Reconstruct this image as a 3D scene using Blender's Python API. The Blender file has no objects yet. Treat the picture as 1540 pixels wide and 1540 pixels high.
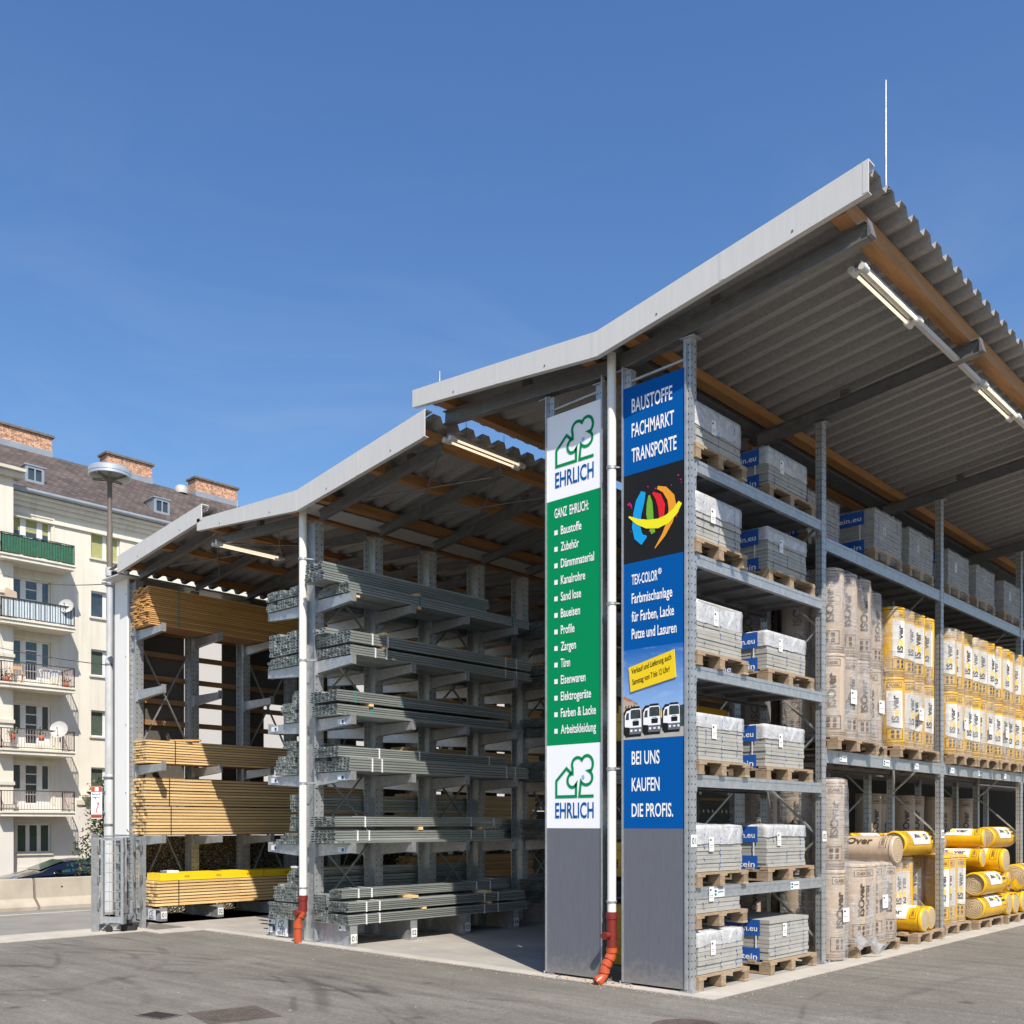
import bpy, bmesh, math, random
from mathutils import Vector, Matrix, noise
random.seed(7)
scn = bpy.context.scene
COL = scn.collection
R = math.radians

# ---------------------------------------------------------------- camera
cam_d = bpy.data.cameras.new('camera')
cam = bpy.data.objects.new('camera', cam_d)
COL.objects.link(cam)
cam.location = (5.33, -8.34, 1.64)
cam.rotation_euler = (R(90), 0, math.atan2(0.68028, 0.73295))
cam_d.sensor_width = 36.0
cam_d.lens = 1503.0 / 1540.0 * 36.0
cam_d.shift_y = (1240.0 - 770.0) / 1540.0
cam_d.clip_start = 0.1
cam_d.clip_end = 2000
scn.camera = cam

# ---------------------------------------------------------------- sky, sun, exposure
SUN = Vector((1.75, -1.0, 2.4)).normalized()
ELEV = math.asin(SUN.z)
AZ = math.atan2(SUN.y, SUN.x)
world = bpy.data.worlds.new("World")
scn.world = world
world.use_nodes = True
wn = world.node_tree
wn.nodes.clear()
sky = wn.nodes.new('ShaderNodeTexSky')
sky.sky_type = 'NISHITA'
sky.sun_disc = False
sky.sun_elevation = ELEV
sky.sun_rotation = R(90) - AZ
sky.altitude = 300
sky.air_density = 1.4
sky.dust_density = 1.0
sky.ozone_density = 5.0
bg = wn.nodes.new('ShaderNodeBackground')
bg.inputs['Strength'].default_value = 0.112
wo = wn.nodes.new('ShaderNodeOutputWorld')
hs_ = wn.nodes.new('ShaderNodeHueSaturation')
hs_.inputs['Saturation'].default_value = 1.17
hs_.inputs['Hue'].default_value = 0.507
wn.links.new(sky.outputs[0], hs_.inputs['Color'])
tcw = wn.nodes.new('ShaderNodeTexCoord')
mpw = wn.nodes.new('ShaderNodeMapping'); mpw.inputs['Scale'].default_value = (2.2, 2.2, 5.5); mpw.inputs['Rotation'].default_value = (0.3, 0.2, 0.4)
wn.links.new(tcw.outputs['Generated'], mpw.inputs['Vector'])
cl = wn.nodes.new('ShaderNodeTexNoise'); cl.inputs['Scale'].default_value = 1.6; cl.inputs['Detail'].default_value = 9.0; cl.inputs['Roughness'].default_value = 0.62; cl.inputs['Distortion'].default_value = 0.8
wn.links.new(mpw.outputs[0], cl.inputs['Vector'])
cr = wn.nodes.new('ShaderNodeMapRange'); cr.inputs['From Min'].default_value = 0.46; cr.inputs['From Max'].default_value = 0.78; cr.inputs['To Max'].default_value = 0.30
wn.links.new(cl.outputs['Fac'], cr.inputs['Value'])
sw = wn.nodes.new('ShaderNodeSeparateXYZ'); wn.links.new(tcw.outputs['Generated'], sw.inputs[0])
er = wn.nodes.new('ShaderNodeMapRange'); er.inputs['From Min'].default_value = 0.60; er.inputs['From Max'].default_value = 0.22
wn.links.new(sw.outputs[2], er.inputs['Value'])
mlt = wn.nodes.new('ShaderNodeMath'); mlt.operation = 'MULTIPLY'; wn.links.new(cr.outputs[0], mlt.inputs[0]); wn.links.new(er.outputs[0], mlt.inputs[1])
mxw = wn.nodes.new('ShaderNodeMix'); mxw.data_type = 'RGBA'; mxw.inputs[7].default_value = (3.6, 4.1, 4.9, 1)
wn.links.new(mlt.outputs[0], mxw.inputs[0]); wn.links.new(hs_.outputs[0], mxw.inputs[6])
wn.links.new(mxw.outputs[2], bg.inputs[0])
wn.links.new(bg.outputs[0], wo.inputs[0])
sun_d = bpy.data.lights.new('sun', 'SUN')
sun_d.energy = 4.8
sun_d.angle = R(0.53)
sun_d.color = (1.0, 0.93, 0.82)
sun = bpy.data.objects.new('sun', sun_d)
COL.objects.link(sun)
sun.rotation_euler = (-SUN).to_track_quat('-Z', 'Y').to_euler()
scn.view_settings.view_transform = 'Standard'
scn.view_settings.look = 'None'
scn.view_settings.exposure = 0.45
scn.view_settings.gamma = 1.0

# ---------------------------------------------------------------- materials
def new_mat(name):
    m = bpy.data.materials.new(name)
    m.use_nodes = True
    nt = m.node_tree
    b = nt.nodes['Principled BSDF']
    return m, nt, b

def N(nt, typ, **kw):
    n = nt.nodes.new(typ)
    for k, v in kw.items():
        if k in n.inputs.keys():
            n.inputs[k].default_value = v
        else:
            setattr(n, k, v)
    return n

def lin(h):
    h = h.lstrip('#')
    c = [int(h[i:i+2], 16) / 255 for i in (0, 2, 4)]
    return tuple(x / 12.92 if x <= 0.04045 else ((x + 0.055) / 1.055) ** 2.4 for x in c)

def ramp(nt, c0, c1, p0=0.3, p1=0.7):
    r = nt.nodes.new('ShaderNodeValToRGB')
    r.color_ramp.elements[0].position = p0
    r.color_ramp.elements[1].position = p1
    r.color_ramp.elements[0].color = (*c0, 1)
    r.color_ramp.elements[1].color = (*c1, 1)
    return r

def coords(nt, scale=(1, 1, 1)):
    tc = nt.nodes.new('ShaderNodeTexCoord')
    mp = nt.nodes.new('ShaderNodeMapping')
    mp.inputs['Scale'].default_value = scale
    nt.links.new(tc.outputs['Object'], mp.inputs['Vector'])
    return mp

def mixc(nt, a, b, fac, mode='MIX'):
    m = nt.nodes.new('ShaderNodeMix')
    m.data_type = 'RGBA'
    m.blend_type = mode
    for i, x in ((6, a), (7, b)):
        if isinstance(x, tuple):
            m.inputs[i].default_value = (*x, 1)
        else:
            nt.links.new(x, m.inputs[i])
    if isinstance(fac, (int, float)):
        m.inputs[0].default_value = fac
    else:
        nt.links.new(fac, m.inputs[0])
    return m.outputs[2]

def simple(name, c0, c1=None, scale=8.0, rough=0.6, metal=0.0, bump=0.0, stretch=(1, 1, 1), island=0.0, detail=6.0, bscale=None, spec=None):
    """noise between two colours, optional bump and a slight colour change per loose piece"""
    m, nt, b = new_mat(name)
    c1 = c1 or tuple(x * 0.82 for x in c0)
    mp = coords(nt, stretch)
    no = N(nt, 'ShaderNodeTexNoise', Scale=scale, Detail=detail, Roughness=0.6)
    nt.links.new(mp.outputs[0], no.inputs['Vector'])
    rp = ramp(nt, c0, c1)
    nt.links.new(no.outputs['Fac'], rp.inputs[0])
    col = rp.outputs[0]
    if island:
        g = nt.nodes.new('ShaderNodeNewGeometry')
        mr = N(nt, 'ShaderNodeMapRange')
        mr.inputs['To Min'].default_value = 1 - island
        mr.inputs['To Max'].default_value = 1 + island * 0.6
        nt.links.new(g.outputs['Random Per Island'], mr.inputs['Value'])
        hs = nt.nodes.new('ShaderNodeHueSaturation')
        nt.links.new(mr.outputs[0], hs.inputs['Value'])
        nt.links.new(col, hs.inputs['Color'])
        col = hs.outputs[0]
    nt.links.new(col, b.inputs['Base Color'])
    b.inputs['Roughness'].default_value = rough
    b.inputs['Metallic'].default_value = metal
    if spec is not None:
        b.inputs['Specular IOR Level'].default_value = spec
    if bump:
        n2 = N(nt, 'ShaderNodeTexNoise', Scale=bscale or scale * 4, Detail=5.0)
        nt.links.new(mp.outputs[0], n2.inputs['Vector'])
        bp = N(nt, 'ShaderNodeBump', Strength=bump, Distance=0.02)
        nt.links.new(n2.outputs['Fac'], bp.inputs['Height'])
        nt.links.new(bp.outputs[0], b.inputs['Normal'])
    return m

M = {}
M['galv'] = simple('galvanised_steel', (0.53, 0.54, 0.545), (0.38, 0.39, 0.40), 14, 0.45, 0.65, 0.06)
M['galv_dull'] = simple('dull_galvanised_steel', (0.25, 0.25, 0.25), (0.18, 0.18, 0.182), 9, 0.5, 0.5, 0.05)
M['tube'] = simple('galvanised_profile', (0.54, 0.575, 0.55), (0.39, 0.42, 0.405), 3, 0.40, 0.6, 0.0, (1, 0.3, 1), 0.25)
M['tube_in'] = simple('painted_bore_shade', (0.012, 0.013, 0.014), None, 4, 0.9)  # shade deep inside the hollow profiles, painted near-black
M['hole'] = simple('punched_hole', (0.02, 0.02, 0.022), None, 4, 0.9)
M['fascia'] = simple('grey_aluminium_fascia', (0.60, 0.585, 0.56), (0.54, 0.53, 0.505), 1.2, 0.45, 0.0, 0.01, (1, 1, 3))
def mat_fascia():
    m, nt, b = new_mat('grey_coated_fascia')
    L = nt.links.new
    mp = coords(nt, (5, 1, 0.25))
    n1 = N(nt, 'ShaderNodeTexNoise', Scale=3.0, Detail=6.0, Roughness=0.7)
    L(mp.outputs[0], n1.inputs['Vector'])
    r1 = ramp(nt, (0.535, 0.525, 0.505), (0.60, 0.585, 0.56), 0.2, 0.6)
    L(n1.outputs['Fac'], r1.inputs[0])
    mp2 = coords(nt)
    n2 = N(nt, 'ShaderNodeTexNoise', Scale=0.9, Detail=3.0)
    L(mp2.outputs[0], n2.inputs['Vector'])
    bp = N(nt, 'ShaderNodeBump', Strength=0.25, Distance=0.05)
    L(n2.outputs['Fac'], bp.inputs['Height'])
    L(bp.outputs[0], b.inputs['Normal'])
    L(r1.outputs[0], b.inputs['Base Color'])
    b.inputs['Roughness'].default_value = 0.42
    return m
M['fascia'] = mat_fascia()
M['sheet'] = simple('grey_fleece_roof_sheet', (0.37, 0.36, 0.35), (0.28, 0.27, 0.262), 30, 0.8, 0.0, 0.05)
M['glulam'] = simple('glulam_timber', (0.46, 0.235, 0.085), (0.31, 0.14, 0.048), 3, 0.6, 0, 0.03, (6, 0.6, 6))
M['rail_wood'] = simple('brown_rail_timber', (0.36, 0.20, 0.085), (0.24, 0.12, 0.05), 4, 0.7, 0, 0.02, (6, 0.6, 6))
M['pine'] = simple('sawn_pine', (0.79, 0.56, 0.275), (0.69, 0.45, 0.195), 3, 0.7, 0, 0.04, (7, 0.5, 7), 0.22)
M['larch'] = simple('orange_larch_boards', (0.68, 0.39, 0.14), (0.54, 0.275, 0.08), 3, 0.7, 0, 0.04, (7, 0.5, 7), 0.25)
M['palletwood'] = simple('weathered_pallet_wood', (0.41, 0.30, 0.19), (0.26, 0.185, 0.12), 5, 0.8, 0, 0.08, (3, 3, 8), 0.28)
M['yellow_beam'] = simple('yellow_formwork_beam', (0.86, 0.60, 0.01), (0.80, 0.52, 0.01), 4, 0.5)
M['slab'] = simple('grey_paving_slab', (0.40, 0.39, 0.355), (0.33, 0.32, 0.29), 6, 0.85, 0, 0.1, (1, 1, 1), 0.10)
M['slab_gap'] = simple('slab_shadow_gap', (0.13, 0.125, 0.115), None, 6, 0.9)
M['white_film'] = simple('white_plastic_film', (0.66, 0.66, 0.665), (0.54, 0.54, 0.55), 7, 0.34, 0, 0.5, (1, 1, 1), 0, 4, 11)
M['banner_blue'] = simple('blue_printed_film', (0.02, 0.10, 0.40), (0.015, 0.08, 0.33), 9, 0.4, 0, 0.2)
M['white_print'] = simple('white_print', (0.82, 0.82, 0.82), (0.8, 0.8, 0.8), 3, 0.5)
M['strap_white'] = simple('white_strap', (0.75, 0.75, 0.75), None, 4, 0.5)
M['strap_teal'] = simple('teal_strap', (0.02, 0.30, 0.26), None, 4, 0.5)
M['strap_dark'] = simple('dark_strap', (0.03, 0.03, 0.035), None, 4, 0.5)
M['paper'] = simple('white_paper_label', (0.78, 0.78, 0.76), (0.72, 0.72, 0.70), 10, 0.6)
M['kraft'] = simple('kraft_brown_film', (0.53, 0.415, 0.31), (0.45, 0.345, 0.25), 5, 0.42, 0, 0.25, (1, 1, 0.4), 0, 5, 14)
M['ins_yellow'] = simple('yellow_printed_film', (0.80, 0.46, 0.008), (0.70, 0.38, 0.006), 5, 0.36, 0, 0.25, (1, 1, 0.4), 0, 5, 14)
M['ins_white'] = simple('white_printed_film', (0.74, 0.72, 0.68), (0.68, 0.66, 0.62), 7, 0.4, 0, 0.2)
M['ink'] = simple('dark_ink', (0.05, 0.045, 0.045), None, 4, 0.5)
M['ink_brown'] = simple('brown_ink', (0.10, 0.065, 0.04), None, 4, 0.5)
M['red_pipe'] = simple('dark_red_pvc', (0.20, 0.022, 0.016), (0.16, 0.018, 0.014), 8, 0.4)
M['orange_pipe'] = simple('orange_pvc', (0.50, 0.085, 0.026), (0.42, 0.072, 0.022), 8, 0.35)
M['white_pipe'] = simple('cream_painted_pipe', (0.78, 0.76, 0.70), (0.72, 0.70, 0.65), 5, 0.35)
M['white_panel'] = simple('white_panel', (0.86, 0.84, 0.80), (0.83, 0.81, 0.77), 1.0, 0.6)
M['sign_white'] = simple('sign_white_vinyl', (0.90, 0.90, 0.90), (0.89, 0.89, 0.89), 1, 0.45, spec=0.25)
M['sign_green'] = simple('sign_green_vinyl', (0.0, 0.255, 0.088), (0.0, 0.25, 0.085), 1, 0.5, spec=0.1)
M['sign_blue'] = simple('sign_blue_vinyl', (0.0, 0.092, 0.35), (0.0, 0.09, 0.34), 1, 0.5, spec=0.1)
M['sign_black'] = simple('sign_black_vinyl', (0.012, 0.011, 0.010), None, 1, 0.5, spec=0.25)
M['sign_grey'] = simple('grey_board', (0.135, 0.14, 0.165), (0.12, 0.125, 0.148), 22, 0.6, 0, 0.0, (1, 1, 0.15))
def mat_board():
    m, nt, b = new_mat('grey_coated_board'); L = nt.links.new
    mp = coords(nt, (90, 90, 7)); n1 = N(nt, 'ShaderNodeTexNoise', Scale=1.0, Detail=5.0); L(mp.outputs[0], n1.inputs['Vector'])
    rp = ramp(nt, (0.120, 0.124, 0.145), (0.138, 0.143, 0.166), 0.3, 0.7); L(n1.outputs['Fac'], rp.inputs[0])
    tc = nt.nodes.new('ShaderNodeTexCoord'); sp = nt.nodes.new('ShaderNodeSeparateXYZ'); L(tc.outputs['Object'], sp.inputs[0])
    n2 = N(nt, 'ShaderNodeTexNoise', Scale=14.0, Detail=7.0, Roughness=0.7); L(tc.outputs['Object'], n2.inputs['Vector'])
    s2 = N(nt, 'ShaderNodeMath', operation='MULTIPLY_ADD'); L(n2.outputs['Fac'], s2.inputs[0]); s2.inputs[1].default_value = -0.9; L(sp.outputs[2], s2.inputs[2])
    mr = N(nt, 'ShaderNodeMapRange'); mr.inputs['From Min'].default_value = -0.20; mr.inputs['From Max'].default_value = -0.45; mr.inputs['To Max'].default_value = 0.6; L(s2.outputs[0], mr.inputs['Value'])
    L(mixc(nt, rp.outputs[0], (0.26, 0.235, 0.20), mr.outputs[0]), b.inputs['Base Color'])
    b.inputs['Roughness'].default_value = 0.6
    return m
M['sign_grey'] = mat_board()
M['c_cyan'] = simple('cyan_vinyl', (0.0, 0.37, 0.80), None, 1, 0.45)
M['c_lime'] = simple('lime_vinyl', (0.20, 0.47, 0.02), None, 1, 0.45)
M['c_red'] = simple('red_vinyl', (0.80, 0.005, 0.01), (0.78, 0.005, 0.01), 1, 0.45)
M['c_orange'] = simple('orange_vinyl', (0.87, 0.33, 0.01), (0.85, 0.32, 0.01), 1, 0.45)
M['c_yellow'] = simple('yellow_vinyl', (0.90, 0.80, 0.0), (0.89, 0.79, 0.0), 1, 0.45)
M['c_gold'] = simple('golden_vinyl', (0.90, 0.62, 0.0), (0.89, 0.61, 0.0), 1, 0.45)
M['c_pink'] = simple('magenta_vinyl', (0.72, 0.0, 0.22), (0.71, 0.0, 0.22), 1, 0.45)
M['c_sky'] = simple('printed_sky', (0.16, 0.36, 0.72), (0.34, 0.52, 0.80), 3, 0.45, 0, 0, (1, 1, 2.5))
def mat_photo_sky():
    m, nt, b = new_mat('printed_sky')
    tc = nt.nodes.new('ShaderNodeTexCoord'); sp = nt.nodes.new('ShaderNodeSeparateXYZ')
    nt.links.new(tc.outputs['Object'], sp.inputs[0])
    mr = N(nt, 'ShaderNodeMapRange'); mr.inputs['From Min'].default_value = 2.75; mr.inputs['From Max'].default_value = 3.4
    nt.links.new(sp.outputs[2], mr.inputs['Value'])
    rp = ramp(nt, (0.30, 0.48, 0.78), (0.012, 0.13, 0.44), 0.0, 1.0)
    nt.links.new(mr.outputs[0], rp.inputs[0])
    no = N(nt, 'ShaderNodeTexNoise', Scale=5.0, Detail=5.0); mp = coords(nt, (1, 1, 3)); nt.links.new(mp.outputs[0], no.inputs['Vector'])
    r2 = N(nt, 'ShaderNodeMapRange'); r2.inputs['From Min'].default_value = 0.55; r2.inputs['From Max'].default_value = 0.75; r2.inputs['To Max'].default_value = 0.25
    nt.links.new(no.outputs['Fac'], r2.inputs['Value'])
    nt.links.new(mixc(nt, rp.outputs[0], (0.6, 0.7, 0.85), r2.outputs[0]), b.inputs['Base Color'])
    b.inputs['Roughness'].default_value = 0.45
    return m
M['photo_sky'] = mat_photo_sky()
M['c_sand'] = simple('printed_paving', (0.50, 0.46, 0.40), (0.42, 0.38, 0.33), 8, 0.5)
M['c_house'] = simple('printed_house', (0.55, 0.42, 0.30), (0.45, 0.33, 0.24), 30, 0.5)
M['c_glass'] = simple('printed_dark_glass', (0.02, 0.028, 0.03), (0.05, 0.07, 0.07), 20, 0.4)
M['stucco'] = simple('cream_stucco', (0.66, 0.625, 0.54), (0.60, 0.565, 0.485), 0.6, 0.9, 0, 0.08, (1, 1, 1), 0, 8, 60)
def mat_stucco(name, c0, c1):
    m, nt, b = new_mat(name); L = nt.links.new
    mp = coords(nt)
    n1 = N(nt, 'ShaderNodeTexNoise', Scale=0.5, Detail=8.0, Roughness=0.7); L(mp.outputs[0], n1.inputs['Vector'])
    rp = ramp(nt, c0, c1, 0.35, 0.75); L(n1.outputs['Fac'], rp.inputs[0])
    mp2 = coords(nt, (1, 3.2, 0.14)); n2 = N(nt, 'ShaderNodeTexNoise', Scale=1.0, Detail=6.0, Roughness=0.6); L(mp2.outputs[0], n2.inputs['Vector'])
    r2 = ramp(nt, (1, 1, 1), (0.80, 0.785, 0.76), 0.5, 0.78); L(n2.outputs['Fac'], r2.inputs[0])
    L(mixc(nt, rp.outputs[0], r2.outputs[0], 0.9, 'MULTIPLY'), b.inputs['Base Color'])
    n3 = N(nt, 'ShaderNodeTexNoise', Scale=40.0, Detail=5.0); L(mp.outputs[0], n3.inputs['Vector'])
    bp = N(nt, 'ShaderNodeBump', Strength=0.2, Distance=0.02); L(n3.outputs['Fac'], bp.inputs['Height']); L(bp.outputs[0], b.inputs['Normal'])
    b.inputs['Roughness'].default_value = 0.9
    return m
M['stucco'] = mat_stucco('cream_render', (0.68, 0.64, 0.55), (0.60, 0.56, 0.475))
M['stucco_low'] = simple('pale_base_stucco', (0.62, 0.59, 0.55), (0.56, 0.53, 0.49), 0.7, 0.9, 0, 0.08, (1, 1, 1), 0, 8, 60)
M['trim'] = simple('stone_trim', (0.60, 0.56, 0.47), (0.52, 0.48, 0.40), 2, 0.85)
M['win_frame'] = simple('white_window_frame', (0.76, 0.76, 0.74), None, 3, 0.45)
M['blind'] = simple('yellow_green_blind', (0.36, 0.36, 0.14), (0.30, 0.30, 0.12), 4, 0.7)
M['curtain'] = simple('dark_green_blind', (0.06, 0.085, 0.06), (0.04, 0.06, 0.045), 4, 0.7)
M['rail_dark'] = simple('dark_balcony_rail', (0.06, 0.055, 0.05), None, 4, 0.5)
M['rail_rose'] = simple('faded_rose_balusters', (0.42, 0.33, 0.31), None, 4, 0.6)
M['balc_panel'] = simple('cream_balcony_panel', (0.66, 0.60, 0.52), None, 4, 0.7)
M['net_green'] = simple('green_screen_net', (0.03, 0.16, 0.09), (0.015, 0.10, 0.055), 6, 0.8)
M['net_blue'] = simple('pale_blue_screen', (0.55, 0.63, 0.68), (0.48, 0.57, 0.63), 6, 0.8)
M['zinc'] = simple('zinc_flashing', (0.38, 0.41, 0.44), (0.29, 0.32, 0.35), 2, 0.4, 0.4)
M['dish'] = simple('satellite_dish', (0.46, 0.45, 0.43), None, 3, 0.5)
M['barrier'] = simple('weathered_concrete', (0.45, 0.40, 0.325), (0.30, 0.26, 0.205), 1.6, 0.9, 0, 0.12, (1, 1, 0.7), 0, 10, 40)
M['car_paint'] = simple('dark_blue_car_paint', (0.004, 0.005, 0.008), None, 3, 0.12, 0.0)
M['car_paint'].node_tree.nodes['Principled BSDF'].inputs['Coat Weight'].default_value = 0.8
M['rubber'] = simple('black_rubber', (0.02, 0.02, 0.02), None, 3, 0.8)
M['chrome'] = simple('chrome', (0.7, 0.7, 0.72), None, 3, 0.15, 0.9)
M['lamp_glass'] = simple('greenish_lamp_glass', (0.25, 0.29, 0.24), (0.18, 0.21, 0.17), 8, 0.15)
M['lamp_metal'] = simple('brushed_lamp_metal', (0.62, 0.64, 0.66), (0.52, 0.54, 0.57), 5, 0.35, 0.5)
M['pole_paint'] = simple('flaking_grey_pole_paint', (0.56, 0.575, 0.59), (0.42, 0.42, 0.41), 7, 0.55, 0.1, 0.05, (1, 1, 0.35))
M['pole_brown'] = simple('brown_weathered_pole', (0.21, 0.17, 0.135), (0.12, 0.10, 0.085), 6, 0.6, 0.2, 0.05, (1, 1, 0.3))
M['bark'] = simple('bark', (0.12, 0.085, 0.06), (0.07, 0.05, 0.035), 14, 0.9, 0, 0.3)
M['leaf'] = simple('leaf_green', (0.075, 0.12, 0.03), (0.05, 0.08, 0.025), 2, 0.55, 0, 0, (1, 1, 1), 0.5)
M['leaf2'] = simple('leaf_reddish', (0.17, 0.085, 0.045), (0.10, 0.06, 0.03), 2, 0.55, 0, 0, (1, 1, 1), 0.5)
M['wire'] = simple('black_cable', (0.03, 0.03, 0.03), None, 2, 0.6)
M['iron'] = simple('rusty_cast_iron', (0.15, 0.12, 0.10), (0.10, 0.08, 0.065), 12, 0.7, 0.3, 0.2)
M['hall_wall'] = simple('light_grey_hall_wall', (0.50, 0.465, 0.43), (0.48, 0.445, 0.41), 0.5, 0.8)
M['dark_board'] = simple('dark_fibre_board', (0.105, 0.095, 0.085), (0.075, 0.068, 0.06), 26, 0.85, 0, 0.05)
M['terracotta'] = simple('terracotta_pot', (0.45, 0.10, 0.05), None, 4, 0.7)

def mat_glass(name, c, rough=0.06):
    m, nt, b = new_mat(name)
    mp = coords(nt)
    no = N(nt, 'ShaderNodeTexNoise', Scale=1.3, Detail=3.0)
    nt.links.new(mp.outputs[0], no.inputs['Vector'])
    rp = ramp(nt, tuple(x * 0.5 for x in c), c)
    nt.links.new(no.outputs['Fac'], rp.inputs[0])
    nt.links.new(rp.outputs[0], b.inputs['Base Color'])
    b.inputs['Roughness'].default_value = rough
    b.inputs['Specular IOR Level'].default_value = 0.9
    return m
M['glass'] = mat_glass('window_glass', (0.05, 0.07, 0.085))
M['car_glass'] = mat_glass('car_glass', (0.02, 0.07, 0.05))

def mat_emit(name, c, s):
    m, nt, b = new_mat(name)
    b.inputs['Base Color'].default_value = (0.8, 0.8, 0.78, 1)
    b.inputs['Emission Color'].default_value = (*c, 1)
    b.inputs['Emission Strength'].default_value = s
    return m
M['lit_tube'] = mat_emit('lit_fluorescent_tube', (1.0, 0.80, 0.56), 0.75)

def mat_film():
    m, nt, b = new_mat('clear_stretch_film')
    nt.nodes.remove(b)
    L = nt.links.new
    out = nt.nodes['Material Output']
    tr = nt.nodes.new('ShaderNodeBsdfTransparent')
    tr.inputs['Color'].default_value = (0.93, 0.93, 0.94, 1)
    pr = nt.nodes.new('ShaderNodeBsdfPrincipled')
    pr.inputs['Base Color'].default_value = (0.62, 0.61, 0.61, 1)
    pr.inputs['Roughness'].default_value = 0.16
    mp = coords(nt, (1, 1, 0.5))
    no = N(nt, 'ShaderNodeTexNoise', Scale=4.0, Detail=6.0)
    L(mp.outputs[0], no.inputs['Vector'])
    mp2 = coords(nt, (1.2, 1.2, 26))
    ln = N(nt, 'ShaderNodeTexNoise', Scale=2.0, Detail=5.0, Distortion=0.6)
    L(mp2.outputs[0], ln.inputs['Vector'])
    ad = N(nt, 'ShaderNodeMath', operation='MULTIPLY_ADD')
    L(ln.outputs['Fac'], ad.inputs[0]); ad.inputs[1].default_value = 0.55; L(no.outputs['Fac'], ad.inputs[2])
    mr = N(nt, 'ShaderNodeMapRange')
    mr.inputs['From Min'].default_value = 0.62
    mr.inputs['From Max'].default_value = 1.0
    mr.inputs['To Min'].default_value = 0.05
    mr.inputs['To Max'].default_value = 0.54
    L(ad.outputs[0], mr.inputs['Value'])
    n2 = N(nt, 'ShaderNodeTexNoise', Scale=9.0, Detail=5.0, Distortion=1.0)
    L(mp.outputs[0], n2.inputs['Vector'])
    a2 = N(nt, 'ShaderNodeMath', operation='MULTIPLY_ADD')
    L(ln.outputs['Fac'], a2.inputs[0]); a2.inputs[1].default_value = 0.5; L(n2.outputs['Fac'], a2.inputs[2])
    bp = N(nt, 'ShaderNodeBump', Strength=0.9, Distance=0.035)
    L(a2.outputs[0], bp.inputs['Height'])
    L(bp.outputs[0], pr.inputs['Normal'])
    mx = nt.nodes.new('ShaderNodeMixShader')
    L(mr.outputs[0], mx.inputs[0]); L(tr.outputs[0], mx.inputs[1]); L(pr.outputs[0], mx.inputs[2])
    L(mx.outputs[0], out.inputs['Surface'])
    return m
M['film'] = mat_film()
def mat_hood():
    m, nt, b = new_mat('milky_hood_film')
    L = nt.links.new
    out = nt.nodes['Material Output']
    mp = coords(nt)
    n1 = N(nt, 'ShaderNodeTexNoise', Scale=7.0, Detail=6.0, Distortion=1.2)
    L(mp.outputs[0], n1.inputs['Vector'])
    rp = ramp(nt, (0.46, 0.46, 0.47), (0.60, 0.60, 0.605), 0.3, 0.7)
    L(n1.outputs['Fac'], rp.inputs[0]); L(rp.outputs[0], b.inputs['Base Color'])
    b.inputs['Roughness'].default_value = 0.28
    n2 = N(nt, 'ShaderNodeTexNoise', Scale=6.5, Detail=3.0, Distortion=1.8)
    L(mp.outputs[0], n2.inputs['Vector'])
    bp = N(nt, 'ShaderNodeBump', Strength=0.5, Distance=0.03)
    L(n2.outputs['Fac'], bp.inputs['Height']); L(bp.outputs[0], b.inputs['Normal'])
    tr = nt.nodes.new('ShaderNodeBsdfTransparent'); mx = nt.nodes.new('ShaderNodeMixShader')
    mr = N(nt, 'ShaderNodeMapRange'); mr.inputs['From Min'].default_value = 0.3; mr.inputs['From Max'].default_value = 0.7; mr.inputs['To Min'].default_value = 0.80; mr.inputs['To Max'].default_value = 0.97
    L(n1.outputs['Fac'], mr.inputs['Value'])
    L(mr.outputs[0], mx.inputs[0]); L(tr.outputs[0], mx.inputs[1]); L(b.outputs[0], mx.inputs[2]); L(mx.outputs[0], out.inputs['Surface'])
    return m
M['hood'] = mat_hood()

def mat_brick():
    m, nt, b = new_mat('chimney_brick')
    tc = nt.nodes.new('ShaderNodeTexCoord')
    sp = nt.nodes.new('ShaderNodeSeparateXYZ')
    cb = nt.nodes.new('ShaderNodeCombineXYZ')
    ad = N(nt, 'ShaderNodeMath', operation='ADD')
    nt.links.new(tc.outputs['Object'], sp.inputs[0])
    nt.links.new(sp.outputs[0], ad.inputs[0])
    nt.links.new(sp.outputs[1], ad.inputs[1])
    nt.links.new(ad.outputs[0], cb.inputs[0])
    nt.links.new(sp.outputs[2], cb.inputs[1])
    br = N(nt, 'ShaderNodeTexBrick', Scale=1.0)
    br.inputs['Brick Width'].default_value = 0.25
    br.inputs['Row Height'].default_value = 0.08
    br.inputs['Mortar Size'].default_value = 0.012
    br.inputs['Color1'].default_value = (0.36, 0.145, 0.075, 1)
    br.inputs['Color2'].default_value = (0.52, 0.27, 0.15, 1)
    br.inputs['Mortar'].default_value = (0.55, 0.45, 0.36, 1)
    nt.links.new(cb.outputs[0], br.inputs['Vector'])
    no = N(nt, 'ShaderNodeTexNoise', Scale=7.0, Detail=5.0)
    nt.links.new(tc.outputs['Object'], no.inputs['Vector'])
    rp = ramp(nt, (0.5, 0.45, 0.42), (1.25, 1.2, 1.15), 0.38, 0.6)
    nt.links.new(no.outputs['Fac'], rp.inputs[0])
    nt.links.new(mixc(nt, br.outputs['Color'], rp.outputs[0], 0.8, 'MULTIPLY'), b.inputs['Base Color'])
    b.inputs['Roughness'].default_value = 0.9
    return m
M['brick'] = mat_brick()

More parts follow.
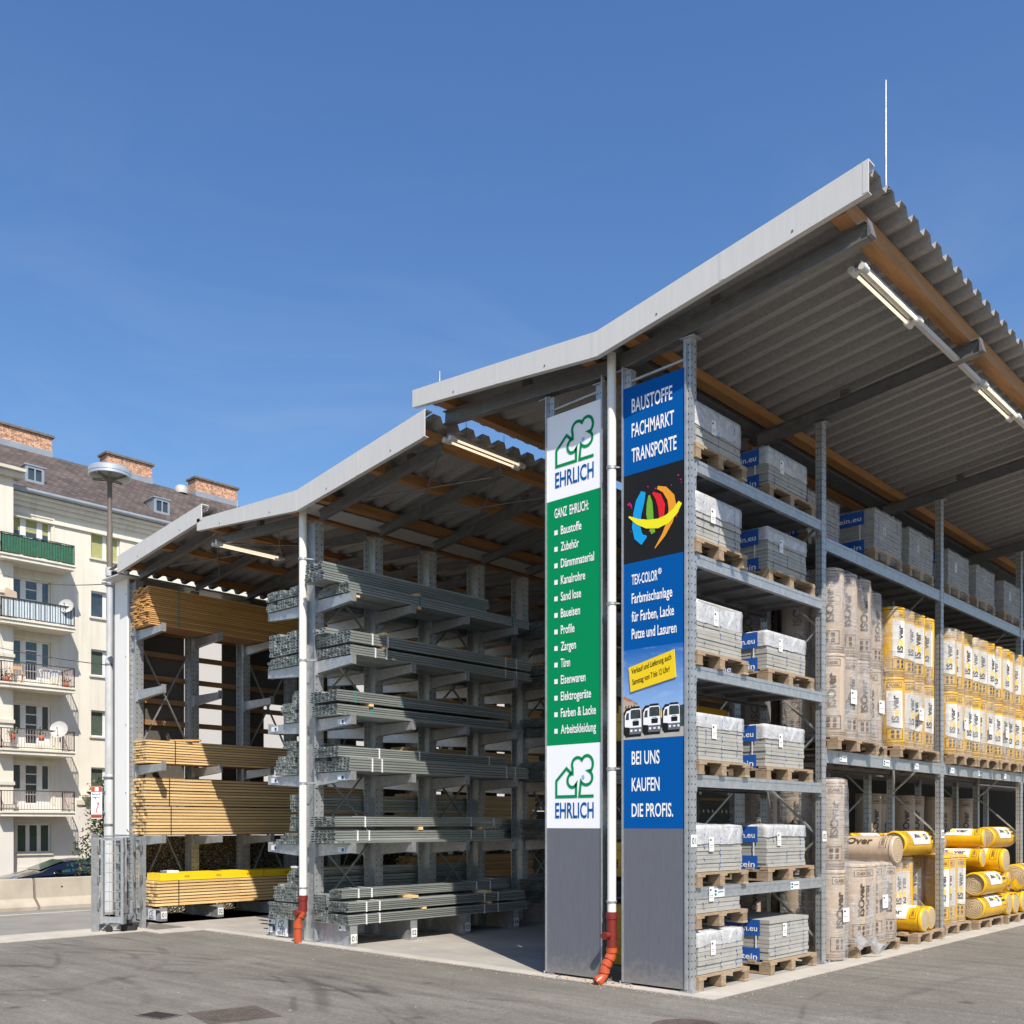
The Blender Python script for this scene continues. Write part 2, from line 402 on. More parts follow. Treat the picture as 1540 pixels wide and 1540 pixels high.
def mat_tiles():
    m, nt, b = new_mat('brown_roof_shingles')
    tc = nt.nodes.new('ShaderNodeTexCoord')
    sp = nt.nodes.new('ShaderNodeSeparateXYZ')
    cb = nt.nodes.new('ShaderNodeCombineXYZ')
    nt.links.new(tc.outputs['Object'], sp.inputs[0])
    nt.links.new(sp.outputs[1], cb.inputs[0])
    nt.links.new(sp.outputs[2], cb.inputs[1])
    br = N(nt, 'ShaderNodeTexBrick', Scale=1.0)
    br.inputs['Brick Width'].default_value = 0.34
    br.inputs['Row Height'].default_value = 0.17
    br.inputs['Mortar Size'].default_value = 0.016
    br.inputs['Color1'].default_value = (0.075, 0.057, 0.049, 1)
    br.inputs['Color2'].default_value = (0.135, 0.105, 0.092, 1)
    br.inputs['Mortar'].default_value = (0.03, 0.023, 0.02, 1)
    nt.links.new(cb.outputs[0], br.inputs['Vector'])
    no = N(nt, 'ShaderNodeTexNoise', Scale=0.9, Detail=6.0)
    nt.links.new(tc.outputs['Object'], no.inputs['Vector'])
    rp = ramp(nt, (0.75, 0.75, 0.75), (1.15, 1.12, 1.1), 0.35, 0.65)
    nt.links.new(no.outputs['Fac'], rp.inputs[0])
    nt.links.new(mixc(nt, br.outputs['Color'], rp.outputs[0], 1.0, 'MULTIPLY'), b.inputs['Base Color'])
    b.inputs['Roughness'].default_value = 0.75
    return m
M['tiles'] = mat_tiles()

def mat_asphalt():
    m, nt, b = new_mat('worn_asphalt')
    mp = coords(nt)
    L = nt.links.new
    big = N(nt, 'ShaderNodeTexNoise', Scale=0.35, Detail=7.0, Roughness=0.65)
    L(mp.outputs[0], big.inputs['Vector'])
    rp = ramp(nt, (0.140, 0.129, 0.113), (0.200, 0.185, 0.163), 0.32, 0.68)
    L(big.outputs['Fac'], rp.inputs[0])
    col = rp.outputs[0]
    # long sweeping streaks left by turning vehicles
    warp = N(nt, 'ShaderNodeTexNoise', Scale=0.25, Detail=2.0)
    L(mp.outputs[0], warp.inputs['Vector'])
    sp = nt.nodes.new('ShaderNodeSeparateXYZ')
    L(mp.outputs[0], sp.inputs[0])
    def arc(cx, cy, rad, w, amt, col):
        v = N(nt, 'ShaderNodeVectorMath', operation='DISTANCE')
        L(mp.outputs[0], v.inputs[0])
        v.inputs[1].default_value = (cx, cy, 0)
        wv = N(nt, 'ShaderNodeMath', operation='MULTIPLY_ADD')
        L(warp.outputs['Fac'], wv.inputs[0])
        wv.inputs[1].default_value = 0.7
        L(v.outputs['Value'], wv.inputs[2])
        d = N(nt, 'ShaderNodeMath', operation='SUBTRACT')
        L(wv.outputs[0], d.inputs[0])
        d.inputs[1].default_value = rad + 0.35
        a = N(nt, 'ShaderNodeMath', operation='ABSOLUTE')
        L(d.outputs[0], a.inputs[0])
        mr = N(nt, 'ShaderNodeMapRange')
        mr.interpolation_type = 'SMOOTHSTEP'
        mr.inputs['From Min'].default_value = w
        mr.inputs['From Max'].default_value = w * 0.2
        mr.inputs['To Min'].default_value = 0
        mr.inputs['To Max'].default_value = amt
        L(a.outputs[0], mr.inputs['Value'])
        br = N(nt, 'ShaderNodeTexNoise', Scale=1.1, Detail=4.0)
        L(mp.outputs[0], br.inputs['Vector'])
        r2 = N(nt, 'ShaderNodeMapRange')
        r2.inputs['From Min'].default_value = 0.42
        r2.inputs['From Max'].default_value = 0.62
        L(br.outputs['Fac'], r2.inputs['Value'])
        mm = N(nt, 'ShaderNodeMath', operation='MULTIPLY')
        L(mr.outputs[0], mm.inputs[0])
        L(r2.outputs[0], mm.inputs[1])
        return mixc(nt, col, (0.055, 0.05, 0.045), mm.outputs[0])
    for c in ((-5.2, -7.0, 5.2, 0.10, 0.5), (-5.2, -7.0, 4.95, 0.05, 0.45), (-5.2, -7.0, 3.6, 0.09, 0.5), (-4.0, -9.0, 7.2, 0.11, 0.45), (-4.0, -9.0, 6.9, 0.05, 0.45), (-7.5, -5.5, 3.2, 0.07, 0.55),
              (-3.3, -6.0, 4.1, 0.07, 0.5), (-3.3, -6.0, 3.8, 0.04, 0.5), (-1.0, -12.0, 10.0, 0.10, 0.45), (-1.0, -12.0, 8.3, 0.12, 0.4), (-8.5, -6.0, 4.4, 0.08, 0.55), (-8.5, -6.0, 3.2, 0.06, 0.5),
              (2.0, -9.5, 8.6, 0.09, 0.45), (8.0, 2.0, 6.4, 0.10, 0.45), (8.0, 2.0, 5.0, 0.09, 0.45), (8.0, 2.0, 7.1, 0.04, 0.4)):
        col = arc(*c, col)
    # pale dusty patches
    du = N(nt, 'ShaderNodeTexNoise', Scale=0.9, Detail=8.0, Roughness=0.7)
    L(mp.outputs[0], du.inputs['Vector'])
    r3 = N(nt, 'ShaderNodeMapRange')
    r3.inputs['From Min'].default_value = 0.55
    r3.inputs['From Max'].default_value = 0.75
    r3.inputs['To Max'].default_value = 0.6
    L(du.outputs['Fac'], r3.inputs['Value'])
    col = mixc(nt, col, (0.27, 0.25, 0.22), r3.outputs[0])
    # brushed streaks and mid-size mottling
    mps = coords(nt, (0.35, 4.0, 1)); mps.inputs['Rotation'].default_value = (0, 0, 0.45)
    st = N(nt, 'ShaderNodeTexNoise', Scale=1.4, Detail=7.0, Distortion=0.4)
    L(mps.outputs[0], st.inputs['Vector'])
    rs_ = ramp(nt, (0.82, 0.82, 0.82), (1.11, 1.11, 1.11), 0.34, 0.66)
    L(st.outputs['Fac'], rs_.inputs[0])
    col = mixc(nt, col, rs_.outputs[0], 0.9, 'MULTIPLY')
    mo = N(nt, 'ShaderNodeTexNoise', Scale=14.0, Detail=8.0, Roughness=0.75)
    L(mp.outputs[0], mo.inputs['Vector'])
    rm_ = ramp(nt, (0.89, 0.89, 0.885), (1.09, 1.085, 1.08), 0.33, 0.67)
    L(mo.outputs['Fac'], rm_.inputs[0])
    col = mixc(nt, col, rm_.outputs[0], 0.9, 'MULTIPLY')
    # grit
    gr = N(nt, 'ShaderNodeTexVoronoi', Scale=55.0)
    L(mp.outputs[0], gr.inputs['Vector'])
    r4 = ramp(nt, (0.80, 0.80, 0.795), (1.16, 1.155, 1.14), 0.1, 0.9)
    L(gr.outputs['Color'], r4.inputs[0])
    col = mixc(nt, col, r4.outputs[0], 0.85, 'MULTIPLY')
    # sparse pale specks and dark oil spots
    sk = N(nt, 'ShaderNodeTexVoronoi', Scale=2.2)
    L(mp.outputs[0], sk.inputs['Vector'])
    r5 = N(nt, 'ShaderNodeMapRange')
    r5.inputs['From Min'].default_value = 0.04
    r5.inputs['From Max'].default_value = 0.025
    L(sk.outputs['Distance'], r5.inputs['Value'])
    col = mixc(nt, col, (0.42, 0.40, 0.36), r5.outputs[0])
    s2 = N(nt, 'ShaderNodeTexVoronoi', Scale=0.9)
    L(warp.outputs['Color'], s2.inputs['Vector'])
    L(mp.outputs[0], s2.inputs['Vector'])
    r6 = N(nt, 'ShaderNodeMapRange')
    r6.inputs['From Min'].default_value = 0.09
    r6.inputs['From Max'].default_value = 0.03
    r6.inputs['To Max'].default_value = 0.7
    L(s2.outputs['Distance'], r6.inputs['Value'])
    col = mixc(nt, col, (0.05, 0.047, 0.043), r6.outputs[0])
    # hairline cracks
    ck = N(nt, 'ShaderNodeTexVoronoi', Scale=0.42)
    ck.feature = 'DISTANCE_TO_EDGE'
    wp2 = N(nt, 'ShaderNodeTexNoise', Scale=1.6, Detail=5.0)
    L(mp.outputs[0], wp2.inputs['Vector'])
    vm = N(nt, 'ShaderNodeVectorMath', operation='MULTIPLY_ADD')
    L(wp2.outputs['Color'], vm.inputs[0])
    vm.inputs[1].default_value = (0.9, 0.9, 0)
    L(mp.outputs[0], vm.inputs[2])
    L(vm.outputs[0], ck.inputs['Vector'])
    r7 = N(nt, 'ShaderNodeMapRange')
    r7.inputs['From Min'].default_value = 0.006
    r7.inputs['From Max'].default_value = 0.002
    r7.inputs['To Max'].default_value = 0.16
    L(ck.outputs['Distance'], r7.inputs['Value'])
    col = mixc(nt, col, (0.06, 0.055, 0.05), r7.outputs[0])
    L(col, b.inputs['Base Color'])
    b.inputs['Roughness'].default_value = 0.88
    b.inputs['Specular IOR Level'].default_value = 0.3
    bp = N(nt, 'ShaderNodeBump', Strength=0.35, Distance=0.01)
    L(gr.outputs['Distance'], bp.inputs['Height'])
    L(bp.outputs[0], b.inputs['Normal'])
    return m
M['asphalt'] = mat_asphalt()

def mat_concrete():
    m, nt, b = new_mat('broomed_concrete')
    L = nt.links.new
    mp = coords(nt)
    n1 = N(nt, 'ShaderNodeTexNoise', Scale=0.8, Detail=8.0, Roughness=0.65)
    L(mp.outputs[0], n1.inputs['Vector'])
    rp = ramp(nt, (0.27, 0.25, 0.225), (0.40, 0.375, 0.335), 0.3, 0.7)
    L(n1.outputs['Fac'], rp.inputs[0])
    mp2 = coords(nt, (0.6, 14, 1))
    n2 = N(nt, 'ShaderNodeTexNoise', Scale=2.0, Detail=5.0)
    L(mp2.outputs[0], n2.inputs['Vector'])
    r2 = ramp(nt, (0.80, 0.80, 0.80), (1.1, 1.1, 1.1), 0.3, 0.7)
    L(n2.outputs['Fac'], r2.inputs[0])
    col = mixc(nt, rp.outputs[0], r2.outputs[0], 0.9, 'MULTIPLY')
    L(col, b.inputs['Base Color'])
    b.inputs['Roughness'].default_value = 0.85
    return m
M['concrete'] = mat_concrete()
M['kerb'] = simple('pale_kerb_concrete', (0.47, 0.435, 0.385), (0.36, 0.33, 0.285), 2.5, 0.9, 0, 0.1)

def mat_stones():
    m, nt, b = new_mat('gabion_stones')
    L = nt.links.new
    mp = coords(nt)
    vo = N(nt, 'ShaderNodeTexVoronoi', Scale=19.0)
    L(mp.outputs[0], vo.inputs['Vector'])
    rp = ramp(nt, (0.20, 0.16, 0.11), (0.46, 0.39, 0.29), 0.0, 1.0)
    L(vo.outputs['Color'], rp.inputs[0])
    ve = N(nt, 'ShaderNodeTexVoronoi', Scale=19.0)
    ve.feature = 'DISTANCE_TO_EDGE'
    L(mp.outputs[0], ve.inputs['Vector'])
    mr = N(nt, 'ShaderNodeMapRange')
    mr.inputs['From Min'].default_value = 0.03
    mr.inputs['From Max'].default_value = 0.16
    L(ve.outputs['Distance'], mr.inputs['Value'])
    L(mixc(nt, (0.02, 0.018, 0.015), rp.outputs[0], mr.outputs[0]), b.inputs['Base Color'])
    bp = N(nt, 'ShaderNodeBump', Strength=1.0, Distance=0.08)
    L(ve.outputs['Distance'], bp.inputs['Height'])
    L(bp.outputs[0], b.inputs['Normal'])
    b.inputs['Roughness'].default_value = 0.9
    return m
M['stones'] = mat_stones()

def mat_spiral():
    m, nt, b = new_mat('rolled_wool_end')
    L = nt.links.new
    mp = coords(nt)
    wv = N(nt, 'ShaderNodeTexWave', Scale=13.0, Distortion=2.5, Detail=2.0)
    wv.wave_type = 'RINGS'
    wv.rings_direction = 'X'
    wv.inputs['Detail Scale'].default_value = 2.0
    L(mp.outputs[0], wv.inputs['Vector'])
    rp = ramp(nt, (0.40, 0.285, 0.16), (0.62, 0.49, 0.31), 0.2, 0.8)
    L(wv.outputs['Color'], rp.inputs[0])
    L(rp.outputs[0], b.inputs['Base Color'])
    bp = N(nt, 'ShaderNodeBump', Strength=0.6, Distance=0.02)
    L(wv.outputs['Color'], bp.inputs['Height'])
    L(bp.outputs[0], b.inputs['Normal'])
    b.inputs['Roughness'].default_value = 0.85
    return m
M['spiral'] = mat_spiral()

# ---------------------------------------------------------------- mesh helpers
class MB:
    def __init__(s):
        s.v = []; s.f = []; s.mi = []; s.sm = []
    def face(s, pts, mi=0, smooth=False):
        n = len(s.v)
        s.v.extend([tuple(p) for p in pts])
        s.f.append(tuple(range(n, n + len(pts)))); s.mi.append(mi); s.sm.append(smooth)
    def add(s, verts, faces, mi=0, smooth=False):
        n = len(s.v)
        s.v.extend([tuple(p) for p in verts])
        for f in faces:
            s.f.append(tuple(n + i for i in f)); s.mi.append(mi); s.sm.append(smooth)
    def box(s, x0, x1, y0, y1, z0, z1, mi=0):
        vs = [(x0, y0, z0), (x1, y0, z0), (x1, y1, z0), (x0, y1, z0), (x0, y0, z1), (x1, y0, z1), (x1, y1, z1), (x0, y1, z1)]
        s.add(vs, [(3, 2, 1, 0), (4, 5, 6, 7), (0, 1, 5, 4), (1, 2, 6, 5), (2, 3, 7, 6), (3, 0, 4, 7)], mi)
    def bar(s, p, q, w, h, mi=0, up=(0, 0, 1)):
        p = Vector(p); q = Vector(q); d = (q - p).normalized()
        u = Vector(up)
        if abs(d.dot(u)) > 0.99:
            u = Vector((1, 0, 0))
        a = d.cross(u).normalized(); b = a.cross(d).normalized()
        a = a * (w / 2); b = b * (h / 2)
        vs = [p - a - b, p + a - b, p + a + b, p - a + b, q - a - b, q + a - b, q + a + b, q - a + b]
        s.add(vs, [(3, 2, 1, 0), (4, 5, 6, 7), (0, 1, 5, 4), (1, 2, 6, 5), (2, 3, 7, 6), (3, 0, 4, 7)], mi)
    def tube(s, path, r, n=10, mi=0, caps=True, smooth=True):
        path = [Vector(p) for p in path]
        rs = r if isinstance(r, (list, tuple)) else [r] * len(path)
        rings = []
        prev = None
        for i, p in enumerate(path):
            d = (path[min(i + 1, len(path) - 1)] - path[max(i - 1, 0)]).normalized()
            if prev is None:
                u = Vector((0, 0, 1)) if abs(d.z) < 0.95 else Vector((1, 0, 0))
                a = d.cross(u).normalized()
            else:
                a = (prev - d * prev.dot(d)).normalized()
            prev = a
            b = d.cross(a).normalized()
            rings.append([p + (a * math.cos(2 * math.pi * k / n) + b * math.sin(2 * math.pi * k / n)) * rs[i] for k in range(n)])
        base = len(s.v)
        for rg in rings:
            s.v.extend([tuple(x) for x in rg])
        for i in range(len(rings) - 1):
            for k in range(n):
                k2 = (k + 1) % n
                s.f.append((base + i * n + k, base + i * n + k2, base + (i + 1) * n + k2, base + (i + 1) * n + k)); s.mi.append(mi); s.sm.append(smooth)
        if caps:
            s.face(rings[0][::-1], mi); s.face(rings[-1], mi)
    def prism(s, pts, vec, mi=0):
        """polygon of 3d points pushed along vec"""
        vec = Vector(vec)
        a = [Vector(p) for p in pts]; b = [p + vec for p in a]; n = len(a)
        s.add(a + b, [tuple(range(n))[::-1], tuple(range(n, 2 * n))] + [(i, (i + 1) % n, n + (i + 1) % n, n + i) for i in range(n)], mi)
    def lathe(s, prof, cx, cy, n=24, mi=0, smooth=True):
        """profile of (r,z) turned round the vertical through cx,cy"""
        base = len(s.v)
        for r, z in prof:
            for k in range(n):
                t = 2 * math.pi * k / n
                s.v.append((cx + r * math.cos(t), cy + r * math.sin(t), z))
        for i in range(len(prof) - 1):
            for k in range(n):
                k2 = (k + 1) % n
                s.f.append((base + i * n + k, base + i * n + k2, base + (i + 1) * n + k2, base + (i + 1) * n + k)); s.mi.append(mi); s.sm.append(smooth)
    def build(s, name, mats, parent=None, absolute=True):
        me = bpy.data.meshes.new(name)
        me.from_pydata(s.v, [], s.f)
        for m in (mats if isinstance(mats, (list, tuple)) else [mats]):
            me.materials.append(M[m] if isinstance(m, str) else m)
        if s.mi and max(s.mi) > 0:
            me.polygons.foreach_set('material_index', s.mi)
        if any(s.sm):
            me.polygons.foreach_set('use_smooth', s.sm)
        me.update()
        o = bpy.data.objects.new(name, me)
        COL.objects.link(o)
        if parent is not None:
            o.parent = parent
            if absolute:
                o.location = -origin_of(parent)
        return o

def origin_of(o):
    p = Vector((0, 0, 0))
    while o is not None:
        p = p + o.location
        o = o.parent
    return p

def tag(o, label=None, cat=None, group=None, kind=None):
    if label: o['label'] = label
    if cat: o['category'] = cat
    if group: o['group'] = group
    if kind: o['kind'] = kind
    return o

def thing(name, label, cat, loc=(0, 0, 0), group=None, rz=0.0):
    o = bpy.data.objects.new(name, None)
    o.empty_display_size = 0.2
    COL.objects.link(o)
    o.location = loc
    o.rotation_euler = (0, 0, rz)
    return tag(o, label, cat, group)

KIDS = {}
def kids(o):
    return [c for c in bpy.data.objects if c.parent is o]

def dup(root, loc, label, group=None, rz=None):
    """copy of a thing together with its parts and sub-parts"""
    r = root.copy()
    COL.objects.link(r)
    r.location = loc
    if rz is not None:
        r.rotation_euler = (0, 0, rz)
    r['label'] = label
    if group: r['group'] = group
    for ch in kids(root):
        c = ch.copy(); COL.objects.link(c); c.parent = r
        for g in kids(ch):
            d = g.copy(); COL.objects.link(d); d.parent = c
    return r

def again(o, dx, dy, dz):
    """another part of the same thing, sharing the mesh"""
    c = o.copy(); COL.objects.link(c); c.parent = o.parent
    c.location = o.location + Vector((dx, dy, dz))
    return c

# ---------------------------------------------------------------- lettering
_txt = {}
def glyphs(s, bold=0.0):
    k = (s, bold)
    if k not in _txt:
        cu = bpy.data.curves.new('lettering', 'FONT')
        cu.body = s
        cu.size = 1.0
        cu.offset = bold
        cu.resolution_u = 3
        cu.fill_mode = 'FRONT'
        ob = bpy.data.objects.new('lettering', cu)
        COL.objects.link(ob)
        dg = bpy.context.evaluated_depsgraph_get()
        me = bpy.data.meshes.new_from_object(ob.evaluated_get(dg))
        vs = [(v.co.x, v.co.y) for v in me.vertices]
        fs = [tuple(p.vertices) for p in me.polygons]
        bpy.data.objects.remove(ob)
        bpy.data.curves.remove(cu)
        bpy.data.meshes.remove(me)
        _txt[k] = (vs, fs)
    return _txt[k]

def cap_h():
    vs, _ = glyphs('H')
    return max(v[1] for v in vs)

def text2d(s, h, width=None, bold=0.0, wscale=1.0):
    vs, fs = glyphs(s, bold)
    x0 = min(v[0] for v in vs); x1 = max(v[0] for v in vs)
    k = h / cap_h()
    kx = (width / (x1 - x0)) if width else k * wscale
    return [((x - x0) * kx, y * k) for x, y in vs], fs, (x1 - x0) * kx

_fine = {}
def fine_text(s, h, width, bold):
    """lettering cut into small faces so that it can be bent"""
    k = (s, round(h, 4), round(width or 0, 4), bold)
    if k not in _fine:
        vs, fs, w = text2d(s, h, width, bold)
        bm = bmesh.new()
        bv = [bm.verts.new((x, y, 0)) for x, y in vs]
        for f in fs:
            try: bm.faces.new([bv[i] for i in f])
            except ValueError: pass
        bmesh.ops.triangulate(bm, faces=bm.faces)
        for _ in range(4):
            es = [e for e in bm.edges if e.calc_length() > h * 0.22]
            if not es: break
            bmesh.ops.subdivide_edges(bm, edges=es, cuts=1)
            bmesh.ops.triangulate(bm, faces=bm.faces)
        bm.verts.index_update()
        _fine[k] = ([(v.co.x, v.co.y) for v in bm.verts], [tuple(v.index for v in f.verts) for f in bm.faces], w)
        bm.free()
    return _fine[k]

def put_text(mb, s, o, ux, uy, h, width=None, bold=0.0, mi=0, wscale=1.0):
    vs, fs, w = text2d(s, h, width, bold, wscale)
    o = Vector(o); ux = Vector(ux); uy = Vector(uy)
    mb.add([o + ux * x + uy * y for x, y in vs], fs, mi)
    return w

def stroke(mb, pts, w, o, ux, uy, mi=0, closed=False):
    """flat line of constant (or per-point) width through 2d points"""
    P = [Vector((p[0], p[1])) for p in pts]
    n = len(P)
    ws = w if isinstance(w, (list, tuple)) else [w] * n
    Lp = []; Rp = []
    for i in range(n):
        if closed:
            a = P[i - 1]; c = P[(i + 1) % n]
        else:
            a = P[max(i - 1, 0)]; c = P[min(i + 1, n - 1)]
        d1 = (P[i] - a); d2 = (c - P[i])
        if d1.length < 1e-9: d1 = d2
        if d2.length < 1e-9: d2 = d1
        d1 = d1.normalized(); d2 = d2.normalized()
        t = (d1 + d2)
        t = t.normalized() if t.length > 1e-6 else d1
        nrm = Vector((-t.y, t.x))
        n1 = Vector((-d1.y, d1.x))
        k = 1.0 / max(0.45, nrm.dot(n1))
        Lp.append(P[i] + nrm * (ws[i] / 2 * k)); Rp.append(P[i] - nrm * (ws[i] / 2 * k))
    o = Vector(o); ux = Vector(ux); uy = Vector(uy)
    m = lambda q: o + ux * q.x + uy * q.y
    rng = range(n) if closed else range(n - 1)
    for i in rng:
        j = (i + 1) % n
        mb.face([m(Rp[i]), m(Rp[j]), m(Lp[j]), m(Lp[i])], mi)
# ================================================================ ground
g = MB()
g.face([(-15.0, -300, 0), (300, -300, 0), (300, 300, 0), (-15.0, 300, 0)])
g.face([(-15.0, -300, -1.1), (-15.0, -300, 0), (-15.0, 300, 0), (-15.0, 300, -1.1)])
g.face([(-400, -300, -1.1), (-15.0, -300, -1.1), (-15.0, 300, -1.1), (-400, 300, -1.1)])
tag(g.build('ground', 'asphalt'), kind='structure')
g = MB()
g.box(-12.35, 0.34, -0.20, 27.0, -0.05, 0.004)
tag(g.build('concrete_floor', 'concrete'), kind='structure')
g = MB()   # pale edging strip round the shed floor
g.box(-8.9, 0.36, -0.23, -0.02, -0.05, 0.008)
g.box(0.05, 0.36, -0.02, 27.0, -0.05, 0.008)
tag(g.build('kerb_strip', 'kerb'), kind='structure')
g = MB()
g.box(-10.15, -9.25, -60, -0.75, -0.05, 0.010)
g.box(-9.25, -8.75, -0.95, -0.2, -0.05, 0.010)
tag(g.build('gate_sill', 'kerb'), kind='structure')
M['lane'] = simple('pale_worn_asphalt', (0.25, 0.235, 0.21), (0.17, 0.16, 0.145), 1.2, 0.9, 0, 0.15, (1, 1, 1), 0, 9, 60)
g = MB()
g.box(-14.95, -10.15, -60, 27, -0.05, 0.004)
tag(g.build('side_road', 'lane'), kind='structure')
g = MB()
g.box(-13.62, -13.50, -60, 27, 0.004, 0.009)
tag(g.build('road_marking', 'kerb'), kind='structure')

# ================================================================ shed roofs
def corrugated(mb, pts, y0, y1, pitch=0.28, amp=0.085, mi=0):
    """trapezoid sheet: profile runs along y, line pts gives (x, z) across"""
    ys = []
    k = 0
    while True:
        b = y0 + k * pitch
        if b > y1: break
        for fr, a in ((0.0, 0), (0.28, 0), (0.42, 1), (0.86, 1)):
            ys.append((b + fr * pitch, a * amp))
        k += 1
    base = len(mb.v)
    m = len(pts)
    for y, dz in ys:
        for x, z in pts:
            mb.v.append((x, y, z + dz))
    for i in range(len(ys) - 1):
        for j in range(m - 1):
            mb.f.append((base + i * m + j, base + (i + 1) * m + j, base + (i + 1) * m + j + 1, base + i * m + j + 1)); mb.mi.append(mi); mb.sm.append(False)

def ibeam(mb, p, q, h=0.16, w=0.10, t=0.010):
    """steel section in the x-z plane from p to q, (x,y,z) along the bottom line"""
    p = Vector(p); q = Vector(q)
    d = (q - p).normalized()
    up = Vector((-d.z, 0, d.x))
    if up.z < 0: up = -up
    for off, hh, ww in ((t / 2, t, w), (h - t / 2, t, w), (h / 2, h - 2 * t, t)):
        mb.bar(p + up * off, q + up * off, ww, hh, 0, up)

Y_END = 26.0
FY = -0.35
def fascia(root, pts):
    """pts: (x, ztop, zbottom) of one straight run"""
    for a, b in zip(pts[:-1], pts[1:]):
        mb = MB()
        (xa, ta, ba), (xb, tb, bb) = a, b
        e = 0.0008
        mb.prism([(xa + e, FY, ba), (xb - e, FY, bb), (xb - e, FY, tb), (xa + e, FY, ta)], (0, 0.012, 0))
        mb.prism([(xa + e, FY + 0.012, ta - 0.010), (xb - e, FY + 0.012, tb - 0.010), (xb - e, FY + 0.012, tb + 0.002), (xa + e, FY + 0.012, ta + 0.002)], (0, 0.11, 0))
        mb.prism([(xa + e, FY + 0.012, ba), (xb - e, FY + 0.012, bb), (xb - e, FY + 0.012, bb + 0.008), (xa + e, FY + 0.012, ba + 0.008)], (0, 0.05, 0))
        mb.prism([(xb - 0.05, FY - 0.0025, bb + 0.004), (xb - 0.002, FY - 0.0025, bb + 0.004), (xb - 0.002, FY - 0.0025, tb - 0.004), (xb - 0.05, FY - 0.0025, tb - (tb - ta) * 0.05 / abs(xb - xa) - 0.004)], (0, 0.002, 0))
        L = abs(xb - xa); n = max(1, int(L / 0.75))
        for i in range(n):
            t = (i + 0.5) / n
            for s in (0.22, 0.78):
                if (i + int(s * 2)) % 2: continue
                x = xa + (xb - xa) * t; zt = ta + (tb - ta) * t; zb = ba + (bb - ba) * t
                z = zb + (zt - zb) * s
                mb.tube([(x, FY - 0.004, z), (x, FY + 0.002, z)], 0.011, 8, 1)
        mb.build('fascia', ['fascia', 'galv_dull'], root)

def brackets(root, xs_z, y):
    """little folded purlin shoes between rafter and purlin"""
    mb = MB()
    for x, z in xs_z:
        mb.box(x - 0.05, x + 0.05, y - 0.006, y + 0.07, z, z + 0.09)
    mb.build('purlin_shoe', 'galv_dull', root)

def xbrace(root, pts):
    for p, q in pts:
        mb = MB()
        mb.tube([p, q], 0.011, 6)
        mb.build('brace_rod', 'galv_dull', root)

# ---- roof over the pallet racks
rA = thing('shed_roof', 'large butterfly shed roof over the pallet racks, highest roof at right', 'roof', (-0.94, 0, 6.3), 'open shed roofs')
mb = MB(); corrugated(mb, [(-3.70, 6.775), (-0.94, 6.585), (1.89, 6.995)], FY + 0.02, Y_END); mb.build('roof_sheet', 'sheet', rA)
fascia(rA, [(-3.72, 6.86, 6.655), (-2.3, 6.745, 6.515), (-0.93, 6.63, 6.375), (0.55, 6.876, 6.61), (1.90, 7.10, 6.825)])
RY = [0.0, 2.82, 6.65, 10.45, 14.25, 18.05, 21.85, 25.6]
zr = lambda x: 6.30 + (x + 0.94) * 0.125
zl = lambda x: 6.30 + (-0.94 - x) * 0.07
for y in RY:
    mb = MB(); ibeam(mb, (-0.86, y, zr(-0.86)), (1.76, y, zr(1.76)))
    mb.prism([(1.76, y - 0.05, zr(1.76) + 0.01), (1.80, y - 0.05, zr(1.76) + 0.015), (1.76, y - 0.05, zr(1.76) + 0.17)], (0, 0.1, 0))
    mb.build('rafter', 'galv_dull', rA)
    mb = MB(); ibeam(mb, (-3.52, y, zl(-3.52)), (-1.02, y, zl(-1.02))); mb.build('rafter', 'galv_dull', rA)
    brackets(rA, [(0.25, zr(0.25) + 0.17), (-2.2, zl(-2.2) + 0.17)], y)
sheetr = lambda x: 6.585 + (x + 0.94) * 0.410 / 2.83
sheetl = lambda x: 6.585 + (-0.94 - x) * 0.190 / 2.76
for x, a, b in ((1.60, zr(1.60) + 0.163, sheetr(1.53)), (-0.66, zr(-0.60) + 0.163, sheetr(-0.72)), (-1.22, zl(-1.22) + 0.163, sheetl(-1.22) - 0.005), (-3.36, zl(-3.36) + 0.163, sheetl(-3.30))):
    mb = MB(); mb.box(x - 0.07, x + 0.07, -0.27, Y_END - 0.1, a, b)
    mb.build('purlin', 'glulam', rA)
mb = MB(); mb.box(-1.07, -0.81, -0.32, Y_END, 6.49, 6.505); mb.box(-1.07, -1.055, -0.32, Y_END, 6.505, 6.57); mb.box(-0.825, -0.81, -0.32, Y_END, 6.505, 6.57)
mb.build('valley_gutter', 'galv_dull', rA)

